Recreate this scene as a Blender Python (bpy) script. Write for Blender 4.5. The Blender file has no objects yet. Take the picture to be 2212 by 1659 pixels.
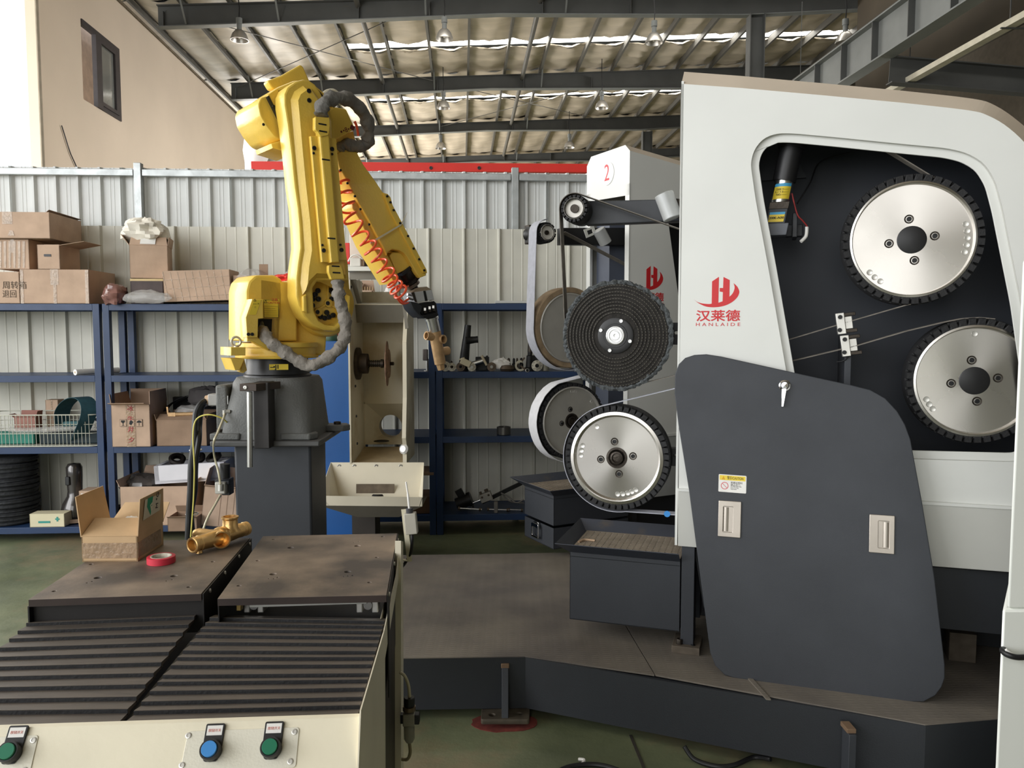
import bpy, math, random
from mathutils import Vector as V, Matrix
rnd = random.Random(7)
SC = bpy.context.scene
COL = SC.collection
R = math.radians
# ---------------------------------------------------------------- camera
F = 1700.0; T = R(4.0); CH = 1.65
cam_d = bpy.data.cameras.new('camera'); cam = bpy.data.objects.new('camera', cam_d); COL.objects.link(cam)
cam.location = (0, 0, CH); cam.rotation_euler = (R(90) - T, 0, 0)
cam_d.sensor_width = 36; cam_d.lens = 36 * F / 2212; cam_d.clip_end = 200
SC.camera = cam
# ---------------------------------------------------------------- light
w = bpy.data.worlds.new('overcast_sky'); SC.world = w; w.use_nodes = True
bg = w.node_tree.nodes['Background']; bg.inputs[0].default_value = (0.93, 0.97, 1.0, 1); bg.inputs[1].default_value = 1.1
def area(name, loc, rot, sx, sy, power, col=(1, 1, 1)):
    l = bpy.data.lights.new(name, 'AREA'); l.shape = 'RECTANGLE'; l.size = sx; l.size_y = sy; l.energy = power; l.color = col
    o = bpy.data.objects.new(name, l); COL.objects.link(o); o.location = loc; o.rotation_euler = rot
    return o
# daylight through the open front of the hall, behind the camera and to its left
area('daylight_front_opening', (-4.5, -8.5, 5.0), (R(84), 0, R(-22)), 9, 7, 420, (1.0, 0.985, 0.96))
area('daylight_left_opening', (-8.2, -1.0, 3.6), (R(84), 0, R(-66)), 7, 5, 650, (0.98, 0.99, 1.0))
area('daylight_side_opening', (-11.5, 9.5, 4.4), (R(104), 0, R(-90)), 11, 7, 1500, (1.0, 0.97, 0.92))
area('daylight_rear_opening', (-10.6, 35, 4.6), (R(100), 0, R(-87)), 10, 6, 3400, (1.0, 0.96, 0.9))
area('right_fill_light', tuple(V((13.0, 23.0, 5.2))), (R(90), 0, R(86)), 14, 6, 1150, (1.0, 0.98, 0.95)).data.spread = R(70)  # added fill that brightens the office wall; there is no opening here
vs = SC.view_settings
vs.view_transform = 'Standard'; vs.look = 'None'; vs.gamma = 1; vs.use_curve_mapping = False; vs.exposure = 0.0
SC.cycles.max_bounces = 8; SC.cycles.diffuse_bounces = 4; SC.cycles.caustics_reflective = False; SC.cycles.caustics_refractive = False
SC.cycles.sample_clamp_indirect = 6
# ---------------------------------------------------------------- places
cT, sT = math.cos(T), math.sin(T)
def ray(px, py):
    u = (px - 1106) / F; v = (829.5 - py) / F
    return V((u, cT + v * sT, -sT + v * cT))
CAM = V((0, 0, CH))
def at(px, py, Y): d = ray(px, py); return CAM + d * (Y / d.y)
def atz(px, py, z): d = ray(px, py); return CAM + d * ((z - CH) / d.z)
class Pl:
    """a real plane in the hall: origin, u along it, v up it, n its outward normal"""
    def __init__(s, o, u, v):
        s.o = V(o); s.u = V(u).normalized(); s.v = V(v).normalized(); s.n = s.u.cross(s.v).normalized()
    def off(s, h): return Pl(s.o + s.n * h, s.u, s.v)
    def hit(s, px, py, h=0.0):
        d = ray(px, py); o = s.o + s.n * h
        return CAM + d * ((o - CAM).dot(s.n) / d.dot(s.n))
    def uv(s, px, py, h=0.0):
        q = s.hit(px, py, h) - s.o; return (q.dot(s.u), q.dot(s.v))
    def w(s, a, b, h=0.0): return s.o + s.u * a + s.v * b + s.n * h
    def mat(s, a=0, b=0, h=0):
        m = Matrix((s.u, s.v, s.n)).transposed().to_4x4(); m.translation = s.w(a, b, h); return m
    def pts(s, pp, h=0.0): return [s.uv(x, y, h) for x, y in pp]
AL = R(3.6); E_ = V((math.cos(AL), math.sin(AL), 0)); N_ = V((-math.sin(AL), math.cos(AL), 0)); Z_ = V((0, 0, 1))
def hall(e, n, z): return E_ * e + N_ * n + Z_ * z
# ---------------------------------------------------------------- materials
MATS = {}
def srgb(c):
    return tuple(((x / 255) / 12.92 if x / 255 <= .04045 else ((x / 255 + .055) / 1.055) ** 2.4) for x in c)
def mat(name, col, rough=.5, metal=0, var=.08, scale=6, bump=0, bscale=60, spec=.5, col2=None, lo=.4, hi=.6, coat=0, detail=6, stretch=None, aniso=0, alpha=1, trans=0, emit=None, es=0):
    if name in MATS: return MATS[name]
    m = bpy.data.materials.new(name); m.use_nodes = True; MATS[name] = m
    nt = m.node_tree; N = nt.nodes; L = nt.links; b = N['Principled BSDF']
    c = srgb(col)
    b.inputs['Base Color'].default_value = (*c, 1); b.inputs['Roughness'].default_value = rough
    b.inputs['Metallic'].default_value = metal; b.inputs['Specular IOR Level'].default_value = spec
    b.inputs['Coat Weight'].default_value = coat
    if trans: b.inputs['Transmission Weight'].default_value = trans
    if alpha < 1: b.inputs['Alpha'].default_value = alpha
    if emit: b.inputs['Emission Color'].default_value = (*srgb(emit), 1); b.inputs['Emission Strength'].default_value = es
    tc = N.new('ShaderNodeTexCoord'); src = tc.outputs['Object']
    if stretch:
        mp = N.new('ShaderNodeMapping'); mp.inputs['Scale'].default_value = stretch; L.new(src, mp.inputs[0]); src = mp.outputs[0]
    if var or col2:
        nz = N.new('ShaderNodeTexNoise'); nz.inputs['Scale'].default_value = scale; nz.inputs['Detail'].default_value = detail; L.new(src, nz.inputs['Vector'])
        rp = N.new('ShaderNodeValToRGB'); rp.color_ramp.elements[0].position = lo - .1 * (not col2); rp.color_ramp.elements[1].position = hi + .1 * (not col2)
        c2 = srgb(col2) if col2 else tuple(x * (1 - 2 * var) for x in c)
        c1 = c if col2 else tuple(min(1, x * (1 + var)) for x in c)
        rp.color_ramp.elements[0].color = (*c2, 1); rp.color_ramp.elements[1].color = (*c1, 1)
        L.new(nz.outputs[0], rp.inputs[0]); L.new(rp.outputs[0], b.inputs['Base Color'])
        mr = N.new('ShaderNodeMapRange'); mr.inputs['To Min'].default_value = min(1, rough + .08); mr.inputs['To Max'].default_value = max(0.03, rough - .06)
        L.new(nz.outputs[0], mr.inputs[0]); L.new(mr.outputs[0], b.inputs['Roughness'])
    if bump:
        n2 = N.new('ShaderNodeTexNoise'); n2.inputs['Scale'].default_value = bscale; n2.inputs['Detail'].default_value = 5; L.new(src, n2.inputs['Vector'])
        bp = N.new('ShaderNodeBump'); bp.inputs['Strength'].default_value = bump; bp.inputs['Distance'].default_value = .01
        L.new(n2.outputs[0], bp.inputs['Height']); L.new(bp.outputs[0], b.inputs['Normal'])
    if aniso:
        b.inputs['Anisotropic'].default_value = aniso
        tg = N.new('ShaderNodeTangent'); tg.direction_type = 'RADIAL'; tg.axis = 'Z'; L.new(tg.outputs[0], b.inputs['Tangent'])
    return m
YEL = mat('robot_yellow_paint', (230, 194, 82), .38, 0, .05, 5, .12, 90, coat=.15)
WHITE = mat('white_enamel', (222, 223, 219), .4, 0, .025, 2, 0)
WHITE2 = mat('grey_white_enamel', (196, 196, 190), .42, 0, .03, 2, 0)
CREAM = mat('cream_enamel', (226, 218, 196), .45, 0, .05, 3, 0)
HOODM = mat('cream_hood_paint', (205, 198, 178), .5, 0, .06, 5, 0, col2=(176, 160, 130), lo=.25, hi=.5)
SLATE = mat('slate_powder_coat', (51, 54, 60), .55, 0, .06, 4, .08, 300)
SLATE2 = mat('dark_slate_paint', (39, 42, 47), .5, 0, .08, 4, .06, 200)
DARKIN = mat('dark_interior_paint', (42, 46, 54), .6, 0, .1, 2)
BLACK = mat('black_plastic', (22, 22, 24), .45, 0, .1, 10)
RUBBER = mat('black_rubber', (26, 26, 28), .7, 0, .15, 20, .2, 120)
CASTG = mat('grey_cast_iron_paint', (98, 99, 97), .6, 0, .08, 5, .3, 120)
STEEL = mat('bright_steel', (200, 200, 198), .28, 1, .05, 20)
ALU = mat('turned_aluminium', (206, 202, 196), .27, 1, .04, 3, aniso=.75)
ALUP = mat('plain_aluminium', (214, 212, 206), .4, .7, .05, 8)
GALV = mat('galvanised_steel', (176, 180, 180), .45, .6, .1, 9, .1, 60)
DSTEEL = mat('dark_oiled_steel', (70, 64, 58), .45, .8, .2, 14, .2, 80)
PLATE = mat('dark_steel_plate', (142, 126, 110), .5, .25, .12, 5, .05, 80, col2=(80, 73, 68), lo=.35, hi=.65)
SLAT = mat('black_steel_slat', (98, 90, 82), .5, .25, .15, 6, .04, 50, stretch=(1, 4, 4))
BLUE = mat('blue_rack_paint', (28, 53, 90), .45, 0, .08, 5, .05, 80)
BLUE2 = mat('bright_blue_paint', (30, 86, 152), .4, 0, .05, 3, .1, 200)
CARD = mat('brown_cardboard', (192, 164, 141), .8, 0, .07, 7, .1, 40)
CARD2 = mat('tan_cardboard', (204, 172, 132), .8, 0, .08, 6, .12, 30)
CARDD = mat('dull_cardboard', (152, 126, 104), .85, 0, .1, 7, .1, 40)
TAPE = mat('clear_packing_tape', (196, 168, 138), .12, 0, .1, 30, .5, 60, coat=.6, alpha=.55)
FILM = mat('clear_plastic_film', (225, 222, 218), .12, 0, 0, 10, .6, 30, alpha=.3)
PAPER = mat('white_paper', (232, 230, 226), .8, 0, .04, 10)
RED = mat('red_paint', (214, 52, 44), .5, 0, .03, 3)
REDL = mat('logo_red', (203, 38, 44), .5, 0, 0)
ORANGE = mat('orange_tubing', (255, 98, 54), .3, 0, 0, coat=.3)
BRASS = mat('cast_brass', (226, 186, 124), .36, .9, .1, 14, .15, 60)
BRASSD = mat('rough_brass', (200, 164, 120), .5, .5, .12, 14, .2, 60)
CLOTH = mat('grey_sleeve_cloth', (136, 130, 122), .9, 0, .1, 14, .9, 36)
CLOTHD = mat('dark_sleeve_cloth', (120, 117, 112), .85, 0, .1, 12, .9, 36)
SISAL = mat('black_stitched_cloth', (40, 37, 34), .9, 0, .2, 30, .5, 90)
FRAY = mat('frayed_grey_cloth', (86, 90, 92), 1, 0, .3, 60, .8, 120)
BELT = mat('grey_abrasive_belt', (120, 114, 106), .8, 0, .15, 30)
BELTL = mat('pale_abrasive_belt', (176, 178, 188), .8, 0, .06, 30)
BELTW = mat('white_belt', (222, 222, 226), .75, 0, .04, 30)
BELTG = mat('teal_abrasive_belt', (44, 82, 92), .8, 0, .1, 20)
BEAM = mat('grey_structural_paint', (80, 81, 80), .6, 0, .08, 1.5)
BEAML = mat('light_grey_structural_paint', (116, 119, 118), .55, 0, .08, 1.5)
STUCCO = mat('beige_wall_plaster', (208, 192, 174), .85, 0, .05, .35, .15, 8)
STICKY = mat('yellow_label', (232, 204, 62), .5, 0, 0)
INK = mat('black_ink', (26, 26, 26), .7, 0, 0)
GREENB = mat('green_button', (18, 110, 80), .35, 0, 0)
BLUEB = mat('blue_button', (60, 136, 205), .35, 0, 0)
GLASSM = mat('window_glass', (120, 122, 118), .08, 0, .1, 2, alpha=.75)
INSUL = mat('quilted_roof_foil', (196, 184, 166), .5, .0, .1, 1.2, .9, 2.2, stretch=(.6, 2.2, 1))
SKYL = mat('lit_skylight', (255, 255, 255), .5, 0, 0, emit=(255, 252, 244), es=9)
LAMPM = mat('lamp_reflector', (190, 186, 180), .35, .7, .05)
# ---------------------------------------------------------------- mesh kit
INV = {}
def tag(o, label=None, cat=None, group=None, kind=None):
    if label: o['label'] = label
    if cat: o['category'] = cat
    if group: o['group'] = group
    if kind: o['kind'] = kind
    return o
def thing(name, label=None, cat=None, loc=(0, 0, 0), rz=0, group=None, kind=None, m=None):
    o = bpy.data.objects.new(name, None); COL.objects.link(o); o.empty_display_size = .1
    M = m if m is not None else Matrix.Translation(V(loc)) @ Matrix.Rotation(rz, 4, 'Z')
    o.matrix_world = M; INV[o.name] = M.inverted()
    return tag(o, label, cat, group, kind)
def finish(me, name, mt, parent, local, bev, smooth, kind=None):
    me.validate(clean_customdata=False)
    if not me.materials: me.materials.append(mt)
    o = bpy.data.objects.new(name, me); COL.objects.link(o)
    if parent is not None:
        o.parent = parent
        if not local: me.transform(INV[parent.name])
        INV[o.name] = INV[parent.name]
    elif not local:
        n = len(me.vertices); xs = [v.co for v in me.vertices]
        c = V(((min(v.x for v in xs) + max(v.x for v in xs)) / 2, (min(v.y for v in xs) + max(v.y for v in xs)) / 2, min(v.z for v in xs)))
        me.transform(Matrix.Translation(-c)); o.location = c; INV[o.name] = Matrix.Translation(-c)
    if smooth:
        me.shade_smooth(); me.set_sharp_from_angle(angle=R(smooth))
    if bev:
        md = o.modifiers.new('bevel', 'BEVEL'); md.width = bev; md.segments = 2; md.limit_method = 'ANGLE'; md.angle_limit = R(40)
        md.harden_normals = False
    if kind: o['kind'] = kind
    return o
def basis(ax):
    ax = V(ax).normalized(); h = Z_ if abs(ax.z) < .9 else V((1, 0, 0))
    a = h.cross(ax).normalized(); return a, ax.cross(a).normalized(), ax
class B:
    def __init__(s): s.v = []; s.f = []
    def add(s, vs, fs):
        k = len(s.v); s.v += [V(p) for p in vs]; s.f += [tuple(i + k for i in f) for f in fs]; return s
    def hexa(s, p):  # 4 bottom, 4 top
        return s.add(p, [(3, 2, 1, 0), (4, 5, 6, 7), (0, 1, 5, 4), (1, 2, 6, 5), (2, 3, 7, 6), (3, 0, 4, 7)])
    def box(s, c, d, m=None):
        c = V(c); x, y, z = (q / 2 for q in d)
        p = [c + V(q) for q in ((-x, -y, -z), (x, -y, -z), (x, y, -z), (-x, y, -z), (-x, -y, z), (x, -y, z), (x, y, z), (-x, y, z))]
        if m is not None: p = [m @ q for q in p]
        return s.hexa(p)
    def bar(s, p0, p1, a, b, up=None):
        p0, p1 = V(p0), V(p1); ax = (p1 - p0).normalized(); up = V(up) if up else (Z_ if abs(ax.z) < .9 else V((0, 1, 0)))
        x = ax.cross(up).normalized() * a / 2; y = x.cross(ax).normalized() * b / 2
        return s.hexa([p0 - x - y, p0 + x - y, p1 + x - y, p1 - x - y, p0 - x + y, p0 + x + y, p1 + x + y, p1 - x + y])
    def prism(s, pts, vec):
        n = len(pts); pts = [V(p) for p in pts]; vec = V(vec)
        return s.add(pts + [p + vec for p in pts], [tuple(range(n))[::-1], tuple(range(n, 2 * n))] + [(i, (i + 1) % n, n + (i + 1) % n, n + i) for i in range(n)])
    def cyl(s, p0, p1, r0, r1=None, n=24, cap=True):
        r1 = r0 if r1 is None else r1; p0, p1 = V(p0), V(p1); a, b, _ = basis(p1 - p0)
        vs = [];
        for p, r in ((p0, r0), (p1, r1)):
            vs += [p + (a * math.cos(2 * math.pi * i / n) + b * math.sin(2 * math.pi * i / n)) * r for i in range(n)]
        fs = [(i, (i + 1) % n, n + (i + 1) % n, n + i) for i in range(n)]
        if cap: fs += [tuple(range(n))[::-1], tuple(range(n, 2 * n))]
        return s.add(vs, fs)
    def lathe(s, prof, p0=(0, 0, 0), ax=(0, 0, 1), n=32, a0=0, a1=None):
        a, b, ax = basis(ax); p0 = V(p0); m = len(prof); full = a1 is None; a1 = 2 * math.pi if full else a1
        vs = []; k = n if full else n + 1
        for i in range(k):
            t = a0 + (a1 - a0) * i / n; d = a * math.cos(t) + b * math.sin(t)
            vs += [p0 + d * r + ax * h for r, h in prof]
        fs = []
        for i in range(n):
            j = (i + 1) % k
            for q in range(m - 1): fs.append((i * m + q, j * m + q, j * m + q + 1, i * m + q + 1))
        return s.add(vs, fs)
    def tube(s, path, r, n=10, cap=True, rf=None):
        path = [V(p) for p in path]; m = len(path); vs = []; prev = None
        for i, p in enumerate(path):
            t = (path[min(i + 1, m - 1)] - path[max(i - 1, 0)]).normalized()
            if prev is None: a, b, _ = basis(t)
            else:
                a = prev - t * prev.dot(t); a.normalize(); b = t.cross(a)
            prev = a
            for j in range(n):
                th = 2 * math.pi * j / n; rr = (r[i] if isinstance(r, (list, tuple)) else r) * (rf(i, j) if rf else 1)
                vs.append(p + (a * math.cos(th) + b * math.sin(th)) * rr)
        fs = [(i * n + j, i * n + (j + 1) % n, (i + 1) * n + (j + 1) % n, (i + 1) * n + j) for i in range(m - 1) for j in range(n)]
        if cap: fs += [tuple(range(n))[::-1], tuple(range((m - 1) * n, m * n))]
        return s.add(vs, fs)
    def quad(s, a, b, c, d): return s.add([a, b, c, d], [(0, 1, 2, 3)])
    def build(s, name, mt, parent=None, bev=0, smooth=35, local=False, kind=None):
        me = bpy.data.meshes.new(name); me.from_pydata([tuple(v) for v in s.v], [], s.f); me.update()
        if bev:
            import bmesh as bmx
            bb = bmx.new(); bb.from_mesh(me); bmx.ops.recalc_face_normals(bb, faces=bb.faces); bb.to_mesh(me); bb.free()
        return finish(me, name, mt, parent, local, bev, smooth, kind)
def spline(pts, k=8, closed=False):
    pts = [V(p) for p in pts]; n = len(pts); out = []
    rng = range(n) if closed else range(n - 1)
    for i in rng:
        g = (lambda q: pts[q % n]) if closed else (lambda q: pts[max(0, min(n - 1, q))])
        p0, p1, p2, p3 = g(i - 1), g(i), g(i + 1), g(i + 2)
        for j in range(k):
            t = j / k; out.append(.5 * ((2 * p1) + (p2 - p0) * t + (2 * p0 - 5 * p1 + 4 * p2 - p3) * t * t + (3 * p1 - p0 - 3 * p2 + p3) * t ** 3))
    if not closed: out.append(pts[-1])
    return out
def sp2(pts, k=6): return [(p.x, p.y) for p in spline([(x, y, 0) for x, y in pts], k, True)]
def rnd_poly(pts, r, k=5):
    out = []; n = len(pts)
    for i in range(n):
        p = V(pts[i]).to_2d(); a = V(pts[i - 1]).to_2d(); b = V(pts[(i + 1) % n]).to_2d(); rr = r[i] if isinstance(r, (list, tuple)) else r
        if rr <= 0: out.append(tuple(p)); continue
        da = (a - p); db = (b - p); q = min(rr, da.length * .48, db.length * .48); s0 = p + da.normalized() * q; s1 = p + db.normalized() * q
        for j in range(k + 1):
            t = j / k; out.append(tuple((1 - t) ** 2 * s0 + 2 * t * (1 - t) * p + t * t * s1))
    return out
def circ(cx, cy, r, n=24, r2=None): return [(cx + r * math.cos(2 * math.pi * i / n), cy + (r2 or r) * math.sin(2 * math.pi * i / n)) for i in range(n)]
def curve_mesh(c, name):
    o = bpy.data.objects.new('tmp', c); COL.objects.link(o); bpy.context.view_layer.update()
    dg = bpy.context.evaluated_depsgraph_get(); me = bpy.data.meshes.new_from_object(o.evaluated_get(dg)); me.name = name
    bpy.data.objects.remove(o); bpy.data.curves.remove(c); return me
def plate(name, outer, pl, h0, h1, mt, parent=None, holes=(), bev=0, smooth=35, M=None):
    """flat plate with holes, outline in the plane's own metres, from height h0 to h1 along its normal"""
    c = bpy.data.curves.new(name, 'CURVE'); c.dimensions = '2D'; c.fill_mode = 'BOTH'
    for q in [outer] + list(holes):
        sp = c.splines.new('POLY'); sp.points.add(len(q) - 1); sp.use_cyclic_u = True
        for i, (x, y) in enumerate(q): sp.points[i].co = (x, y, 0, 1)
    th = (h1 - h0) / 2; c.extrude = max(th - bev, 1e-5); c.bevel_depth = bev; c.bevel_resolution = 1; c.offset = -bev
    me = curve_mesh(c, name); me.materials.clear()
    me.transform((pl.mat() if pl else M) @ Matrix.Translation((0, 0, (h0 + h1) / 2)))
    return finish(me, name, mt, parent, pl is None, 0, smooth)
def text(name, body, size, pl, a, b, h, mt, parent, align='LEFT', rot=0, sx=1, ext=.0004, bold=0, space=1, M=None, maxw=None):
    c = bpy.data.curves.new(name, 'FONT'); c.body = body; c.size = size; c.align_x = align; c.align_y = 'CENTER'; c.extrude = ext; c.offset = bold; c.space_character = space; c.resolution_u = 3
    me = curve_mesh(c, name); me.materials.clear()
    if maxw:
        xs = [v.co.x for v in me.vertices]; wd = max(xs) - min(xs); sx = maxw / wd
    me.transform((pl.mat(a, b, h) if pl else M) @ Matrix.Rotation(rot, 4, 'Z') @ Matrix.Diagonal((sx, 1, 1, 1)))
    return finish(me, name, mt, parent, pl is None, 0, 0)
def ribbon(name, path, pl, h0, h1, th, mt, parent=None, closed=False):
    n = len(path); b = B(); inn = []
    for i in range(n):
        p = V(path[i]).to_2d(); a = V(path[i - 1 if (i or closed) else 0]).to_2d(); c = V(path[(i + 1) % n if (i < n - 1 or closed) else i]).to_2d()
        t = (c - a).normalized(); nn = V((-t.y, t.x)); inn.append(p + nn * th)
    vs = []
    for i in range(n):
        p = path[i]; q = inn[i]; vs += [pl.w(p[0], p[1], h0), pl.w(p[0], p[1], h1), pl.w(q.x, q.y, h1), pl.w(q.x, q.y, h0)]
    fs = []
    for i in range(n if closed else n - 1):
        j = (i + 1) % n
        for k in range(4): fs.append((i * 4 + k, j * 4 + k, j * 4 + (k + 1) % 4, i * 4 + (k + 1) % 4))
    if not closed: fs += [(0, 1, 2, 3), (n * 4 - 1, n * 4 - 2, n * 4 - 3, n * 4 - 4)]
    return b.add(vs, fs).build(name, mt, parent)
def dup(root, M=None, label=None, group=None, parent=None):
    r = root.copy(); COL.objects.link(r)
    if M is not None: r.matrix_world = M
    INV[r.name] = r.matrix_world.inverted()
    if parent is not None: r.parent = parent
    if label: r['label'] = label
    if group: r['group'] = group
    for ch in list(root.children):
        c = ch.copy(); COL.objects.link(c); c.parent = r
        for g in ch.children: d = g.copy(); COL.objects.link(d); d.parent = c
    return r
BOLT = {}
def bolt(parent, p, ax, r, h=None, mt=None, name='bolt', n=12):
    """a socket-head bolt, sharing one mesh per size"""
    mt = mt or BLACK; h = h or r * .8; key = (round(r, 4), round(h, 4), mt.name, name, n)
    if key not in BOLT:
        b = B().lathe([(0, 0), (r, 0), (r, h * .85), (r * .9, h), (r * .55, h), (r * .5, h * .5), (0, h * .5)], n=n)
        me = bpy.data.meshes.new(name); me.from_pydata([tuple(v) for v in b.v], [], b.f); me.materials.append(mt); me.shade_smooth(); me.set_sharp_from_angle(angle=R(35)); BOLT[key] = me
    o = bpy.data.objects.new(name, BOLT[key]); COL.objects.link(o); o.parent = parent
    a, b2, ax = basis(ax); M = Matrix((a, b2, ax)).transposed().to_4x4(); M.translation = V(p)
    o.matrix_local = INV[parent.name] @ M
    return o
def wave(r, amp, seed):
    q = random.Random(seed); tab = [[1 + amp * (q.random() - .5) * 2 for _ in range(64)] for _ in range(400)]
    return lambda i, j: tab[i % 400][j % 64]
# ================================================================ the hall
def noise_floor():
    m = bpy.data.materials.new('worn_green_floor_paint'); m.use_nodes = True; nt = m.node_tree; N = nt.nodes; L = nt.links; b = N['Principled BSDF']
    tc = N.new('ShaderNodeTexCoord')
    def nz(s, d=6, rough=.6): n = N.new('ShaderNodeTexNoise'); n.inputs['Scale'].default_value = s; n.inputs['Detail'].default_value = d; n.inputs['Roughness'].default_value = rough; L.new(tc.outputs['Object'], n.inputs['Vector']); return n
    def rp(n, a, ca, bb, cb): r = N.new('ShaderNodeValToRGB'); r.color_ramp.elements[0].position = a; r.color_ramp.elements[0].color = ca; r.color_ramp.elements[1].position = bb; r.color_ramp.elements[1].color = cb; L.new(n.outputs[0], r.inputs[0]); return r
    g = rp(nz(1.4), .35, (*srgb((80, 88, 66)), 1), .7, (*srgb((124, 130, 100)), 1))
    d = rp(nz(.9, 8, .7), .5, (0, 0, 0, 1), .68, (1, 1, 1, 1))
    mx = N.new('ShaderNodeMixRGB'); L.new(d.outputs[0], mx.inputs[0]); L.new(g.outputs[0], mx.inputs[1]); mx.inputs[2].default_value = (*srgb((134, 118, 92)), 1)
    L.new(mx.outputs[0], b.inputs['Base Color'])
    r = rp(nz(3), .3, (.35, .35, .35, 1), .7, (.65, .65, .65, 1)); L.new(r.outputs[0], b.inputs['Roughness'])
    bp = N.new('ShaderNodeBump'); bp.inputs['Strength'].default_value = .15; bp.inputs['Distance'].default_value = .01; L.new(nz(25).outputs[0], bp.inputs['Height']); L.new(bp.outputs[0], b.inputs['Normal'])
    return m
FLOORM = noise_floor()
b = B(); b.add([hall(-26, -12, 0), hall(16, -12, 0), hall(16, 48, 0), hall(-26, 48, 0), hall(-26, -12, -.2), hall(16, -12, -.2), hall(16, 48, -.2), hall(-26, 48, -.2)], [(0, 1, 2, 3), (7, 6, 5, 4), (0, 4, 5, 1), (1, 5, 6, 2), (2, 6, 7, 3), (3, 7, 4, 0)])
flo = b.build('floor', FLOORM, smooth=0); tag(flo, kind='structure')
# a saw-cut joint in the floor
p0, p1 = atz(1362, 1588, .001), atz(1408, 1700, .001)
B().bar(p0, p1, .012, .003).build('floor_joint', mat('joint_filler', (52, 48, 40), .9), flo, smooth=0)
# ---- back partition: corrugated sheets
def sheet_profile(x0, x1, period, ribw, rh, minor):
    """(x, depth) polyline of a trapezoidal metal sheet"""
    pr = []; x = math.floor(x0 / period) * period
    while x < x1:
        for dx, h in ((0, 0), (.012, rh), (ribw - .012, rh), (ribw, 0)): pr.append((x + dx, h))
        fl = period - ribw
        for q in minor:
            c = x + ribw + fl * q
            for dx, h in ((-.008, 0), (-.003, .0025), (.003, .0025), (.008, 0)): pr.append((c + dx, h))
        x += period
    pr = [p for p in pr if x0 <= p[0] <= x1]
    return [(x0, 0)] + pr + [(x1, 0)]
def corrugated(parent, e0, e1, n, z0, z1, mt, width, period, ribw, rh, minor, name='sheet_panel'):
    e = e0; i = 0
    while e < e1 - .01:
        e2 = min(e + width, e1); pr = sheet_profile(e, e2, period, ribw, rh, minor); b = B(); k = len(pr); dn = .003 * (i % 2)
        vs = [hall(x, n - h - dn, z0) for x, h in pr] + [hall(x, n - h - dn, z1) for x, h in pr] + [hall(x, n - h - dn + .002, z0) for x, h in pr] + [hall(x, n - h - dn + .002, z1) for x, h in pr]
        fs = [(j, j + 1, k + j + 1, k + j) for j in range(k - 1)] + [(3 * k + j, 3 * k + j + 1, 2 * k + j + 1, 2 * k + j) for j in range(k - 1)] + [(k + j, k + j + 1, 3 * k + j + 1, 3 * k + j) for j in range(k - 1)]
        b.add(vs, fs).build(name, mt, parent, smooth=0); e = e2; i += 1
WALLN = 6.78
SHT_U = mat('blue_grey_sheet', (212, 214, 212), .5, .0, .05, 2.5)
SHT_L = mat('cream_grey_sheet', (208, 206, 194), .5, .0, .06, 3)
wb = thing('wall_back', kind='structure', loc=hall(0, WALLN, 0))
corrugated(wb, -4.6, 4.4, WALLN + .09, 2.35, 2.99, SHT_U, .89, .178, .042, .03, (.4, .62))
corrugated(wb, -4.6, 4.4, WALLN, .02, 2.5, SHT_L, .9, .3, .034, .026, (.36, .68))
tr = thing('trim_1', kind='structure', loc=hall(0, WALLN, 2.9))
zr = at(200, 371, 6.5).z
b = B()
for a, c in ((-4.6, -2.71), (-2.64, .42), (.49, 4.4)):
    B().bar(hall(a, WALLN + .03, 2.94), hall(c, WALLN + .03, 2.94), .04, .055).build('top_rail', GALV, tr, bev=.004)
for e in (-2.675, .455):
    B().box((0, 0, 0), (.06, .06, 3.02), Matrix.Translation(hall(e, WALLN + .035, 1.51)) @ Matrix.Rotation(AL, 4, 'Z')).build('post', GALV, tr, bev=.004)
# ---- office block at the left with an open sliding window
OE = -7.7
W0, W1, ZT = 15.25, 29.0, 9.05
opl = Pl(hall(OE, 0, 0), N_, Z_)   # u = depth, normal = +E
wl = plate('wall_left', [(W0, 0), (W1, 0), (W1, ZT), (W0, ZT)], opl, -.2, 0, STUCCO, holes=[[(16.95, 6.33), (16.95, 7.93), (18.7, 7.93), (18.7, 6.33)]])
tag(wl, kind='structure')
b = B().hexa([hall(OE - .01, W0 - .03, 0), hall(OE + .012, W0 - .03, 0), hall(OE + .012, W0 + .06, 0), hall(OE - .01, W0 + .06, 0), hall(OE - .01, W0 - .03, 9.3), hall(OE + .012, W0 - .03, 9.3), hall(OE + .012, W0 + .06, 9.3), hall(OE - .01, W0 + .06, 9.3)])
b.build('corner_bead', mat('grey_corner_bead', (150, 140, 124), .8), wl, smooth=0)
b = B().prism([hall(OE + .015, W0, 8.99), hall(OE + .015, W1, 8.99), hall(OE + .015, W1, 9.05), hall(OE + .015, W0, 9.05)], E_ * .03)
b.build('wall_coping', mat('rusty_coping', (112, 100, 84), .8, 0, .2, 4), wl, smooth=0)
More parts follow.
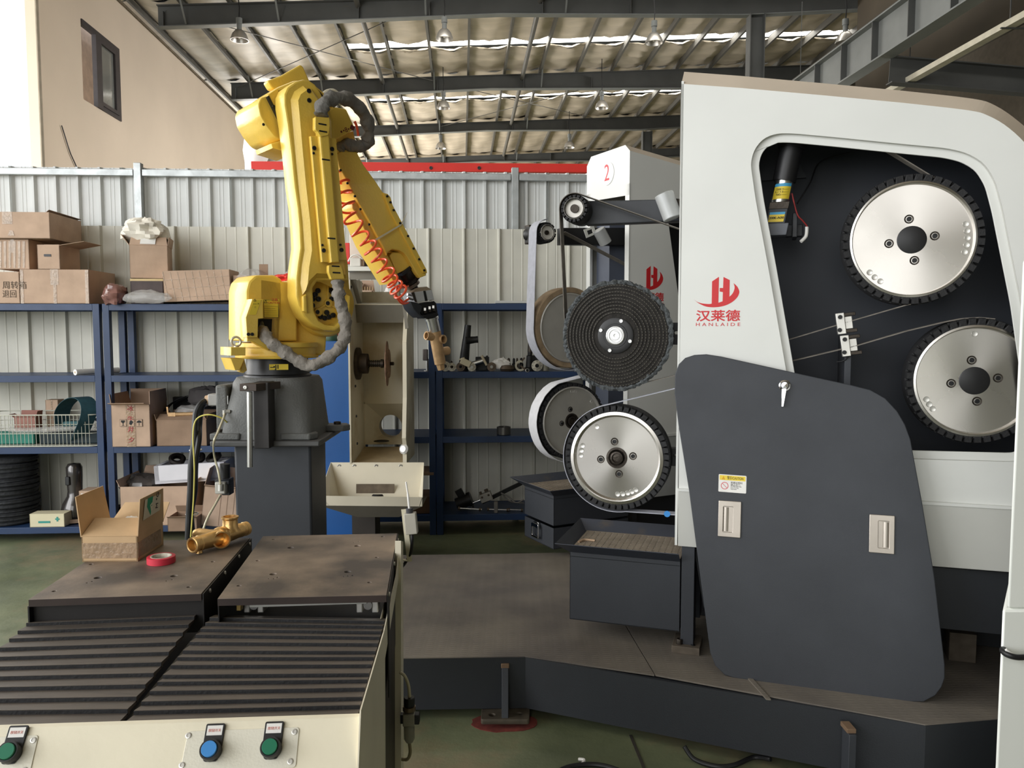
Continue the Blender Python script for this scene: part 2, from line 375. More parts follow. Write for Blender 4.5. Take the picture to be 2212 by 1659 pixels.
# inner side of the room behind the window and the loose wire
B().box((0, 0, 0), (.05, 5, 7), Matrix.Translation(hall(OE - 2.2, 22.2, 8.5)) @ Matrix.Rotation(AL, 4, 'Z')).build('room_back', mat('room_plaster', (240, 222, 212), .9), wl, smooth=0)
wi = thing('window_1', kind='structure', loc=hall(OE, 17.8, 6.33))
WF = mat('dark_window_frame', (56, 50, 52), .5, 0, .1, 4)
def wbar(n0, n1, z0, z1, nm='window_frame', mt=None, t=.09, o=-.06):
    B().hexa([hall(OE + o, n0, z0), hall(OE + o + t, n0, z0), hall(OE + o + t, n1, z0), hall(OE + o, n1, z0), hall(OE + o, n0, z1), hall(OE + o + t, n0, z1), hall(OE + o + t, n1, z1), hall(OE + o, n1, z1)]).build(nm, mt or WF, wi, smooth=0)
wbar(16.95, 18.7, 7.82, 7.93); wbar(18.56, 18.7, 6.33, 7.82); wbar(17.6, 18.56, 6.33, 6.42, o=-.06)
wbar(17.5, 17.75, 6.33, 7.82, 'sash', o=-.04); wbar(18.42, 18.56, 6.42, 7.82, 'sash', o=-.04); wbar(17.75, 18.42, 7.72, 7.82, 'sash', o=-.04); wbar(17.75, 18.42, 6.42, 6.5, 'sash', o=-.04)
wbar(17.75, 18.42, 6.5, 7.72, 'pane', GLASSM, .01, -.01)
wp = [hall(OE + .03, *q) for q in ((15.95, 5.55), (16.05, 5.4), (16.25, 5.1), (16.5, 4.85), (16.58, 4.6), (16.58, 4.2))]
tag(B().tube(spline(wp, 5), .012, 6).build('loose_wire', BLACK), 'thin loose black wire hanging from the beige office wall', 'wire')
# ---- far end wall
we = thing('wall_far', kind='structure', loc=hall(0, 44, 0))
corrugated(we, -10, 15, 44, 0, 11.2, mat('far_wall_sheet', (186, 172, 146), .6), 5, .5, .12, .06, ())
wr = thing('wall_right', kind='structure', loc=hall(14, 20, 0))
B().hexa([hall(15.2, -12, 0), hall(15.4, -12, 0), hall(15.4, 44, 0), hall(15.2, 44, 0), hall(15.2, -12, 12), hall(15.4, -12, 12), hall(15.4, 44, 12), hall(15.2, 44, 12)]).build('wall_sheet', mat('brown_side_wall', (74, 66, 54), .8), wr, smooth=0)
# ---- unseen wall added behind the camera to block sky light, open on its left
wf = thing('wall_light_block', kind='structure', loc=hall(6, -10, 0))
B().hexa([hall(-1.5, -10.2, 0), hall(15.2, -10.2, 0), hall(15.2, -10, 0), hall(-1.5, -10, 0), hall(-1.5, -10.2, 10.5), hall(15.2, -10.2, 10.8), hall(15.2, -10, 10.8), hall(-1.5, -10, 10.5)]).build('wall_sheet', mat('light_block_sheet', (170, 166, 152), .7), wf, smooth=0)  # sheet of the added light-blocking wall
# ---- roof
SLP = .05
def rz(e): return 10.32 + SLP * e
ce = thing('ceiling', kind='structure', loc=hall(0, 20, 10.3))
PUR = [-9.3, -8.2, -7.0, -5.82, -4.64, -3.43, -2.2, -.96, .23, 1.45, 2.66, 3.9, 5.1, 6.2, 7.35, 8.5, 9.7, 10.9, 12.1, 13.3, 14.6]
BN = [-3, 3.2, 9.2, 15.0, 20.9, 27.2, 33.2, 39.5, 44]
PURM = mat('purlin_paint', (86, 84, 79), .6, 0, .05, 2)
for e in PUR:   # C-section purlins
    z = rz(e); b = B()
    prf = [(-.035, -.2), (.035, -.2), (.035, -.18), (-.025, -.18), (-.025, -.02), (.035, -.02), (.035, 0), (-.035, 0)]
    b.prism([hall(e + x, -11, z + y) for x, y in prf], N_ * 55); b.build('purlin', PURM, ce, smooth=0)
SKY = [(-5.5, 15.2, 12.2, 12.9), (-3.4, 15.2, 18.4, 19.1), (-3.4, 15.2, 24.35, 24.95), (-3.4, 15.2, 30.0, 30.5)]
bl = {}
def blanket(wd, dp, seed):
    key = (round(wd, 1), round(dp, 1), seed)
    if key in bl: return bl[key]
    q = random.Random(seed); nx, ny = 8, 10; vs = []; 
    for j in range(ny + 1):
        ph = q.random() * 6; am = .01 + .03 * q.random()
        for i in range(nx + 1):
            t = i / nx; vs.append(((t - .5) * key[0], (j / ny - .5) * key[1], -.09 * math.sin(math.pi * t) * (.5 + .5 * q.random()) + am * math.sin(ph + t * 7) - .01))
    me = bpy.data.meshes.new('insulation_blanket'); me.from_pydata(vs, [], [(j * (nx + 1) + i, (j + 1) * (nx + 1) + i, (j + 1) * (nx + 1) + i + 1, j * (nx + 1) + i + 1) for j in range(ny) for i in range(nx)])
    me.materials.append(INSUL); me.shade_smooth(); bl[key] = me; return me
for k in range(len(PUR) - 1):
    e0, e1 = PUR[k], PUR[k + 1]; ec = (e0 + e1) / 2
    cuts = sorted([-11, 44] + BN[:-1] + [x for s_ in SKY if ec > s_[0] for x in s_[2:]] + [s_[3] + .12 for s_ in SKY if ec > s_[0]])
    for a, c in zip(cuts, cuts[1:]):
        if any(ec > s_[0] and abs(a - s_[2]) < .01 for s_ in SKY): continue
        narrow = c - a < .2
        m_ = blanket(e1 - e0, c - a, k % 3)
        o = bpy.data.objects.new('insulation_blanket', m_); COL.objects.link(o); o.parent = ce
        o.matrix_local = INV[ce.name] @ Matrix.Translation(hall(ec, (a + c) / 2, rz(ec) + .01)) @ Matrix.Rotation(AL, 4, 'Z') @ Matrix.Rotation(-math.atan(SLP), 4, 'Y') @ Matrix.Diagonal(((e1 - e0) / round(e1 - e0, 1) * 1.01, (c - a) / max(round(c - a, 1), .1), 1, 1))
B().prism([hall(-9.4, -11.5, rz(-9.4) + .25), hall(15.6, -11.5, rz(15.6) + .25), hall(15.6, -11.5, rz(15.6) + .3), hall(-9.4, -11.5, rz(-9.4) + .3)], N_ * 56).build('roof_sheet', GALV, ce, smooth=0)
for s_ in SKY:
    for k in range(len(PUR) - 1):
        ec = (PUR[k] + PUR[k + 1]) / 2
        if ec > s_[0]:
            B().quad(*[hall(e, n, rz(e) + .04) for e, n in ((PUR[k] + .02, s_[2]), (PUR[k] + .02, s_[3]), (PUR[k + 1] - .02, s_[3]), (PUR[k + 1] - .02, s_[2]))]).build('skylight', SKYL, ce, smooth=0)
# bracing rods under the roof
for a, c in (((-7.4, 20.9), (-.9, 27.2)), ((-.9, 20.9), (-7.4, 27.2)), ((-.9, 27.2), (6, 33.2)), ((6, 27.2), (-.9, 33.2)), ((-3, 20.9), (7.3, 21.6))):
    B().bar(hall(a[0], a[1], rz(a[0]) - .32), hall(c[0], c[1], rz(c[0]) - .32), .02, .02).build('brace_rod', PURM, ce, smooth=0)
for e in (-2.62, 2.05): # round strut pipes along the hall
    B().cyl(hall(e, 14, rz(e) - .32), hall(e, 39, rz(e) - .32), .07, n=10).build('strut_pipe', PURM, ce)
# ---- rafters
def ibeam(b, p0, p1, hgt, wd, tf, tw, up=Z_):
    p0, p1 = V(p0), V(p1); u = V(up) * (hgt / 2 - tf / 2)
    b.bar(p0 - u, p1 - u, wd, tf); b.bar(p0 + u, p1 + u, wd, tf); b.bar(p0, p1, tw, hgt - tf * 2)
for i, n in enumerate(BN[3:8]):
    def zb(e, d=i):
        k_ = [(-7.6, 9.21), (-4.64, 9.38), (1.0, 9.73), (7.4, 9.86), (11.2, 10.13), (15.2, 10.4)]
        for (a, za_), (c, zc_) in zip(k_, k_[1:]):
            if e <= c: return za_ + (zc_ - za_) * (e - a) / (c - a) + (0, 0, 0, .1, .15)[d]
        return k_[-1][1]
    rb = thing('rafter_beam', kind='structure', loc=hall(0, n, 9.7))
    ks = [-7.6, -4.64, 1.0, 7.4, 11.2, 15.2]
    for ea, ec in zip(ks, ks[1:]):
        B().prism([hall(ea, n, zb(ea)), hall(ec, n, zb(ec)), hall(ec, n, rz(ec) - .21), hall(ea, n, rz(ea) - .21)], N_ * .014).build('beam_web', BEAM, rb, smooth=0)
        B().bar(hall(ea, n, zb(ea)), hall(ec, n, zb(ec)), .22, .022).build('bottom_flange', BEAML, rb, smooth=0)
        B().bar(hall(ea, n, rz(ea) - .21), hall(ec, n, rz(ec) - .21), .22, .022).build('top_flange', BEAM, rb, smooth=0)
    for e in (-7.45, -2.6, -.8, 2.1, 4.4):
        B().box((0, 0, 0), (.02, .2, .37), Matrix.Translation(hall(e, n, zb(e) + .19)) @ Matrix.Rotation(AL, 4, 'Z')).build('stiffener', BEAM, rb, smooth=0)
    for e, f in ((-6.9, 1), (-4.6, -1), (-.9, 1), (2.7, -1)):   # fly braces to the purlins
        B().bar(hall(e, n - .06, zb(e) + .04), hall(e + .25 * 0, n - .55, rz(e) - .12), .045, .01).build('fly_brace', BEAML, rb, smooth=0)
    if n < 20: continue
    CE = 7.75; col = thing('steel_column', kind='structure', loc=hall(CE, n, 0))
    b = B()
    for d in (-.19, .19): b.box((0, 0, 0), (.022, .32, 9.9), Matrix.Translation(hall(CE + d, n, 4.95)) @ Matrix.Rotation(AL, 4, 'Z'))
    b.box((0, 0, 0), (.36, .014, 9.9), Matrix.Translation(hall(CE, n, 4.95)) @ Matrix.Rotation(AL, 4, 'Z'))
    b.build('column_shaft', BEAM, col, smooth=0)
    B().box((0, 0, 0), (.6, .34, .03), Matrix.Translation(hall(7.5, n, 7.0)) @ Matrix.Rotation(AL, 4, 'Z')).build('column_bracket', BEAM, col, smooth=0)
# ---- crane runway beside the columns
cr = thing('crane_runway', kind='structure', loc=hall(8.1, 20, 7.2))
b = B(); ibeam(b, hall(8.1, 8, 7.22), hall(8.1, 40, 7.22), .8, .3, .03, .02); b.build('runway_girder', BEAML, cr, smooth=0)
for k in range(22):
    n = 9 + k * 1.25
    B().box((0, 0, 0), (.28, .02, .74), Matrix.Translation(hall(8.1, n, 7.22)) @ Matrix.Rotation(AL, 4, 'Z')).build('stiffener', BEAM, cr, smooth=0)
B().bar(hall(8.1, 8, 7.68), hall(8.1, 40, 7.68), .06, .1).build('crane_rail', DSTEEL, cr, smooth=0)
B().bar(hall(8.6, 9, 6.42), hall(8.6, 36, 6.42), .16, .1).build('cable_tray', mat('pale_cable_tray', (196, 190, 172), .6), cr, smooth=0)
for n in (12.2, 15, 20): B().bar(hall(8.6, n, 6.47), hall(8.6, n, 9.9), .015, .015).build('tray_hanger', BEAM, cr, smooth=0); B().bar(hall(8.45, n, 6.36), hall(9.0, n, 6.36), .03, .02).build('tray_bracket', BEAM, cr, smooth=0)
# brown sheet valance above the runway and the next bay's cross beams
va = thing('valance_wall', kind='structure', loc=hall(9.6, 15, 8))
corrugated_e = B().prism([hall(10.4, 9, 7.3), hall(10.4, 9, 10.9), hall(10.45, 9, 10.9), hall(10.45, 9, 7.3)], N_ * 11.7)
corrugated_e.build('valance_sheet', mat('brown_valance', (66, 57, 44), .8, 0, .15, .6), va, smooth=0)
for n in (15.0, 20.9, 27.2):
    b = B(); ibeam(b, hall(8.2, n, 6.6), hall(15, n, 6.2), .5, .22, .022, .014); bb_ = b.build('cross_beam', BEAM, smooth=0); tag(bb_, kind='structure')
# red crane girder beyond the partition and the things near it
rg = thing('red_girder', 'long red steel girder running behind the sheet partition', 'girder', loc=hall(-2, 14.5, 4.4))
p0, p1 = at(545, 358, 13.6), at(1330, 366, 14.4)
b = B(); b.bar(p0 + V((0, 0, -.02)), p1, .2, .15); b.build('girder_web', RED, rg, bev=.005)
for px in (640, 1300): q_ = at(px, 372, 13.75); B().box((q_.x, q_.y + .1, (q_.z - .1) / 2), (.2, .2, q_.z - .1)).build('girder_post', RED, rg)
for px in (931, 1035): bolt(rg, at(px, 363, 13.86 + (px - 900) * .001) - V((0, 0, 0)), (0, -1, 0), .03, .02, BLACK, 'bolt_hole')
hp = thing('bright_opening_shape', 'white shape standing in for the bright opening by the red girder, below the robot head', 'bundle', loc=at(520, 330, 15))  # white body added to stand for the bright opening beyond the girder
B().lathe([(0, .42), (.16, .38), (.24, .25), (.24, .05), (.18, -.15), (.1, -.2), (0, -.22)], at(553, 336, 14.6) , (0.15, 0, 1), 18).build('opening_shape', mat('opening_white', (250, 250, 250), .6, 0, 0, emit=(255, 255, 255), es=0), hp)
hs = B().box(at(609, 330, 15), (.42, .4, .55)); hs.box(at(609, 350, 15), (.3, .2, .12))
tag(hs.build('grey_cabinet', WHITE2, bev=.01), 'small pale grey cabinet end seen below the robot head', 'cabinet')
# ---- bell lamps
def bell_lamp(M):
    t = thing('pendant_lamp', m=M)
    B().lathe([(.05, .02), (.1, 0), (.17, -.08), (.215, -.2), (.225, -.24), (.21, -.24), (.16, -.09), (.05, -.01)], n=24).build('shade', LAMPM, t, local=True)
    B().cyl((0, 0, .0), (0, 0, .16), .06, n=14).cyl((0, 0, .16), (0, 0, .3), .075, n=14).build('ballast', BEAML, t, local=True)
    B().lathe([(0, -.2), (.03, -.19), (.045, -.14), (.03, -.05), (0, -.03)], n=12).build('bulb', mat('milky_bulb', (245, 242, 235), .3), t, local=True)
    B().tube([(0, 0, .3), (.015, 0, .55), (-.01, 0, .8), (0, 0, 2.1)], .014, 6).build('cord', BLACK, t, local=True)
    return t
LP = [((517, 70), 20.2, 'bell pendant lamp nearest the beige office wall'), ((960, 68), 20.2, 'bell pendant lamp under the first beam, above the picture centre'), ((1413, 76), 20.2, 'bell pendant lamp under the first beam, left of the grey column'),
      ((958, 222), 26.5, 'bell pendant lamp under the second beam, near the robot hose'), ((1300, 222), 26.5, 'bell pendant lamp under the second beam, above the numbered machine'),
      ((952, 312), 32.6, 'small far bell pendant lamp right of the robot hose'), ((1230, 310), 32.6, 'small far bell pendant lamp left of the numbered machine'),
      ((1826, 74), 19.0, 'bell pendant lamp partly behind the crane runway'), ((2186, 236), 24, 'bell pendant lamp in the far right bay')]
l0 = None
for (q, Y, lb) in LP:
    M = Matrix.Translation(at(q[0], q[1] - 4, Y)) @ Matrix.Scale(1.0, 4)
    if l0 is None: l0 = bell_lamp(M); o = l0
    else: o = dup(l0, M)
    tag(o, lb, 'lamp', 'pendant lamps under the roof')
# ================================================================ platform
def plane_mat_tread():
    m = mat('worn_tread_plate', (138, 130, 118), .55, .15, .12, 2.2, 0, col2=(98, 92, 88), lo=.35, hi=.7)
    nt = m.node_tree; N = nt.nodes; L = nt.links; b = N['Principled BSDF']; tc = N.new('ShaderNodeTexCoord')
    hs = []
    for ang, off in ((45, 0), (-45, .5)):
        mp = N.new('ShaderNodeMapping'); mp.inputs['Rotation'].default_value = (0, 0, R(ang)); mp.inputs['Scale'].default_value = (14, 34, 14); mp.inputs['Location'].default_value = (off, off, 0)
        L.new(tc.outputs['Object'], mp.inputs[0]); vo = N.new('ShaderNodeTexVoronoi'); vo.inputs['Scale'].default_value = 1; vo.inputs['Randomness'].default_value = 0; L.new(mp.outputs[0], vo.inputs['Vector'])
        r = N.new('ShaderNodeMapRange'); r.inputs['From Min'].default_value = .12; r.inputs['From Max'].default_value = .34; r.inputs['To Min'].default_value = 1; r.inputs['To Max'].default_value = 0; L.new(vo.outputs['Distance'], r.inputs[0]); hs.append(r)
    mx = N.new('ShaderNodeMath'); mx.operation = 'MAXIMUM'; L.new(hs[0].outputs[0], mx.inputs[0]); L.new(hs[1].outputs[0], mx.inputs[1])
    bp = N.new('ShaderNodeBump'); bp.inputs['Strength'].default_value = .5; bp.inputs['Distance'].default_value = .002; L.new(mx.outputs[0], bp.inputs['Height']); L.new(bp.outputs[0], b.inputs['Normal'])
    return m
TREAD = plane_mat_tread()
ZP = .27
pf = thing('machine_platform', 'low dark steel platform with tread plate top carrying the grinding machines', 'platform', loc=(.3, 4, 0))
A = [V((-1.9, 3.17)), V((.057, 3.236)), V((1.446, 2.66)), V((2.35, 2.80)), V((2.9, 3.9)), V((2.0, 5.6)), V((1.2, 5.9)), V((.35, 4.79)), V((-.05, 4.76)), V((-1.9, 4.68))]
b = B().prism([(p.x, p.y, ZP - .006) for p in A], (0, 0, .006)); 
ring = [(p.x, p.y) for p in A]
for i in range(len(A)):
    p, q = A[i], A[(i + 1) % len(A)]; t = (q - p).normalized(); nn = V((-t.y, t.x)) * .012
    z0 = .045
    B().hexa([(p.x, p.y, z0), (q.x, q.y, z0), (q.x + nn.x, q.y + nn.y, z0), (p.x + nn.x, p.y + nn.y, z0), (p.x, p.y, ZP - .004), (q.x, q.y, ZP - .004), (q.x + nn.x, q.y + nn.y, ZP - .004), (p.x + nn.x, p.y + nn.y, ZP - .004)]).build('side_plate', SLATE2, pf, smooth=0)
cut = atz(1415, 1458, ZP); cut2 = atz(1352, 1352, ZP)
def dvd(pa, pb, a, c): # split platform top into plates along two seams
    pass
top1 = [A[0], A[1], V((cut.x, cut.y)), V((cut2.x, cut2.y)), V((.35, 4.79)), A[8], A[9]]
top2 = [V((cut.x, cut.y)), A[2], A[3], A[4], A[5], A[6], A[7], V((cut2.x, cut2.y))]
for tp in (top1, top2):
    c_ = sum((V(p) for p in tp), V((0, 0))) / len(tp)
    B().prism([(p.x + (c_ - p).normalized().x * .003, p.y + (c_ - p).normalized().y * .003, ZP - .006) for p in tp], (0, 0, .006)).build('tread_plate', TREAD, pf, smooth=0)
B().prism([(p.x * .99, p.y * 1.002 + .01, ZP - .02) for p in A], (0, 0, .008)).build('underframe', SLATE2, pf, smooth=0)
q = atz(1740, 1540, ZP); q2 = atz(1640, 1480, ZP)
B().hexa([atz(1612, 1464, ZP), atz(1655, 1512, ZP), atz(1665, 1513, ZP), atz(1622, 1464, ZP)] + [p + V((0, 0, .006)) for p in (atz(1612, 1464, ZP), atz(1655, 1512, ZP), atz(1665, 1513, ZP), atz(1622, 1464, ZP))]).build('weld_seam', TREAD, pf)
REDP = mat('red_primer_patch', (120, 52, 44), .9, 0, .2, 30)
def anchor(px_base, px_top, lab, flip=1):
    ft = atz(*px_base, .0)
    t = thing('anchor_bracket', lab, 'bracket', loc=(ft.x, ft.y, 0))
    x, y = ft.x, ft.y; y1 = 3.22 if x < .5 else None
    pl_ = Pl((x - .0, y, .02), (1, 0.0, 0), (0, 1, 0))
    plate('base_plate', rnd_poly([(-.1, -.005), (.1, -.005), (.105, .1), (-.1, .1)], .012), pl_, 0, .022, mat('worn_olive_plate', (84, 76, 64), .6, .2, .2, 20), t, holes=[circ(-.055, .035, .013, 14), circ(.06, .045, .011, 14)], bev=.003)
    B().hexa([(x - .014, y + .005, .04), (x + .014, y + .005, .04), (x + .014, y + .1, .04), (x - .014, y + .1, .04), (x - .014, y + .075, .225), (x + .014, y + .075, .225), (x + .014, y + .1, .225), (x - .014, y + .1, .225)]).build('rib', SLATE, t, bev=.002)
    B().box((x, y + .09, .232), (.035, .03, .02)).build('rib_cap', mat('rusty_cap', (122, 98, 76), .8), t, bev=.003)
    q = random.Random(3); oo = [((.13 + q.random() * .02) * math.cos(a / 24 * 6.283), .05 + (.075 + q.random() * .012) * math.sin(a / 24 * 6.283)) for a in range(24)]
    plate('paint_patch', oo, pl_, -.0195, -.017, REDP, t)
    return t
anchor((1091, 1574), None, 'steel anchor bracket on a holed foot plate with red paint round it')
f2 = V((1.22, 2.66, 0))
t = thing('anchor_bracket', 'steel anchor bracket at the bottom right edge of the picture', 'bracket', loc=f2)
p = at(1840, 1585, 2.68)
B().box((p.x, p.y + .02, p.z / 2), (.026, .06, p.z)).build('rib', SLATE, t, bev=.002)
B().box((p.x, p.y + .03, p.z + .008), (.032, .06, .016)).build('rib_cap', MATS['rusty_cap'], t, bev=.002)
B().box((p.x, p.y - .02, .01), (.18, .12, .02)).build('base_plate', MATS['worn_olive_plate'], t, bev=.003)
# cables on the floor
def cable(name, pts, r, mt, lab, cat='cable', k=8, group=None, n=10):
    return tag(B().tube(spline(pts, k), r, n).build(name, mt), lab, cat, group)
cable('power_cable', [atz(1478, 1612, .05), atz(1500, 1640, .012), atz(1545, 1655, .012), atz(1585, 1653, .012), atz(1628, 1636, .012), atz(1665, 1640, .03)], .009, BLACK, 'black power cable looping on the floor below the right platform edge')
cable('floor_hose', [atz(1190, 1675, .012), atz(1230, 1656, .012), atz(1290, 1652, .012), atz(1345, 1668, .012), atz(1380, 1700, .012)], .009, BLACK, 'black cable on the green floor at the bottom edge of the picture')
tag(B().tube(spline([atz(1250, 1640, .008), atz(1262, 1642, .012), atz(1256, 1650, .008), atz(1246, 1655, .006)], 5), .006, 6).build('metal_shaving', PAPER), 'tiny pale curled shaving on the floor near the bottom edge', 'scrap')

# ================================================================ grinding wheel kit (built at the origin, axis +Z towards the viewer)
def contact_wheel(name, label, M, rad, wid, hub=.21, holes=(), teeth=48, rot=0, dark=0, rim=.1, tire=.13, hubmt=None, mt=None, group=None):
    """serrated rubber wheel on a turned aluminium disc"""
    mt = mt or ALU
    t = thing(name, label, 'wheel', m=M, group=group)
    # tyre with notches across the near edge
    ri = rad * (1 - tire); b = B(); n = teeth * 6; vs = []; 
    rings = []
    for i in range(n):
        a = 2 * math.pi * (i + rot) / n; notch = (i % 6) == 0
        sk = .0
        ro = rad
        d = (math.cos(a), math.sin(a)); zt = 0 if not notch else -.018
        r1 = rad if not notch else rad - .011
        prof = [(ri, -wid), (rad, -wid), (rad, -.02), (r1, -.016 if not notch else -.018), (r1 - .004, zt if not notch else -.02), (rad - .022, -.001 if not notch else -.004), (ri, -.002)]
        vs += [(d[0] * r, d[1] * r, z) for r, z in prof]
    m_ = 7; fs = [(i * m_ + q, ((i + 1) % n) * m_ + q, ((i + 1) % n) * m_ + (q + 1) % m_, i * m_ + (q + 1) % m_) for i in range(n) for q in range(m_)]
    b.add(vs, fs).build('tyre', RUBBER, t, local=True, smooth=0)
    rr = ri
    B().lathe([(rr + .001, -wid + .004), (rr + .001, .001), (rr * (1 - rim * .55), .004), (rr * (1 - rim * .75), .002), (rr * (1 - rim), -.0155), (rr * .8, -.016), (rr * .45, -.016), (rad * hub, -.016), (rad * hub, -wid + .02), (rr * .9, -wid + .01)], n=96).build('disc', mt, t, local=True, smooth=30)
    hb = hubmt or BLACK
    B().lathe([(rad * hub, -.03), (rad * hub, -.013), (rad * hub * .92, -.011), (0, -.0105)] if hubmt is None else
              [(rad * hub, -.03), (rad * hub, -.013), (rad * hub * .8, -.012), (rad * hub * .62, -.02), (rad * hub * .6, -.008), (rad * hub * .45, -.006), (rad * hub * .4, -.014), (rad * hub * .2, -.012), (0, -.013)], n=36).build('hub', hb, t, local=True)
    for k in range(4):
        a = 2 * math.pi * k / 4 + .15 + rot * .1; r = rad * (hub + .11)
        B().lathe([(.018, 0), (.0165, .002), (.012, .0005), (0, .0003)], p0=(r * math.cos(a), r * math.sin(a), -.0165), n=16).build('counterbore', DSTEEL, t, local=True)
        bolt(t, M @ V((r * math.cos(a), r * math.sin(a), -.016)), M.to_3x3() @ V((0, 0, 1)), .0095, .006)
    for a in holes:
        a = R(a); r = rr * (1 - rim) - .02
        B().lathe([(.0115, 0), (.0105, .0018), (.007, .0006), (0, .0002)], p0=(r * math.cos(a), r * math.sin(a), -.0155), n=16).build('balance_hole', ALUP, t, local=True)
    return t

# ================================================================ machine with open window (nearest, right)
A1 = R(18); M1 = Pl((.70, 3.30, 0), (math.cos(A1), -math.sin(A1), 0), (0, 0, 1))
m1 = thing('belt_grinding_machine', 'tall white belt grinding machine with an open window showing two big wheels', 'machine', m=M1.mat())
P1 = lambda pts, h=0: M1.pts(pts, h)
outer0 = [(1472, 181), (1600, 190), (1780, 206), (1950, 222), (2090, 238)] + [(2135, 250), (2180, 277), (2225, 322), (2262, 385), (2285, 470), (2300, 600), (2312, 1103)] + [(2190, 1097), (1985, 1085), (1800, 1075), (1466, 1057)]
win = [(1712, 880), (1698, 800), (1660, 580), (1632, 430), (1621, 352), (1630, 321), (1650, 298), (1678, 288), (1712, 288), (1800, 296), (1950, 311), (2045, 320), (2089, 330), (2126, 352), (2150, 390), (2166, 450), (2184, 540), (2206, 650), (2235, 850), (2240, 960), (2225, 990), (2192, 998), (1976, 992), (1760, 982), (1735, 970)]
s2 = lambda l, k=4: [(p.x, p.y) for p in spline([(x, y, 0) for x, y in l], k)]
outer = outer0[:3] + s2(outer0[3:12]) + outer0[12:]
op, wp_ = P1(outer), rnd_poly(P1(win), .03, 3)
plate('side_panel', op, M1, -.002, 0, WHITE, m1, holes=[wp_])
# window lip, recessed
cx = sum(p[0] for p in wp_) / len(wp_); cy = sum(p[1] for p in wp_) / len(wp_)
def inset(poly, d):
    n = len(poly); out = []; ar = sum(poly[i - 1][0] * poly[i][1] - poly[i][0] * poly[i - 1][1] for i in range(n)); sg = 1 if ar > 0 else -1
    for i in range(n):
        a, p, c = V(poly[i - 1]), V(poly[i]), V(poly[(i + 1) % n]); t1 = (p - a).normalized(); t2 = (c - p).normalized(); nn = (V((-t1.y, t1.x)) + V((-t2.y, t2.x))).normalized() * sg
        out.append(tuple(p + nn * d))
    return out
wi_ = inset(wp_, .031)
plate('window_lip', inset(wp_, -.02), M1, -.028, -.02, WHITE, m1, holes=[wi_], bev=.002)
b = B(); n = len(wp_)
for i in range(n):
    p, q = wp_[i], wp_[(i + 1) % n]; b.quad(M1.w(*p, 0), M1.w(*q, 0), M1.w(*q, -.022), M1.w(*p, -.022))
b.build('lip_edge', WHITE2, m1, smooth=30)
# chamfer on the top and curved end, then the box behind
CHD = .075
topi = list(range(len(outer) - 4))
up = [M1.w(*op[i], 0) for i in topi]
off_px = [(1478, 155), (1600, 164), (1780, 180), (1950, 196), (2100, 213), (2150, 228), (2200, 262), (2250, 310), (2292, 380), (2318, 470), (2335, 600), (2345, 1103)]
off_px = off_px[:3] + s2(off_px[3:]); NT = len(topi) - 1; assert len(off_px) == len(topi), (len(off_px), len(topi))
P1b = M1.off(-CHD); back = [P1b.w(*P1b.uv(*q)) for q in off_px]
b = B()
for i in range(NT): b.quad(up[i], up[i + 1], back[i + 1], back[i])
b.build('top_chamfer', mat('dusty_white_enamel', (212, 198, 180), .6, 0, .04, 3), m1, smooth=60)
D1 = -.52
far = [p + M1.n * (D1 + CHD) for p in back]
b = B()
for i in range(NT): b.quad(back[i], back[i + 1], far[i + 1], far[i])
bl_ = M1.w(*op[-1], 0); b.quad(M1.w(*op[0], 0), back[0], back[0] - V((0, 0, 1.9)), bl_); 
lb = P1b.w(P1b.uv(1466, 1057)[0], P1b.uv(1466, 1057)[1]); fb = lb + M1.n * (D1 + CHD)
b.build('top_cover', WHITE, m1, smooth=40)
a0 = op[0][0]; zt = back[0].z; xe = back[0]
zb_ = M1.w(*P1([(1466, 1178)])[0]).z
# narrow front face, white, with a dark slot for the arms
eL = lambda h, z: V((M1.w(a0, 0, h).x, M1.w(a0, 0, h).y, z))
for (h0, h1, z0, z1) in ((0, -.13, zb_, zt - .06), (-.39, D1, zb_, zt), (-.13, -.39, 2.25, zt)):
    B().hexa([eL(h0, z0), eL(h1, z0), eL(h1, z0) + M1.u * .01, eL(h0, z0) + M1.u * .01, eL(h0, z1), eL(h1, z1), eL(h1, z1) + M1.u * .01, eL(h0, z1) + M1.u * .01]).build('front_face', WHITE, m1, smooth=0)
# interior: back wall, floor, ceiling
bw = [M1.w(*p, -.42) for p in inset([P1b.uv(*q) for q in off_px] + [P1b.uv(2312, 1240), P1b.uv(1478, 1170)], .012)]
B().prism(bw, M1.n * -.01).build('inner_wall', DARKIN, m1, smooth=0)
b = B(); bi = [M1.w(*p, -.03) for p in inset(wp_, -.06)]; 
b.quad(M1.w(a0 + .03, .92, -.05), M1.w(a0 + 1.6, .78, -.05), M1.w(a0 + 1.6, .78, -.42), M1.w(a0 + .03, .92, -.42))
b.build('inner_floor', DARKIN, m1, smooth=0)
B().prism([M1.w(*P1b.uv(1640, 360), -.41), M1.w(*P1b.uv(1750, 352), -.41), M1.w(*P1b.uv(1700, 250), -.41), M1.w(*P1b.uv(1620, 250), -.41)], M1.n * .01).build('inner_bracket', SLATE, m1, smooth=0)
# skirt below the step
sk = P1([(1465, 1059), (1800, 1077), (1985, 1087), (2190, 1099), (2312, 1106), (2312, 1243), (2185, 1235), (1800, 1205), (1465, 1178)])
plate('lower_skirt', sk, M1, -.04, .012, WHITE2, m1, bev=.003)
skl = P1([(1465, 1054), (1800, 1071), (1985, 1081), (2190, 1093), (2312, 1100), (2312, 1106), (2190, 1099), (1800, 1077), (1465, 1059)])
plate('step_ledge', skl, M1, -.03, .018, WHITE, m1)
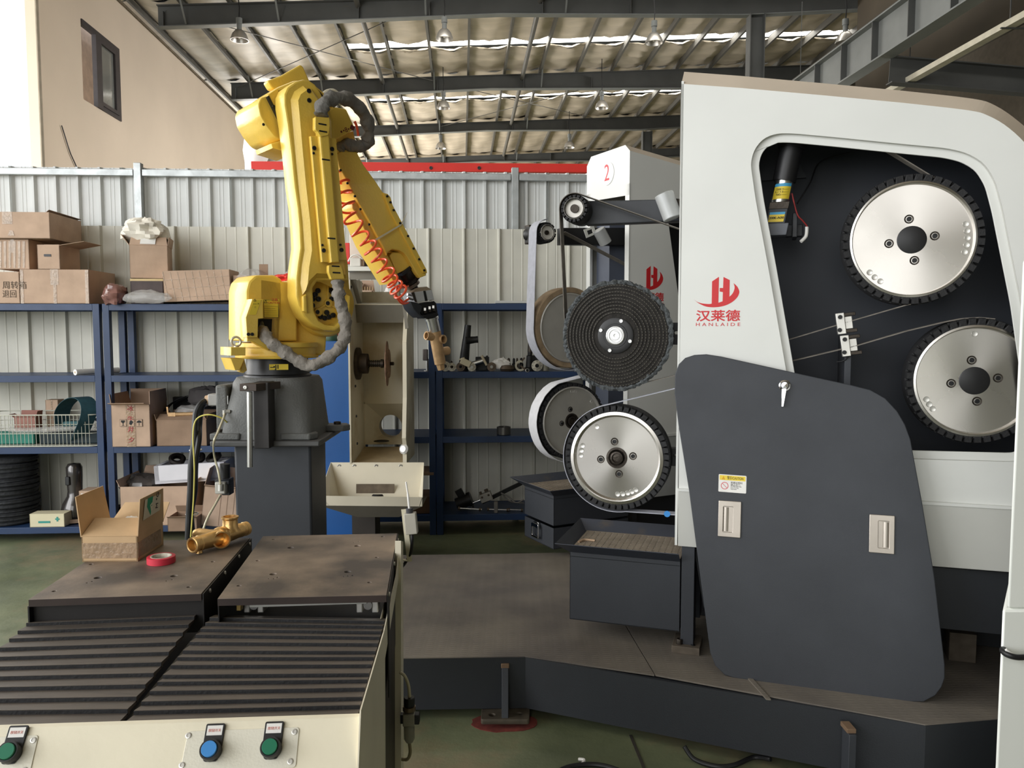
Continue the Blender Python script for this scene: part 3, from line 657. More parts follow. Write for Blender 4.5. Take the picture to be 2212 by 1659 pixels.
# dark base beam and floor post
bb = P1([(1500, 1184), (2312, 1246), (2312, 1384), (2000, 1352), (1520, 1310)], -.06)
plate('base_beam', bb, M1, -.45, -.05, SLATE2, m1)
fp = M1.uv(1490, 1200)
za, zc = ZP + .05, zb_ + .01
def mbox(nm, mt, u0, u1, z0, z1, h0, h1, par=m1, bev=.002, pl=M1):
    return B().hexa([pl.w(u0, z0, h1), pl.w(u1, z0, h1), pl.w(u1, z0, h0), pl.w(u0, z0, h0), pl.w(u0, z1, h1), pl.w(u1, z1, h1), pl.w(u1, z1, h0), pl.w(u0, z1, h0)]).build(nm, mt, par, bev=bev, smooth=0)
u0, u1 = M1.uv(1471, 1300)[0], M1.uv(1499, 1300)[0]
mbox('support_post', SLATE, u0, u1 + .0, ZP + .03, zc, -.1, .0)
mbox('support_post', SLATE, u0, u1, ZP + .03, zc, -.42, -.34)
u0, u1 = M1.uv(1452, 1420)[0], M1.uv(1512, 1420)[0]
mbox('foot_plate', mat('dusty_foot_plate', (104, 94, 82), .7, .2, .15, 20), u0, u1, ZP, ZP + .032, -.12, .03)
bolt(m1, M1.w(u0 + .03, ZP + .032, .0), Z_, .014, .022, DSTEEL)
bolt(m1, M1.w(u1 - .03, ZP + .032, .0), Z_, .009, .004, BLACK, 'bolt_hole')
mbox('rear_light_stop', SLATE2, .0, 1.5, ZP, .7, -.5, -.46)  # added dark board that keeps light from leaking in under the machine
for (ua, ub) in ((1.0, 1.3), (1.45, 1.5)): mbox('adjusting_foot', MATS['dusty_foot_plate'], ua - .35, ub - .3, ZP, ZP + .12, -.35, -.25)
# ---- wheels in the window (h: front plane of the wheel behind the panel)
def wheel_M(pl, px, py, h, roll=0, tilt=0):
    a_, b_ = pl.uv(px, py, h); return pl.mat(a_, b_, h) @ Matrix.Rotation(R(roll), 4, 'Z')
def wrad(pl, h, p, q): a_ = V(pl.uv(*p, h)); b_ = V(pl.uv(*q, h)); return (a_ - b_).length
r_top = wrad(M1, -.06, (1972, 517), (1972, 374))
r_low = wrad(M1, -.06, (2107, 823), (2107, 686))
contact_wheel('contact_wheel', 'upper big polished wheel with black serrated tyre inside the machine window', wheel_M(M1, 1971, 517, -.06), r_top, .1, hub=.21, holes=(-8, 0, 8, 16, -16, 228, 220, 236), teeth=44, rim=.05, tire=.12, group='wheels inside the machine window')
contact_wheel('contact_wheel', 'lower big polished wheel inside the machine window, cut by the white cabinet', wheel_M(M1, 2107, 823, -.06), r_low, .1, hub=.22, holes=(92, 212, 205, 219), teeth=44, rim=.06, tire=.12, group='wheels inside the machine window')
def axle(pl, px, py, h0, h1, r, par, mt=DSTEEL, nm='axle'):
    a_, b_ = pl.uv(px, py, (h0)); return B().cyl(pl.w(a_, b_, h0), pl.w(a_, b_, h1), r, n=20).build(nm, mt, par)
axle(M1, 1971, 517, -.1, -.42, .035, m1); axle(M1, 2107, 823, -.1, -.42, .035, m1)
# belts crossing the window
def belt(name, label, pl, px, h, wd, th, mt, closed=False, smooth_k=0, par=None):
    pts = pl.pts(px, h); 
    if smooth_k: pts = [(p.x, p.y) for p in spline([(x, y, 0) for x, y in pts], smooth_k)]
    return tag(ribbon(name, pts, pl, h - wd, h, th, mt, par, closed), label, 'belt')
belt('abrasive_belt', 'grey abrasive belt running from the window top down onto the upper wheel', M1, [(1915, 322), (2030, 392)], -.075, .05, .004, BELT)
belt('abrasive_belt', 'thin pale belt slanting up to the underside of the upper wheel', M1, [(1690, 739), (1830, 697), (1958, 660), (1985, 655)], -.075, .05, .004, BELT)
belt('abrasive_belt', 'pale abrasive belt running onto the lower wheel through the lower clamp', M1, [(1702, 783), (1850, 748), (1960, 716), (2040, 697), (2080, 689), (2115, 687), (2150, 690)], -.075, .05, .004, BELT)
# belt guide clamps
def clamp(lab, px, py, h=-.08):
    a_, b_ = M1.uv(px, py, h); t = thing('belt_guide_clamp', lab, 'clamp', m=M1.mat(a_, b_, h), group='belt clamps in the window')
    rr = Matrix.Rotation(R(8), 4, 'Z')
    B().box((0, 0, 0), (.032, .085, .03), rr).build('clamp_plate', ALUP, t, bev=.002, local=True)
    B().box((.03, 0, -.005), (.028, .05, .02), rr).build('slotted_block', ALUP, t, bev=.002, local=True)
    for s in (-1, 1):
        B().box((.036, s * .033, -.002), (.045, .014, .016), rr).build('guide_finger', DSTEEL, t, bev=.002, local=True)
        bolt(t, M1.w(a_ - .004, b_ + s * .026, h + .015), M1.n, .0085, .007)
    return t
clamp('aluminium belt clamp on the upper of the two belts', 1816, 699); clamp('aluminium belt clamp on the lower of the two belts', 1826, 747)
cable('sensor_lead', [M1.hit(1838, 760, -.09), M1.hit(1825, 778, -.1), M1.hit(1808, 782, -.12)], .003, BLACK, 'short black lead hanging below the lower belt clamp', 'wire')
mbox('clamp_post', SLATE, *(sorted((M1.uv(1822, 700, -.2)[0], M1.uv(1836, 700, -.2)[0]))), 1.36, 1.62, -.42, -.1)
# belt tension motor
ma = M1.uv(1685, 440, -.12); mo = thing('tension_motor', 'small geared motor with yellow rating plates inside the window', 'motor', m=M1.mat(*ma, -.12))
d_ = (M1.hit(1703, 360, -.12) - M1.hit(1683, 455, -.12)).normalized()
c1, c2, c3, c4 = M1.hit(1712, 305, -.12), M1.hit(1694, 392, -.12), M1.hit(1684, 440, -.12), M1.hit(1676, 498, -.12)
B().cyl(c1, c2 + d_ * .0, .046, n=24).cyl(c1 - d_ * .03, c1 + d_ * .01, .054, n=24).build('motor_body', BLACK, mo)
B().cyl(c2, c3, .036, n=24).build('motor_can', STEEL, mo)
pc = Pl(c3, M1.u, d_)
B().box((0, 0, 0), (.078, .03, .075), Matrix.Translation(c3 + d_ * -.012) @ Matrix((M1.u, d_, M1.n)).transposed().to_4x4()).build('gearbox_flange', DSTEEL, mo, bev=.002)
B().box((0, 0, 0), (.076, .07, .075), Matrix.Translation(c3 + d_ * -.06) @ Matrix((M1.u, d_, M1.n)).transposed().to_4x4()).build('gearbox', SLATE, mo, bev=.003)
B().box((0, 0, 0), (.09, .05, .09), Matrix.Translation(c4 + M1.u * .0) @ Matrix((M1.u, d_, M1.n)).transposed().to_4x4()).build('motor_mount', mat('mid_grey_paint', (92, 96, 104), .5), mo, bev=.003)
B().box((0, 0, 0), (.02, .13, .1), Matrix.Translation(M1.hit(1716, 490, -.2)) @ Matrix.Rotation(-A1, 4, 'Z')).box((0, 0, 0), (.16, .05, .05), Matrix.Translation(M1.hit(1690, 500, -.22)) @ Matrix.Rotation(-A1, 4, 'Z')).build('mount_arm', SLATE2, mo, bev=.003)
# labels wrapped/flat
lm = Matrix((M1.u, d_, M1.n)).transposed().to_4x4()
def lab_mat(c, dn): m = lm.copy(); m.translation = c + M1.n * dn; return m
b = B(); ctr = c2.lerp(c3, .5); a_c = basis(d_)
for (r_, mt, f0, f1) in ((.0366, STICKY, -.85, .55), (.0366, mat('blue_label', (70, 160, 205), .5, 0, 0), .55, .9)):
    b = B(); vs = []; L_ = (c2 - c3).length / 2
    for i in range(9):
        th = R(-60 + 15 * i); dd = M1.n * math.cos(th) + M1.u * math.sin(th)
        vs += [ctr + dd * r_ + d_ * (L_ * (f0 * .8)), ctr + dd * r_ + d_ * (L_ * (f1 * .8))]
    b.add(vs, [(2 * i, 2 * i + 2, 2 * i + 3, 2 * i + 1) for i in range(8)]).build('rating_plate', mt, mo)
for k in range(3):
    ml = lab_mat(ctr + d_ * (.008 - .011 * k), .0375); text('rating_text', ('0302 =——', '4-1 = 5——', 'NO.——')[k], .011, None, 0, 0, 0, INK, mo, 'CENTER', M=INV[mo.name] @ ml)
gc = c3 + d_ * -.06
plg = Pl(gc + M1.n * .0385, M1.u, d_)
plate('rating_plate', [(-.03, -.02), (.03, -.02), (.03, .02), (-.03, .02)], plg, 0, .0006, STICKY, mo)
plate('rating_plate', [(-.03, .01), (.03, .01), (.03, .02), (-.03, .02)], plg, .0006, .0009, MATS['blue_label'], mo)
text('rating_text', '200K–N30', .013, plg, 0, -.004, .0008, INK, mo, 'CENTER', bold=.0005)
cable('motor_lead', [c3 + M1.u * .04 + d_ * .04, M1.hit(1722, 462, -.12), M1.hit(1735, 478, -.13), M1.hit(1744, 492, -.14), M1.hit(1738, 512, -.14), M1.hit(1730, 522, -.13)], .003, mat('dark_red_wire', (150, 40, 40), .5), 'thin red and black motor lead curling beside the small geared motor', 'wire')
cable('connector_lead', [M1.hit(1743, 490, -.139), M1.hit(1741, 510, -.139), M1.hit(1730, 522, -.128)], .007, PAPER, 'pale connector end of the motor lead', 'wire')
cable('thin_wire', [M1.hit(1722, 440, -.3), M1.hit(1750, 395, -.33), M1.hit(1772, 350, -.38), M1.hit(1835, 330, -.39)], .003, BLACK, 'thin black wire strung across the dark back of the window', 'wire')
# ---- logo and lettering
def logo(pl, x0, y0, k, h, par):
    """x0,y0 = centre on plane, k = metres per source pixel of the close-up"""
    f = lambda pts: [((x - 790) * k + x0, -(y - 780) * k + y0) for x, y in pts]
    sw = spline([(200, 725, 0), (280, 790, 0), (400, 830, 0), (560, 848, 0), (635, 840, 0)], 5)
    body = [(p.x, p.y) for p in sw] + [(635, 295), (798, 185), (795, 820), (895, 785), (897, 560), (820, 545), (820, 458), (900, 460), (905, 190), (1055, 270), (1055, 675)]
    body += [(p.x, p.y) for p in spline([(1055, 675, 0), (1110, 620, 0), (1155, 540, 0), (1172, 440, 0), (1145, 345, 0)], 5)][1:]
    body += [(p.x, p.y) for p in spline([(1145, 345, 0), (1225, 420, 0), (1270, 500, 0), (1285, 580, 0), (1240, 690, 0), (1130, 800, 0), (980, 880, 0), (820, 920, 0), (650, 930, 0), (500, 910, 0), (380, 860, 0), (280, 800, 0), (200, 725, 0)], 5)][1:-1]
    plate('emblem', f(body), pl, h, h + .0005, REDL, par)
    text('chinese_lettering', '汉莱德', 290 * k, pl, x0, -(1158 - 780) * k + y0, h + .0005, REDL, par, 'CENTER', bold=.0012 * (k / .00023), maxw=1050 * k)
    text('latin_lettering', 'HANLAIDE', 118 * k, pl, x0, -(1356 - 780) * k + y0, h + .0005, REDL, par, 'CENTER', space=1.6, maxw=1060 * k)
kpx = wrad(M1, 0, (1500, 650), (1596, 650)) / (96 * 11.0625)
lc = M1.uv(1480 + 790 / 11.0625, 580 + 780 / 11.0625)
logo(M1, lc[0], lc[1], kpx, .0, m1)
# ---- loose cover leaning on the machine
bA, bB_ = atz(1600, 1466, ZP), atz(1990, 1518, ZP)
du = (bB_ - bA).normalized(); topz = M1.hit(1560, 772).z
mid_in = V((du.y, -du.x, 0)) * -1  # horizontal, away from the camera
if mid_in.y < 0: mid_in = -mid_in
dist = (M1.hit(1560, 772) - bA).dot(mid_in)
lean = V((mid_in.x * (dist - .035), mid_in.y * (dist - .035), topz - ZP)).normalized()
DP = Pl(bA, du, lean)
dpx = [(1458, 809), (1466, 787), (1480, 773), (1500, 766.5), (1526, 765), (1558, 770), (1721, 806), (1840, 832), (1880, 842), (1912, 860), (1938, 888), (1955, 917), (1967, 950), (1992, 1085), (2019, 1248), (2041, 1437), (2041, 1465), (2034, 1485), (2020, 1503), (1995, 1516), (1959, 1516), (1829, 1500), (1585, 1464.6), (1565, 1458), (1545, 1438), (1534, 1410), (1520, 1302), (1488, 1058), (1466, 922), (1457, 850)]
dpts = DP.pts(dpx, .0)
mn = min(p[1] for p in dpts)
dr = thing('removed_cover_panel', 'large dark slate cover panel with rounded corners leaning against the machine', 'panel', m=DP.mat())
plate('panel_sheet', dpts, DP, -.022, 0, SLATE, dr, bev=.003)
def pull(px, side):
    a_, b_ = DP.uv(*px); m = Matrix.Rotation(R(-1.5), 4, 'Z')
    w_, h_ = .045, .078
    NK = mat('satin_nickel', (176, 168, 158), .35, .85, .04, 8)
    c = DP.w(a_, b_, 0); q = Pl(c, DP.u, DP.v)
    w_ = wrad(DP, 0, (1551, 1120), (1600, 1122)) / 2; h_ = wrad(DP, 0, (1575, 1083), (1572, 1161)) / 2
    s = side * w_ * .14
    hole = rnd_poly([(s - w_ * .42, -h_ * .72), (s + w_ * .42, -h_ * .72), (s + w_ * .42, h_ * .68), (s - w_ * .42, h_ * .68)], .003)
    o = plate('recessed_pull', rnd_poly([(-w_, -h_), (w_, -h_), (w_, h_), (-w_, h_)], .004), q, -.001, .007, NK, dr, holes=[hole], bev=.002)
    B().box((0, 0, 0), (w_ * .84, h_ * 1.4, .002), q.mat(s, -h_ * .02, -.0045 + .006)).build('pull_cup', NK, o, smooth=0)
    B().lathe([(w_ * .3, -h_ * .68), (w_ * .3, h_ * .64)], p0=q.w(s + side * w_ * .18, 0, -w_ * .12), ax=q.v, n=16).build('pull_grip', NK, o)
pull((1576, 1121), -1); pull((1904.5, 1153.5), 1)
# caution sticker
sa, sb = DP.uv(1582, 1045); SP = Pl(DP.w(sa, sb, .0003), (DP.u + DP.v * -.015), DP.v)
ws, hs_ = wrad(DP, 0, (1552, 1043), (1612, 1047)) / 2, wrad(DP, 0, (1582, 1026), (1582, 1064)) / 2
st = plate('caution_sticker', rnd_poly([(-ws, -hs_), (ws, -hs_), (ws, hs_), (-ws, hs_)], .004), SP, 0, .0005, PAPER, dr)
plate('sticker_header', [(-ws * .93, hs_ * .36), (ws * .93, hs_ * .36), (ws * .93, hs_ * .9), (-ws * .93, hs_ * .9)], SP, .0005, .0008, STICKY, st)
text('sticker_text', '警示/CAUTION', hs_ * .42, SP, ws * .2, hs_ * .62, .0009, INK, st, 'CENTER', maxw=ws * 1.15)
plate('warning_triangle', [(-ws * .78, hs_ * .42), (-ws * .52, hs_ * .42), (-ws * .65, hs_ * .84)], SP, .0008, .001, mat('amber_ink', (214, 160, 30), .6, 0, 0), st)
text('sticker_text', '机器运转时\n禁止开门', hs_ * .26, SP, ws * -.12, hs_ * -.02, .0006, INK, st)
text('sticker_text', 'Do Not Open the\nDoor During\nOperation', hs_ * .16, SP, ws * -.12, -hs_ * .45, .0006, INK, st)
rc = circ(-ws * .55, -hs_ * .28, hs_ * .42, 28)
plate('prohibition_sign', rc, SP, .0005, .0007, mat('sign_red', (200, 70, 80), .6, 0, 0), st, holes=[circ(-ws * .55, -hs_ * .28, hs_ * .35, 28)])
B().box((0, 0, 0), (hs_ * .76, hs_ * .05, .0004), SP.mat(-ws * .55, -hs_ * .28, .0006) @ Matrix.Rotation(R(-45), 4, 'Z')).build('prohibition_bar', MATS['sign_red'], st, smooth=0)
# latch
la, lb_ = DP.uv(1695, 833)
CHR = mat('chrome', (225, 225, 225), .12, 1, 0)
o = B().lathe([(0, .0), (.022, 0), (.022, .004), (.017, .007), (.013, .018), (0, .02)], p0=DP.w(la, lb_, 0), ax=DP.n, n=28).build('latch', CHR, dr)
q0, q1 = DP.w(*DP.uv(1694, 840), .017), DP.w(*DP.uv(1690, 879), .012)
B().hexa([q0 - DP.u * .009, q0 + DP.u * .009, q0 + DP.u * .009 + DP.n * .005, q0 - DP.u * .009 + DP.n * .005, q1 - DP.u * .004, q1 + DP.u * .004, q1 + DP.u * .004 + DP.n * .005, q1 - DP.u * .004 + DP.n * .005]).build('latch_lever', CHR, o, bev=.001)
# ---- chip tray left of the machine
def chip_tray(name, lab, pl, L, W, zt, flare, hb, zdep, par_h, opening=True, drawer=False):
    t = thing(name, lab, 'tray', m=pl.mat(0, zt))
    u0, u1 = L
    h0, h1 = 0, -W
    c = [(u0, h0), (u1, h0), (u1, h1), (u0, h1)]; fo = .075
    topc = [(u0 - flare, fo), (u1, fo), (u1, h1 - fo), (u0 - flare, h1 - fo)]
    z1 = zt - hb
    def wall(a, b_, A_, B__):
        p = [pl.w(a[0], z1, a[1]), pl.w(b_[0], z1, b_[1]), pl.w(B__[0], zt, B__[1]), pl.w(A_[0], zt, A_[1])]
        cen = pl.w((u0 + u1) / 2, zt, (h0 + h1) / 2); nn = (p[1] - p[0]).cross(p[3] - p[0]).normalized()
        if nn.dot(cen - p[0]) < 0: nn = -nn
        return B().prism(p, nn * .003)
    for i in range(4):
        if i == 1: continue
        wall(c[i], c[(i + 1) % 4], topc[i], topc[(i + 1) % 4]).build('tray_flange', mat('tray_slate', (58, 62, 72), .45, 0, .1, 6, 0, col2=(96, 84, 66), lo=.2, hi=.38), t, smooth=0)
    # perforated tray floor
    LL = u1 - u0 - .006; WW = W - .006
    nx, ny = int(LL / .028), int(WW / .02); hl = []
    for i in range(nx):
        for j in range(ny):
            cx_, cy_ = u0 + .02 + i * .028 + .0, -(.015 + j * .02)
            hl.append([(cx_ - .0055, cy_ - .006), (cx_ + .0055, cy_ - .006), (cx_ + .0055, cy_ + .006), (cx_ - .0055, cy_ + .006)])
    fp_ = Pl(pl.w(0, z1 + .012, 0), pl.u, -pl.n)
    fl = plate('perforated_grid', [(u0 + .003, .003), (u1, .003), (u1, W - .003), (u0 + .003, W - .003)], fp_, 0, .003, mat('dusty_grid', (150, 138, 122), .6, .3, .1, 10), t, holes=[[(x, -y) for x, y in q] for q in hl])
    z2 = z1 - zdep
    def wl2(nm, a, b_, za_, zb2):
        p = [pl.w(a[0], za_, a[1]), pl.w(b_[0], za_, b_[1]), pl.w(b_[0], zb2, b_[1]), pl.w(a[0], zb2, a[1])]
        cen = pl.w((u0 + u1) / 2, zt, (h0 + h1) / 2); nn = (p[1] - p[0]).cross(p[3] - p[0]).normalized(); 
        if nn.dot(cen - p[0]) < 0: nn = -nn
        return B().prism(p, nn * .003).build(nm, SLATE, t, smooth=0)
    zs = z1 if not drawer else z1 - zdep * .0
    if not drawer:
        for i in range(4): wl2('bin_wall', c[i], c[(i + 1) % 4], z2, z1)
    else:
        zm = z2 + zdep * .42
        for i in range(4): wl2('bin_wall', c[i], c[(i + 1) % 4], zm + .008, z1)
        for i in range(4): wl2('drawer_side', c[i], c[(i + 1) % 4], z2, zm - .008)
    B().prism([pl.w(*q, ) if 0 else pl.w(q[0], z2, q[1]) for q in c], (0, 0, .004)).build('bin_floor', SLATE2, t, smooth=0)
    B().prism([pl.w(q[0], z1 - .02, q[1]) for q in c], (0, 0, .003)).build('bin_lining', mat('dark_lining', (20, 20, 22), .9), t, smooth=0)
    return t
TR = M1.off(.035)
zt1 = TR.hit(1205, 1170).z; uL = TR.uv(1227, 1200)[0]; uR = TR.uv(1468, 1200)[0]
ztb = M1.off(.035 + .0).hit(1227, 1343).z
fl_ = uL - TR.uv(1203, 1171)[0]
chip_tray('chip_tray', 'dark chip tray with a perforated tray floor, under the front wheel', TR.off(-.075 + .04), (uL, uR), .34, zt1, fl_, .052, zt1 - .052 - ztb, 0)
tag(B().tube(spline([atz(1250, 1171, zt1 - .034), atz(1262, 1166, zt1 - .032), atz(1285, 1168, zt1 - .034)], 5), .006, 8).build('bent_metal_offcut', mat('dull_brass_scrap', (196, 168, 140), .5, .5)), 'small bent metal offcut lying in the near tray', 'offcut')
# ================================================================ wheels and arms outside the near machine
HW = -.10
r_f = wrad(M1, HW, (1330, 990), (1330, 876))
WM = wheel_M(M1, 1331, 990, HW)
contact_wheel('contact_wheel', 'big polished wheel with black serrated tyre, lowest on the near machine\'s left end', WM, r_f, .09, hub=.2, holes=(124, 163, 171, 179, 272, 280, 288, 295, 302), teeth=48, rim=.11, tire=.125, hubmt=DSTEEL)
# belt round it
def arc(c, r, a0, a1, n=24): return [(c[0] + r * math.cos(R(a0 + (a1 - a0) * i / n)), c[1] + r * math.sin(R(a0 + (a1 - a0) * i / n))) for i in range(n + 1)]
cF = M1.uv(1331, 990, HW - .02); inA, inB = M1.uv(1475, 836, HW - .02), M1.uv(1500, 1114, HW - .02)
pth = [inA] + arc(cF, r_f + .005, 101, 281, 40) + [inB]
tag(ribbon('abrasive_belt', pth, M1, HW - .075, HW - .015, -.003, BELTL), 'thin grey belt wrapped round the lowest front wheel', 'belt')
tag(B().lathe([(0, 0), (.014, 0), (.014, .001), (0, .001)], p0=M1.w(M1.uv(1441, 1112, HW - .015)[0], M1.uv(1441, 1112, HW - .015)[1] + .004, HW - .0142), ax=M1.n, n=16).build('belt_mark', MATS['blue_button']), 'small round blue mark on the belt under the lowest front wheel', 'mark')
# stitched cloth buffing wheel above
cB = M1.uv(1331, 725, HW); r_b = wrad(M1, HW, (1331, 725), (1331, 607)); BM = M1.mat(cB[0], cB[1], HW)
t = thing('buffing_wheel', 'black stitched cloth buffing wheel with frayed grey rim on the near machine', 'wheel', m=BM)
prof = [(r_b * .95, -.1), (r_b * .99, -.05), (r_b * .97, -.004)]
for i in range(9):
    rr = r_b * (.93 - .062 * i); prof += [(rr + r_b * .022, .0005 + .001 * i), (rr, .004 + .0012 * i), (rr - r_b * .022, .0045 + .0012 * i), (rr - r_b * .03, .0012 + .0012 * i)]
prof += [(r_b * .3, .012), (0, .012)]
B().lathe(prof, n=72).build('cloth_disc', SISAL, t, local=True, smooth=50)
q = random.Random(5); n = 150; b = B(); pp = []
for i in range(n):
    a = 2 * math.pi * i / n; rr = r_b * (.975 + .02 * math.sin(a * 3 + 1) * (q.random())); pp.append((rr * math.cos(a), rr * math.sin(a), -.012 + .006 * q.random()))
b.tube(pp + [pp[0]], r_b * .05, 7, cap=False, rf=lambda i, j: .65 + .8 * q.random()); b.build('frayed_edge', FRAY, t, local=True, smooth=0)
for k in range(9):
    rr = r_b * (.955 - .062 * k - .028 * 0) - r_b * .03; m_ = int(rr * 500); b = B()
    for i in range(m_):
        a = 2 * math.pi * i / m_; a2 = a + .55 * 2 * math.pi / m_; z = .0055 + .0012 * k
        b.bar((rr * math.cos(a), rr * math.sin(a), z), (rr * math.cos(a2), rr * math.sin(a2), z), .0012, .001)
    b.build('stitching', mat('pale_thread', (122, 118, 108), .9, 0, 0), t, local=True, smooth=0)
B().lathe([(r_b * .33, .008), (r_b * .33, .016), (r_b * .31, .018), (r_b * .22, .018), (r_b * .215, .021), (r_b * .12, .021)], n=40).build('clamp_flange', BLACK, t, local=True)
B().lathe([(r_b * .17, .02), (r_b * .17, .025), (r_b * .155, .026), (r_b * .15, .022), (r_b * .135, .022), (r_b * .13, .027), (r_b * .11, .027), (r_b * .105, .022), (r_b * .085, .022), (r_b * .08, .026), (r_b * .03, .026), (r_b * .028, .018), (0, .018)], n=40).build('bearing', STEEL, t, local=True)
for (dx, dy) in ((50, 128), (-130, 47), (130, -48), (-48, -130)):
    bolt(t, BM @ V((dx / 480 * r_b, dy / 480 * r_b, .018)), M1.n, .0085, .006, STEEL, n=16)
# top idler pulley, arm and its belt
cP = M1.uv(1240, 450, HW); r_p = wrad(M1, HW, (1240, 450), (1240, 419))
t = contact_wheel('idler_pulley', 'small ribbed idler pulley at the tip of the near machine\'s long arm', M1.mat(cP[0], cP[1], HW), r_p, .1, hub=.3, teeth=18, rim=.02, tire=.27, hubmt=DSTEEL, mt=mat('pale_pulley_face', (206, 202, 194), .45, .2, .04))
for o in [c for c in t.children if c.name.startswith(('bolt', 'counterbore'))]: bpy.data.objects.remove(o)
arm = thing('upper_arm', 'long dark tapered arm carrying the near machine\'s idler pulley', 'arm', m=M1.mat(cP[0], cP[1], HW - .1))
ap = M1.pts([(1262, 432), (1300, 432), (1466, 428), (1500, 428), (1500, 478), (1466, 476), (1262, 484)], HW - .08)
plate('arm_bar', ap, M1, HW - .17, HW - .1, SLATE2, arm, bev=.004)
B().cyl(M1.w(*cP, HW - .16), M1.w(*cP, HW - .09), r_p * .95, n=28).build('arm_boss', SLATE2, arm)
B().cyl(M1.w(*cP, HW - .1), M1.w(*cP, HW - .005), r_p * .3, n=16).build('axle', DSTEEL, arm)
lo, hi_ = M1.hit(1453, 470, HW - .0), M1.hit(1436, 425, HW - .0); ax_ = (hi_ - lo).normalized()
cy_t = thing('tension_cylinder', 'light grey cylinder cap at the near machine\'s left edge', 'cylinder', m=M1.mat(*M1.uv(1445, 450, HW), HW))
B().cyl(lo - ax_ * .004, hi_ + ax_ * .012, .041, n=32).build('cap', mat('pale_grey_paint', (172, 174, 174), .4, .2, .05, 8), cy_t, bev=.003)
B().cyl(M1.hit(1470, 432, HW - .05), M1.hit(1462, 470, HW - .05), .03, n=12).build('spring_tube', DSTEEL, cy_t)
pA, pB = M1.uv(1500, 506, HW - .02), M1.uv(1500, 800, HW - .02); cPb = M1.uv(1240, 450, HW - .02); cBb = M1.uv(1331, 725, HW - .02)
pth = [pA] + arc(cPb, r_p + .004, 72, 182, 14) + arc(cBb, r_b * .97, 178, 286, 24) + [pB]
tag(ribbon('abrasive_belt', pth, M1, HW - .08, HW - .02, -.003, BELT), 'grey-brown belt from the idler pulley down behind the stitched buffing wheel', 'belt')
# slotted wheel carriers reaching out of the cabinet
for (y0, y1, lb) in ((697, 745, 'black slotted carrier bar behind the buffing wheel'), (963, 1010, 'black slotted carrier bar behind the lowest front wheel')):
    a, b_ = M1.uv(1335, y0, HW - .1), M1.uv(1500, y1, HW - .1)
    c_ = thing('wheel_carrier', lb, 'bar', m=M1.mat(*a, HW - .12), group='wheel carriers')
    h2 = (M1.uv(1455, y0 + 22, HW - .1)); 
    plate('carrier_bar', [(a[0], b_[1]), (b_[0], b_[1]), (b_[0], a[1]), (a[0], a[1])], M1, HW - .15, HW - .11, BLACK, c_, holes=[rnd_poly([(h2[0] - .0, h2[1] - .007), (h2[0] + .06, h2[1] - .007), (h2[0] + .06, h2[1] + .007), (h2[0] - .0, h2[1] + .007)], .006)], bev=.002)
    mm = M1.uv(1331, (y0 + y1) / 2, HW - .1); B().cyl(M1.w(mm[0], mm[1], HW - .12), M1.w(mm[0], mm[1], HW - .09), .04, n=20).build('axle_boss', DSTEEL, c_)

# ================================================================ second machine, numbered
A2 = R(28); o2 = at(1357, 700, 5.0); M2 = Pl((o2.x, o2.y, 0), (math.cos(A2), math.sin(A2), 0), (0, 0, 1))
W2 = .485
m2 = thing('belt_grinding_machine', 'white belt grinding machine marked with a red number, standing behind', 'machine', m=M2.mat())
zt_ = M2.hit(1357, 325).z; zb2 = ZP + .28
# side face with its own slanted window
tr_ = M2.uv(1470, 357); sl = (tr_[1] - zt_) / tr_[0]
side = [(0, zb2), (1.9, zb2), (1.9, zt_ - .95), (1.7, zt_ - .5), (1.3, zt_ + sl * 1.3), (0, zt_)]
wq = M2.pts([(1446, 497), (1467, 652)]); d0 = (wq[1][0] - wq[0][0]) / (wq[1][1] - wq[0][1])
wt = zt_ - .35
wx = lambda z: wq[0][0] + (z - wq[0][1]) * d0
win2 = rnd_poly([(wx(wt), wt), (wx(1.35), 1.35), (1.75, 1.1), (1.6, zt_ - .75), (1.3, wt - .06)], .08)
plate('side_panel', side, M2, -.003, 0, WHITE, m2, holes=[win2])
B().prism([M2.w(.3, .9, -.35), M2.w(1.9, .9, -.35), M2.w(1.9, zt_ - .2, -.35), M2.w(.3, zt_ - .2, -.35)], M2.n * -.01).build('inner_wall', DARKIN, m2, smooth=0)
# front (end) face plane
FP2 = Pl(M2.w(0, 0, 0), -M2.n, Z_)   # u runs away from the camera along the narrow end; normal towards the robot
if FP2.n.dot(M2.u) > 0: pass
def end_poly(px): return FP2.pts(px)
ch = .05
hd = end_poly([(1357, 326), (1349, 307), (1275, 331), (1265, 347), (1265, 437), (1352, 423), (1357, 422)])
hd = [(0, zt_), (ch, zt_ + .045), (W2 - ch, zt_ + .045), (W2, zt_ - .01), (W2, FP2.uv(1265, 437)[1]), (0, FP2.uv(1352, 423)[1])]
sgn = 1 if FP2.n.dot(M2.u) < 0 else -1
plate('head_face', hd, FP2, -.003 * sgn if sgn > 0 else 0, 0 if sgn > 0 else .003, WHITE, m2)
for (a, b_) in ((0, .045), (W2 - .045, W2)):
    plate('edge_strip', [(a, zb2), (b_, zb2), (b_, zt_ - .2), (a, zt_ - .2)], FP2, -.02 if sgn > 0 else 0, 0 if sgn > 0 else .02, WHITE, m2)
b = B()
cz = lambda u: zt_ + sl * u
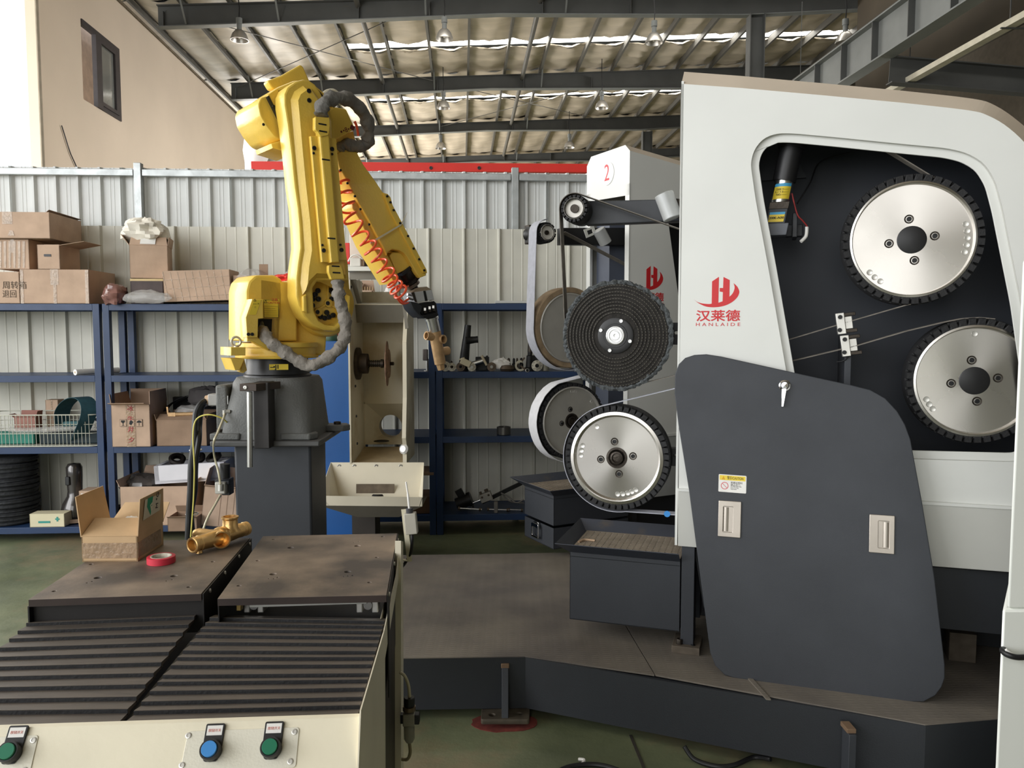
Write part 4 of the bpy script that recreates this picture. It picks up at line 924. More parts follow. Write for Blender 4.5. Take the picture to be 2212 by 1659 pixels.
for h0, h1, z0_, z1_ in ((0, -ch, 0, .045), (-ch, -W2 + ch, .045, .045), (-W2 + ch, -W2, .045, -.01)):
    b.quad(M2.w(0, cz(0) + z0_, h0), M2.w(1.3, cz(1.3) + z0_, h0), M2.w(1.3, cz(1.3) + z1_, h1), M2.w(0, cz(0) + z1_, h1))
    b.quad(M2.w(1.3, cz(1.3) + z0_, h0), M2.w(1.9, zt_ - .95 + z0_, h0), M2.w(1.9, zt_ - .95 + z1_, h1), M2.w(1.3, cz(1.3) + z1_, h1))
b.build('top_cover', MATS['dusty_white_enamel'], m2, smooth=20)
B().quad(M2.w(0, zb2, -W2), M2.w(1.9, zb2, -W2), M2.w(1.9, zt_ - .95, -W2), M2.w(0, zt_ - .01, -W2)).build('rear_panel', WHITE2, m2, smooth=0)
inn = [(.06, zb2), (.05 + .3, zb2), (.35, zt_ - .15), (.06, zt_ - .15)]
# slate column left in the opening, dark back with bolts
def end_box(nm, mt, a, b_, z0, z1, d0_, d1_, bev=.002):
    mbox(nm, mt, d0_, d1_, z0, z1, -b_, -a, m2, bev, M2)
end_box('inner_column', mat('inner_slate', (88, 94, 108), .5, 0, .06), W2 - .2, W2 - .05, zb2, zt_ - .3, .05, .3)
end_box('inner_back', mat('near_black_paint', (26, 26, 30), .7, 0, .1), .04, W2 - .2, zb2, zt_ - .12, .25, .28, 0)
for px, py in ((1318, 511), (1339, 511), (1309, 591), (1316, 591), (1324, 591), (1331, 591)):
    pt = Pl(M2.w(.24, 0, 0), FP2.u, Z_).hit(px, py); bolt(m2, pt, -M2.u, .012 if py < 550 else .006, .02 if py < 550 else .004, DSTEEL)
# number disc
nb = FP2.uv(1312, 375); rr = abs(FP2.uv(1323, 375)[0] - FP2.uv(1301, 375)[0]) / 2 * 1.0; rr = wrad(FP2, 0, (1312, 349), (1312, 400)) / 2
NP = Pl(FP2.w(*nb), FP2.u, Z_)
if NP.n.dot(M2.u) > 0: NP = Pl(NP.o, -FP2.u, Z_)
plate('number_disc', circ(0, 0, rr, 40), NP, .001, .004, mat('bright_white_label', (246, 246, 246), .4, 0, 0), m2)
text('number', '2', rr * 2.0, NP, 0, 0, .0045, mat('soft_red', (206, 60, 66), .5, 0, 0), m2, 'CENTER', sx=.85)
# lower step and base
mbox('step_ledge', WHITE, 0, 1.9, M2.hit(1452, 941).z, M2.hit(1452, 936).z, -.01, .012, m2, 0, M2)
mbox('lower_skirt', mat('lower_grey', (168, 170, 168), .4), .0, 1.9, zb2, M2.hit(1452, 941).z, -.01, .006, m2, 0, M2)
mbox('base_beam', SLATE2, .1, 1.9, ZP + .05, zb2, -W2 + .04, -.05, m2, 0, M2)
mbox('support_post', SLATE, .02, .1, ZP, zb2, -.12, -.02, m2, .002, M2); mbox('support_post', SLATE, .02, .1, ZP, zb2, -W2 + .02, -W2 + .12, m2, .002, M2)
logo_k = wrad(M2, 0, (1396, 600), (1432, 606)) / (650)
lc2 = M2.uv(1396, 616); logo(M2, lc2[0] + 155 * logo_k, lc2[1] - 220 * logo_k * 0, logo_k, 0, m2)
# its wheels
H2 = -.12
c21 = M2.uv(1232, 708, H2); r21 = wrad(M2, H2, (1232, 708), (1232, 620))
t = thing('felt_wheel', 'disc wheel with a worn beige felt rim on the numbered machine', 'wheel', m=M2.mat(*c21, H2))
FELT = mat('worn_beige_felt', (142, 122, 96), .9, 0, .2, 14, .3, 80)
B().lathe([(r21 * .86, -.1), (r21, -.1), (r21, -.01), (r21 * .98, 0), (r21 * .87, .001), (r21 * .86, -.01)], n=64).build('felt_rim', FELT, t, local=True)
B().lathe([(r21 * .86, -.09), (r21 * .86, 0), (r21 * .83, .003), (r21 * .8, -.006), (r21 * .25, -.008), (0, -.008)], n=64).build('disc', ALUP, t, local=True)
text('ink_stamp', '2-3\n16', .03, None, 0, 0, 0, INK, t, M=Matrix.Translation((r21 * .28, -r21 * .55, -.0075)) @ Matrix.Rotation(R(-12), 4, 'Z'))
bpy.data.objects[t.children[-1].name].matrix_local = Matrix.Identity(4)
c22 = M2.uv(1238, 910, H2); r22 = wrad(M2, H2, (1238, 910), (1238, 827))
contact_wheel('contact_wheel', 'serrated wheel wrapped by a wide white belt on the numbered machine', M2.mat(*c22, H2), r22, .1, hub=.2, holes=(150, 158, 143, 82, 90, 38), teeth=40, rim=.05, tire=.1, mt=ALUP, hubmt=DSTEEL)
cp2 = M2.uv(1183, 502, H2); rp2 = wrad(M2, H2, (1183, 502), (1183, 479))
t = contact_wheel('idler_pulley', 'small idler pulley with a pale rim on the numbered machine\'s arm', M2.mat(*cp2, H2), rp2, .1, hub=.22, teeth=12, rim=.02, tire=.26, mt=MATS['pale_pulley_face'], hubmt=DSTEEL)
for o in [c for c in t.children if c.name.startswith(('bolt', 'counterbore'))]: bpy.data.objects.remove(o)
tg1 = arc(cp2, rp2 + .014, 88, 180, 14)
pth = [M2.uv(1349, 575, H2), (cp2[0] + .06, cp2[1] + rp2 + .0)] + tg1 + arc(c21, r21 + .012, 182, 292, 24) + [(c21[0] + .22, c21[1] - r21 * .78)]
tag(ribbon('abrasive_belt', pth[2:], M2, H2 - .09, H2 + .005, -.003, BELTL), 'pale lilac belt hanging from the numbered machine\'s pulley round the felt-rimmed wheel', 'belt')
tag(ribbon('abrasive_belt', [M2.uv(1222, 500, H2 - .03), M2.uv(1349, 566, H2 - .03), M2.uv(1370, 577, H2 - .03)], M2, H2 - .09, H2 - .03, -.003, BELT), 'dark grey belt slanting down from the numbered machine\'s pulley into its housing', 'belt')
pth = [M2.uv(1290, 808, H2)] + arc(c22, r22 + .02, 112, 262, 30)
pth += [M2.uv(1275, 1005, H2)]
q = random.Random(2); pth = [(x + (q.random() - .5) * .004, y + (q.random() - .5) * .004) for x, y in pth]
tag(ribbon('abrasive_belt', pth, M2, H2 - .1, H2 - .0, -.003, BELTW), 'wide white belt hanging loose round the numbered machine\'s lower wheel', 'belt')
arm = thing('upper_arm', 'black arm with a rounded end cap on the numbered machine', 'arm', m=M2.mat(*cp2, H2 - .1))
ap = M2.pts([(1215, 492), (1349, 492), (1372, 492), (1372, 529), (1349, 530), (1215, 528)], H2 - .1)
plate('arm_bar', ap, M2, H2 - .17, H2 - .1, BLACK, arm, bev=.004)
c_ = M2.w(*cp2, H2 - .02); B().cyl(M2.w(*cp2, H2 - .17), M2.w(*cp2, H2 - .005), rp2 * .2, n=24).build('axle', DSTEEL, arm)
ew = at(1137, 508, 5.1); B().lathe([(0, .03), (.03, .025), (.048, 0), (.05, -.05), (0, -.05)], p0=at(1141, 507, 5.12), ax=(-.93, .3, 0), n=20).build('end_cap', BLACK, arm)
B().box((0, 0, 0), (.03, .06, .12), Matrix.Translation(at(1142, 507, 5.14)) @ Matrix.Rotation(A2, 4, 'Z')).build('end_bracket', DSTEEL, arm, bev=.004)
B().bar(at(1142, 507, 5.14), M2.w(*cp2, H2 - .14), .05, .1).build('arm_link', BLACK, arm)
ct = thing('tension_cylinder', 'small light grey cylinder on a white bracket above the numbered machine\'s slanting belt', 'cylinder', m=M2.mat(*M2.uv(1300, 510, H2), H2))
lo, hi_ = M2.hit(1309, 526, H2 + .01), M2.hit(1293, 496, H2 + .01); ax_ = (hi_ - lo).normalized()
B().cyl(lo, hi_, .04, n=28).build('cap', MATS['pale_grey_paint'], ct, bev=.003)
plate('slotted_bracket', M2.pts([(1262, 496), (1284, 488), (1289, 505), (1268, 514)], H2 - .02), M2, H2 - .03, H2 - .025, mat('white_bracket', (206, 206, 200), .5), ct, holes=[[(x * .5 + .5 * sum(q[0] for q in M2.pts([(1262, 496), (1284, 488), (1289, 505), (1268, 514)], H2 - .02)) / 4, y * .5 + .5 * sum(q[1] for q in M2.pts([(1262, 496), (1284, 488), (1289, 505), (1268, 514)], H2 - .02)) / 4) for x, y in M2.pts([(1262, 496), (1284, 488), (1289, 505), (1268, 514)], H2 - .02)]])
B().lathe([(0, .05), (.035, .035), (.05, 0), (.05, -.06), (0, -.06)], p0=Pl(M2.w(.2, 0, 0), FP2.u, Z_).hit(1346, 548), ax=(0, -1, 0), n=20).build('steel_knob', STEEL, m2)
for y0, y1 in ((697, 716), (905, 925)):
    a = c21 if y0 < 800 else c22
    t_ = thing('wheel_carrier', 'black carrier bar behind the numbered machine\'s ' + ('felt-rimmed wheel' if y0 < 800 else 'belt-wrapped lower wheel'), 'bar', m=M2.mat(*a, H2 - .12), group='wheel carriers')
    mbox('carrier_bar', BLACK, a[0], .3, a[1] - .06, a[1] + .05, H2 - .17, H2 - .12, t_, .002, M2)
# its tray with a drawer and chrome latch
T2 = M2.off(.06)
ua = T2.uv(1196, 1100)[0]; zt2 = T2.off(.06).hit(1192, 1060).z; zbt = T2.hit(1196, 1187).z
t2 = chip_tray('chip_tray', 'slate chip tray with a latched drawer below the numbered machine\'s wheels', T2, (ua, T2.uv(1357, 1100)[0]), .36, zt2, .07, .05, zt2 - .05 - zbt, 0, drawer=True)
EP = Pl(T2.w(ua - .003, 0, 0), M2.n, Z_)
if EP.n.dot(M2.u) > 0: EP = Pl(EP.o, -M2.n, Z_)
for o in [c for c in t2.children if c.name.startswith('drawer_side')][:1]:
    a_, b_ = EP.uv(1161, 1145)
    lt = plate('drawer_latch', rnd_poly([(a_ - .045, b_ - .045), (a_ + .045, b_ - .045), (a_ + .045, b_ + .045), (a_ - .045, b_ + .045)], .012), EP, .012, .022, CHR, t2, holes=[rnd_poly([(a_ - .03, b_ - .032), (a_ + .03, b_ - .032), (a_ + .03, b_ + .02), (a_ - .03, b_ + .02)], .008)], bev=.003)
    B().box((0, 0, 0), (.06, .03, .012), EP.mat(a_, b_ + .04, .006)).build('latch_hook', CHR, t2, bev=.002)
# white cabinet cutting the right edge of the picture
cabx = thing('white_cabinet', 'tall white cabinet cutting the right edge of the picture', 'cabinet', loc=(1.45, 2.1, 0))
Yc = 2.0; tl, bl2 = at(2207, 560, Yc), at(2160, 1650, Yc); xl = (at(2203, 700, Yc).x + at(2172, 1400, Yc).x) / 2
def cab(nm, x0, z0, z1, xs):
    dx = x0 / Yc * .5 + .03
    B().prism([(x0, Yc, z0), (x0 + .8, Yc, z0), (x0 + .8 + dx, Yc + .5, z0), (x0 + dx, Yc + .5, z0)], (0, 0, z1 - z0)).build(nm, mat('ivory_cabinet', (232, 234, 228), .4, 0, .01), cabx, bev=.008)
zsp = at(2190, 1316, Yc).z
cab('cabinet_body', xl, zsp, tl.z, 0); cab('cabinet_base', xl - .012, 0, zsp, 0)
cable('cabinet_cable', [at(2230, 1418, 1.96), at(2200, 1420, 1.955), at(2178, 1415, 1.96), at(2166, 1406, 1.985), at(2170, 1398, 2.02)], .0075, BLACK, 'black cable wrapped round the left edge of the white cabinet')
cable('cabinet_cable', [at(2172, 1404, 1.97), at(2188, 1415, 1.965), at(2230, 1432, 1.96)], .005, PAPER, 'pale cable beside the black one on the white cabinet')
# ================================================================ robot
PS = R(40); RO = at(600, 800, 4.0); RX, RY = RO.x, RO.y
RP = Pl((RX, RY, 0), (math.cos(PS), math.sin(PS), 0), (0, 0, 1))
rb = thing('industrial_robot', 'yellow jointed industrial robot arm standing on a grey pedestal', 'robot', loc=(RX, RY, at(600, 940, 3.9).z))
def rp(name, px, s0, s1, mt=YEL, par=None, bev=.008, r=0, holes=(), smooth=40):
    pts = RP.pts(px, s1); 
    if r: pts = rnd_poly(pts, r)
    return plate(name, pts, RP, s0, s1, mt, par or rb, holes=[RP.pts(h, s1) for h in holes], bev=bev, smooth=smooth)
def rz_(y, Y=4.0): return at(600, y, Y).z
# pedestal
pd = thing('robot_pedestal', 'dark slate steel pedestal with a thick top plate under the robot', 'pedestal', loc=(RX, RY, ZP))
zpl = 1.117; Mz = lambda x, y, z, a=0: Matrix.Translation((x, y, z)) @ Matrix.Rotation(R(a), 4, 'Z')
B().box((0, 0, 0), (.37, .36, zpl - .026 - ZP), Mz(-1.17, 3.97, (zpl - .026 + ZP) / 2, 2)).build('column_body', SLATE, pd, bev=.012)
o = B().box((0, 0, 0), (.52, .52, .028), Mz(-1.185, 3.985, zpl - .014, 1)).build('top_plate', mat('pedestal_plate', (78, 78, 78), .5, .1, .08, 8, .1, 80), pd, bev=.006)
B().box((0, 0, 0), (.5, .5, .02), Mz(-1.17, 3.97, ZP + .011, 2)).build('foot_plate', SLATE2, pd, bev=.004)
# grey cast base
z0, z1 = zpl, rz_(812)
def loft(b, rings):
    n = len(rings[0]); vs = [p for r_ in rings for p in r_]
    fs = [(i * n + j, i * n + (j + 1) % n, (i + 1) * n + (j + 1) % n, (i + 1) * n + j) for i in range(len(rings) - 1) for j in range(n)]
    fs += [tuple(range(n))[::-1], tuple(range((len(rings) - 1) * n, len(rings) * n))]
    return b.add(vs, fs)
def rring(cx, cy, w_, d_, z, r_, k=5): return [(cx + x, cy + y, z) for x, y in rnd_poly([(-w_ / 2, -d_ / 2), (w_ / 2, -d_ / 2), (w_ / 2, d_ / 2), (-w_ / 2, d_ / 2)], r_, k)]
b = loft(B(), [rring(RX, RY - .02, .45, .44, z0, .05), rring(RX, RY - .02, .44, .43, z0 + .05, .07), rring(RX + .005, RY, .40, .4, z1 - .025, .14), rring(RX + .005, RY, .38, .38, z1, .16)])
b.build('base_casting', CASTG, rb, smooth=50)
for x, y in ((-.21, -.2), (.13, -.2), (.22, .12), (-.2, .17)):
    o = B().prism([(RX + x + a, RY + y + c, z0) for a, c in ((-.05, -.05), (.09, -.05), (.12, .0), (.09, .07), (-.05, .07))], (0, 0, .032)).build('base_foot', CASTG, rb, bev=.006)
    bolt(rb, (RX + x + (.05 if x > 0 else -.02), RY + y + .01, z0 + .032), Z_, .019, .014, DSTEEL)
B().box((RX - .225, RY - .1, z0 + .14), (.06, .16, .24)).build('connector_box', CASTG, rb, bev=.012)
zc0, zc1 = rz_(812), rz_(776)
B().lathe([(.168, zc0 - .003), (.166, zc0 + .008), (.158, zc0 + .014), (.152, zc1 - .008), (.15, zc1 + .012), (0, zc1 + .012)], p0=(RX, RY, 0), n=56).build('rotation_collar', mat('satin_black', (22, 23, 26), .42, 0, .05), rb)
sp_ = Pl((RX + .035, RY - .152, (zc0 + zc1) / 2 + .01), (1, .25, 0), (0, 0, 1))
plate('axis_label', [(-.03, -.014), (.06, -.014), (.06, .014), (-.03, .014)], sp_, 0, .001, STICKY, rb); text('axis_text', '–•J1', .026, sp_, -.024, 0, .0015, INK, rb, bold=.001)
# yellow turntable
B().lathe([(0, zc1 + .008), (.2, zc1 + .008), (.205, zc1 + .015), (.205, rz_(768)), (.19, rz_(766)), (.19, rz_(750)), (.2, rz_(749)), (.2, rz_(740)), (.12, rz_(738)), (0, rz_(738))], p0=(RX, RY, 0), n=48).build('turntable', YEL, rb, smooth=40)
rp('stop_block', [(499, 750), (531, 750), (531, 768), (499, 768)], .06, .2, bev=.004)
rp('stop_wedge', [(498, 774), (529, 774), (518, 800), (508, 800)], .06, .19, bev=.004)
rp('stop_tip', [(528, 776), (534, 800), (526, 806), (518, 803), (523, 790)], .1, .14, bev=.002)
el = RP.hit(510, 738, .15)
b = B(); b.tube([el + (RP.u * math.cos(a) * .5 + V((1, 0, 0)) * math.cos(a) * .5 + Z_ * math.sin(a)) * .022 for a in [2 * math.pi * i / 28 for i in range(29)]], .0058, 8, cap=False).cyl(el - Z_ * .04, el - Z_ * .02, .012)
b.build('eye_bolt', mat('zinc_eye_bolt', (196, 188, 168), .4, .7, .05), rb)
# turret body
body = [(604, 640), (621, 612), (650, 602), (700, 612), (734, 670), (707, 718), (704, 768), (600, 768), (596, 742), (583, 717), (585, 706), (604, 693)]
rp('turret_body', body, -.16, .066, r=.02, bev=.012)
rp('turret_lug', [(619, 748), (662, 746), (674, 758), (670, 772), (640, 774), (619, 768)], .03, .15, bev=.006, r=.008)
bolt(rb, RP.hit(661, 766, .15), RP.n, .012, .003, BLACK, 'bolt_hole')
rp('turret_rib', [(604, 660), (612, 655), (616, 700), (600, 712), (606, 735), (616, 744), (600, 744), (588, 715), (604, 695)], .03, .09, bev=.008, r=.01)
B().cyl(RP.hit(617, 678, .05), RP.hit(617, 678, .085), .017, n=24).build('boss', YEL, rb, bev=.002); bolt(rb, RP.hit(617, 678, .088), RP.n, .009, .002, BLACK, 'bolt_hole')
rp('motor_cover', [(532, 737), (532, 628), (537, 608), (552, 594), (594, 594), (606, 601), (610, 606), (612, 640), (606, 737)], -.14, .1, bev=.012, r=.01)
rp('motor_cover_rear', [(560, 737), (560, 600), (642, 612), (642, 737)], -.16, .1, bev=.01)
bx = rp('cable_entry_box', [(531, 686), (545, 646), (568, 646), (569, 688), (558, 689), (557, 729), (534, 729)], .11, .19, bev=.003)
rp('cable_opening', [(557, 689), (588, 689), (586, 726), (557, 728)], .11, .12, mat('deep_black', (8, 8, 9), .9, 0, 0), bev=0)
rp('entry_tongue', [(534, 728), (556, 728), (584, 750), (580, 757), (548, 738), (534, 738)], .12, .17, bev=.003)
st = rp('caution_plate', [(568.5, 647), (603, 647), (602, 686.5), (568.5, 686.5)], .12, .123, STICKY, bev=0)
sc_, sd = RP.uv(586, 667, .124)
text('caution_text', '注意', .016, RP, sc_ + .018, sd + .043, .1235, mat('red_ink', (190, 60, 50), .7, 0, 0), st, 'CENTER'); text('caution_text', 'CAUTION', .014, RP, sc_ + .014, sd + .029, .1235, MATS['red_ink'], st, 'CENTER', maxw=.058)
text('caution_text', '————————\n———— ——\n———————\n——— ————\n————————\n—— —————', .0105, RP, sc_ - .038, sd - .014, .1235, mat('soft_ink', (90, 80, 40), .7, 0, 0), st, maxw=.074)
a_, c_ = RP.uv(568.5, 647, .123), RP.uv(602.5, 686.5, .123)
plate('plate_border', [(a_[0] + .001, c_[1] + .001), (c_[0] - .001, c_[1] + .001), (c_[0] - .001, a_[1] - .001), (a_[0] + .001, a_[1] - .001)], RP, .123, .1236, INK, st, holes=[[(a_[0] + .003, c_[1] + .003), (c_[0] - .003, c_[1] + .003), (c_[0] - .003, a_[1] - .003), (a_[0] + .003, a_[1] - .003)]])
tri = [(sc_ - .036, sd + .028), (sc_ - .018, sd + .028), (sc_ - .027, sd + .044)]; plate('warning_triangle', tri, RP, .1235, .124, INK, st, holes=[[(sc_ - .033, sd + .0295), (sc_ - .021, sd + .0295), (sc_ - .027, sd + .040)]])
for x, y in ((536, 722), (544.5, 722)): bolt(rb, RP.hit(x, y, .191), RP.n, .008, .004)
lp_ = Pl(RP.hit(549, 665, .192), RP.u, Z_)
b = rp('warning_label', [(548, 648), (564, 648), (553, 680), (537, 680)], .19, .1915, STICKY, bev=0); text('label_text', '△\n— =\n ◌', .016, RP, *RP.uv(547, 656, .192), .192, INK, b)
# shoulder joint
J2 = (697, 660); j2a, j2b = RP.uv(*J2, .08); J2c = RP.w(j2a, j2b, 0)
def rlathe(name, px, s0, prof, mt=YEL, n=48, par=None):
    a, c = RP.uv(*px, s0); return B().lathe(prof, p0=RP.w(a, c, s0), ax=RP.n, n=n).build(name, mt, par or rb)
r2 = wrad(RP, .1, (697, 660), (697, 725))
rlathe('shoulder_hub', J2, .03, [(0, -.02), (r2 * 1.06, -.02), (r2 * 1.06, .03), (r2 * 1.02, .034), (r2 * 1.0, .034)])
rlathe('shoulder_gap', J2, .064, [(r2 * .98, 0), (r2 * .98, .01)], BLACK)
rlathe('shoulder_ring', J2, .07, [(0, 0), (r2 * .99, 0), (r2 * 1.04, .008), (r2 * 1.04, .03), (r2 * .98, .045), (r2 * .5, .045)])
# lower arm casting with recess
hole = [(676, 622), (685, 609), (749, 609), (753, 640), (750, 668), (738, 694), (722, 704), (703, 701), (689, 692), (679, 671)]
arm_px = [(614, 203), (621, 188), (638, 176), (655, 171), (668, 173), (681, 182), (692, 198), (699, 214), (712, 236), (722, 262), (724, 308), (730, 355), (739, 449), (742, 500), (746, 527), (753, 574), (755, 612), (759, 645), (758, 668), (751, 690), (738, 708), (722, 716), (700, 714), (676, 704), (656, 684), (645, 660), (640, 640), (640, 600), (643, 572), (648.5, 535), (646.5, 490), (643, 450), (636, 402), (629, 332), (621, 268), (614, 226)]
rp('lower_arm', arm_px, .115, .225, bev=.009, holes=[hole])
fa_ = RP.pts([(626, 215), (634, 196), (654, 183), (674, 190), (690, 212), (708, 240), (718, 262), (720, 308), (727, 380), (740, 500), (746, 560), (749, 603), (684, 603), (672, 616), (652, 640), (647, 612), (650, 575), (656, 540), (652, 480), (643, 402), (636, 330), (630, 262)], .225)
fb_ = inset(fa_, .03)
b = B(); n_ = len(fa_); b.add([RP.w(*p, .22) for p in fa_] + [RP.w(*p, .253) for p in fb_], [(i, (i + 1) % n_, n_ + (i + 1) % n_, n_ + i) for i in range(n_)] + [tuple(range(n_, 2 * n_))])
b.build('arm_face', YEL, rb, smooth=25)
rlathe('flange_disc', (712, 655), .13, [(0, 0), (r2 * .86, 0), (r2 * .86, .012), (r2 * .8, .014), (0, .014)], YEL)
for x, y in ((686, 628), (680, 636), (675, 646), (687, 646), (674, 660), (714, 627), (718, 632), (717, 645), (708, 655), (686, 674), (705, 675), (692, 684), (701, 687), (710, 685), (719, 681)):
    if (x, y) in ((708, 655), (686, 674)):
        rlathe('boss', (x, y), .145, [(.021, 0), (.021, .012), (.018, .014), (0, .014)], YEL, 20); bolt(rb, RP.hit(x, y, .16), RP.n, .011, .002)
    else: bolt(rb, RP.hit(x, y, .145), RP.n, .0132, .01)
for a in (90, 210, 330):
    c = RP.hit(708, 655, .148); d = RP.u * math.cos(R(a)) + Z_ * math.sin(R(a)); B().bar(c + d * .015, c + d * r2 * .6, .008, .01, up=RP.n).build('flange_rib', YEL, rb)
for x, y in ((667, 196.5), (667.5, 217)): bolt(rb, RP.hit(x, y, .252), RP.n, .011, .004)
rp('arm_web', [(655, 640), (662, 636), (664, 676), (656, 672)], .2, .245, bev=.006)
# cable guide on the arm
rp('guide_plate', [(670, 294), (726, 299), (733, 380), (742, 480), (749, 562), (697, 562), (690, 510), (678, 400)], .252, .262, bev=.002)
rp('guide_strip', [(671, 294), (690, 293), (712, 567), (696, 566)], .262, .285, bev=.004)
rp('guide_channel', [(690, 286), (711, 287), (716, 345), (734, 567), (716, 567), (700, 400)], .262, .31, bev=.008)
rp('upper_tab', [(681, 252), (712, 254), (713, 273), (710, 292), (693, 296), (686, 284), (681, 280)], .285, .315, bev=.003, r=.006)
rp('lower_tab', [(710, 573), (736, 572), (739, 578), (745, 603), (716, 604), (714, 598), (710, 588)], .285, .31, bev=.003, r=.006)
for x, y, sft in ((696.5, 268.5, .315), (698, 284, .315), (704, 345, .31), (716, 515, .31), (725, 575, .311), (727, 589, .311)):
    a, c = RP.uv(x, y, sft); plate('slot', rnd_poly([(a - .021, c - .0035), (a + .021, c - .0035), (a + .021, c + .0035), (a - .021, c + .0035)], .003), RP, sft - .001, sft + .0012, BLACK, rb)
for x, y, r_, sf in ((678.5, 320, .0105, .286), (717, 322, .0105, .262), (677, 331, .006, .286), (717, 333, .006, .262), (699, 541, .0105, .286), (737.5, 540, .0105, .262), (696, 529.5, .006, .286), (735, 529, .006, .262)): bolt(rb, RP.hit(x, y, sf), RP.n, r_, .005)
text('axis_text', '2\n+', .03, RP, *RP.uv(743, 575, .24), .2365, INK, rb, 'CENTER'); 
# elbow and rear motor
rp('elbow_housing', [(574, 206), (600, 188), (640, 172), (675, 178), (702, 200), (724, 228), (728, 303), (700, 322), (640, 324), (622, 296), (600, 250)], -.12, .09, r=.02, bev=.014)
rlathe('elbow_gap', (655, 235), .085, [(0, 0), (r2 * .8, 0), (r2 * .8, .025)], BLACK)
rp('elbow_motor_cover', [(557, 226), (563, 211), (579, 206), (591, 226), (608, 262), (623, 292), (618, 300), (606, 302), (593, 295), (577, 275), (562, 250)], -.2, .1, bev=.006, r=.012)
rp('cover_seam', [(577, 209), (581, 206), (625, 292), (621, 296)], .1, .116, BLACK, bev=0)
rp('cover_body', [(566, 215), (579, 207), (622, 294), (606, 300), (594, 293), (565, 246)], -.2, .09, bev=.01)
rp('motor_bracket', [(579, 204), (600, 190), (625, 288), (628, 300), (623, 302), (600, 250)], -.1, .112, bev=.004)
rp('motor_mount', [(586, 310), (629, 297), (632, 334), (621, 330), (589, 320)], -.1, .1, bev=.006)
for x, y in ((590, 230), (601, 247), (605, 258), (620, 283)): bolt(rb, RP.hit(x, y, .114), RP.n, .0075, .008)
bolt(rb, RP.hit(569, 269, .101), RP.n, .007, .003)
rp('rear_cover_plate', [(577, 174), (607, 163), (649, 139), (655, 143), (668, 172), (676, 190), (640, 200), (588, 192)], -.12, -.06, bev=.008, r=.012)
rp('elbow_gearbox', [(706, 240), (722, 230), (748, 235), (757, 254), (768, 278), (746, 292), (724, 303), (704, 292)], -.02, .12, bev=.008, r=.01)
text('serial_marks', '▪•8•◆', .035, RP, *RP.uv(751, 280, .121), .121, mat('dark_red_ink', (110, 40, 30), .7, 0, 0), rb, 'CENTER', rot=R(24))
rp('elbow_neck', [(720, 296), (764, 282), (775, 330), (740, 345), (724, 335)], -.08, .06, bev=.008)
# forearm fork
FA = mat('robot_yellow_shaded', (228, 180, 34), .4, 0, .05, 5, .1, 90)
FAM = YEL
rp('forearm', [(727, 333), (740, 326), (771, 328), (785, 355), (812, 392), (828, 416), (846, 450), (921, 587), (921, 595), (908, 600), (900, 591), (880, 556), (873, 547), (863, 541), (847, 539), (838, 545), (836, 552), (828, 534), (797, 476), (774, 437), (751, 395), (733, 362)], -.09, .07, FAM, bev=.006)
rp('forearm_side_cover', [(828, 416), (838, 419), (844, 426), (849, 444), (870, 483), (922, 583), (923, 590), (915, 589), (846, 462)], -.06, .085, FAM, bev=.003)
rp('forearm_strut', [(761, 436), (766, 430), (776, 440), (800, 480), (830, 536), (862, 598), (853, 613), (838, 588), (801, 528), (781, 482), (761, 450)], -.12, .05, FAM, bev=.006)
rp('wrist_block', [(842, 552), (848, 545), (866, 545), (892, 574), (886, 578), (858, 592)], -.07, .04, FAM, bev=.006)
for x, y in ((836, 424), (843, 437), (850, 454), (864, 482), (881, 510), (893, 537), (905, 560), (916, 584), (766, 424), (778, 452), (797, 485), (735, 368), (750, 396)): bolt(rb, RP.hit(x, y, .086 if x > 830 else .071), RP.n, .0065, .006)
w0, w1, w2_ = RP.hit(870, 580, -.02), RP.hit(884, 603, -.02), RP.hit(893, 620, -.02); wa = (w1 - w0).normalized()
B().box((0, 0, 0), (.14, .12, .02), Matrix.Translation(w0 + wa * .005) @ Matrix((basis(wa)[0], basis(wa)[1], wa)).transposed().to_4x4()).build('wrist_plate', BLACK, rb, bev=.003)
B().lathe([(.055, 0), (.06, .02), (.06, .06), (.056, .07), (.062, .075), (.062, .09), (.04, .095), (.034, .1), (.034, .12), (.02, .12), (.02, .15)], p0=w0, ax=wa, n=36).build('wrist_flange', mat('dark_wrist_steel', (52, 46, 44), .3, .8, .15, 10), rb)
B().lathe([(.041, .1), (.043, .105), (.043, .118), (.03, .12)], p0=w0, ax=wa, n=24).build('tool_ring', mat('rubbed_steel', (120, 108, 98), .4, .9), rb)
rp('cable_tie', [(800, 523), (866, 484), (880, 459), (867, 487), (801, 527)], .086, .09, mat('nylon_tie', (220, 210, 180), .5), bev=0)
# gripper
gr = rp('gripper', [(889, 632), (933, 626), (938, 647), (901, 653)], -.07, .05, mat('gripper_grey', (186, 188, 190), .45, .0, .05, 8), bev=.003)
rp('gripper_rail', [(915, 628.5), (919, 628), (924, 650), (919, 650.5)], .05, .054, BLACK, gr, bev=0)
rp('gripper_side', [(889, 632), (895, 631), (901, 653), (897, 652)], .05, .056, DSTEEL, gr, bev=.001)
rp('gripper_top', [(889, 632), (902, 622), (922, 619), (933, 626), (911, 630)], -.07, .03, mat('dusty_top', (150, 134, 112), .7), gr, bev=.002)
rp('jaw_plate', [(887, 651), (902, 654), (912, 662), (908, 676), (912, 686), (904, 679), (894, 668)], -.05, .05, SLATE2, gr, bev=.003)
rp('jaw', [(908, 656), (938, 650), (943, 655), (946, 676), (942, 682), (915, 686), (909, 676)], -.06, .02, BLACK, gr, bev=.004)
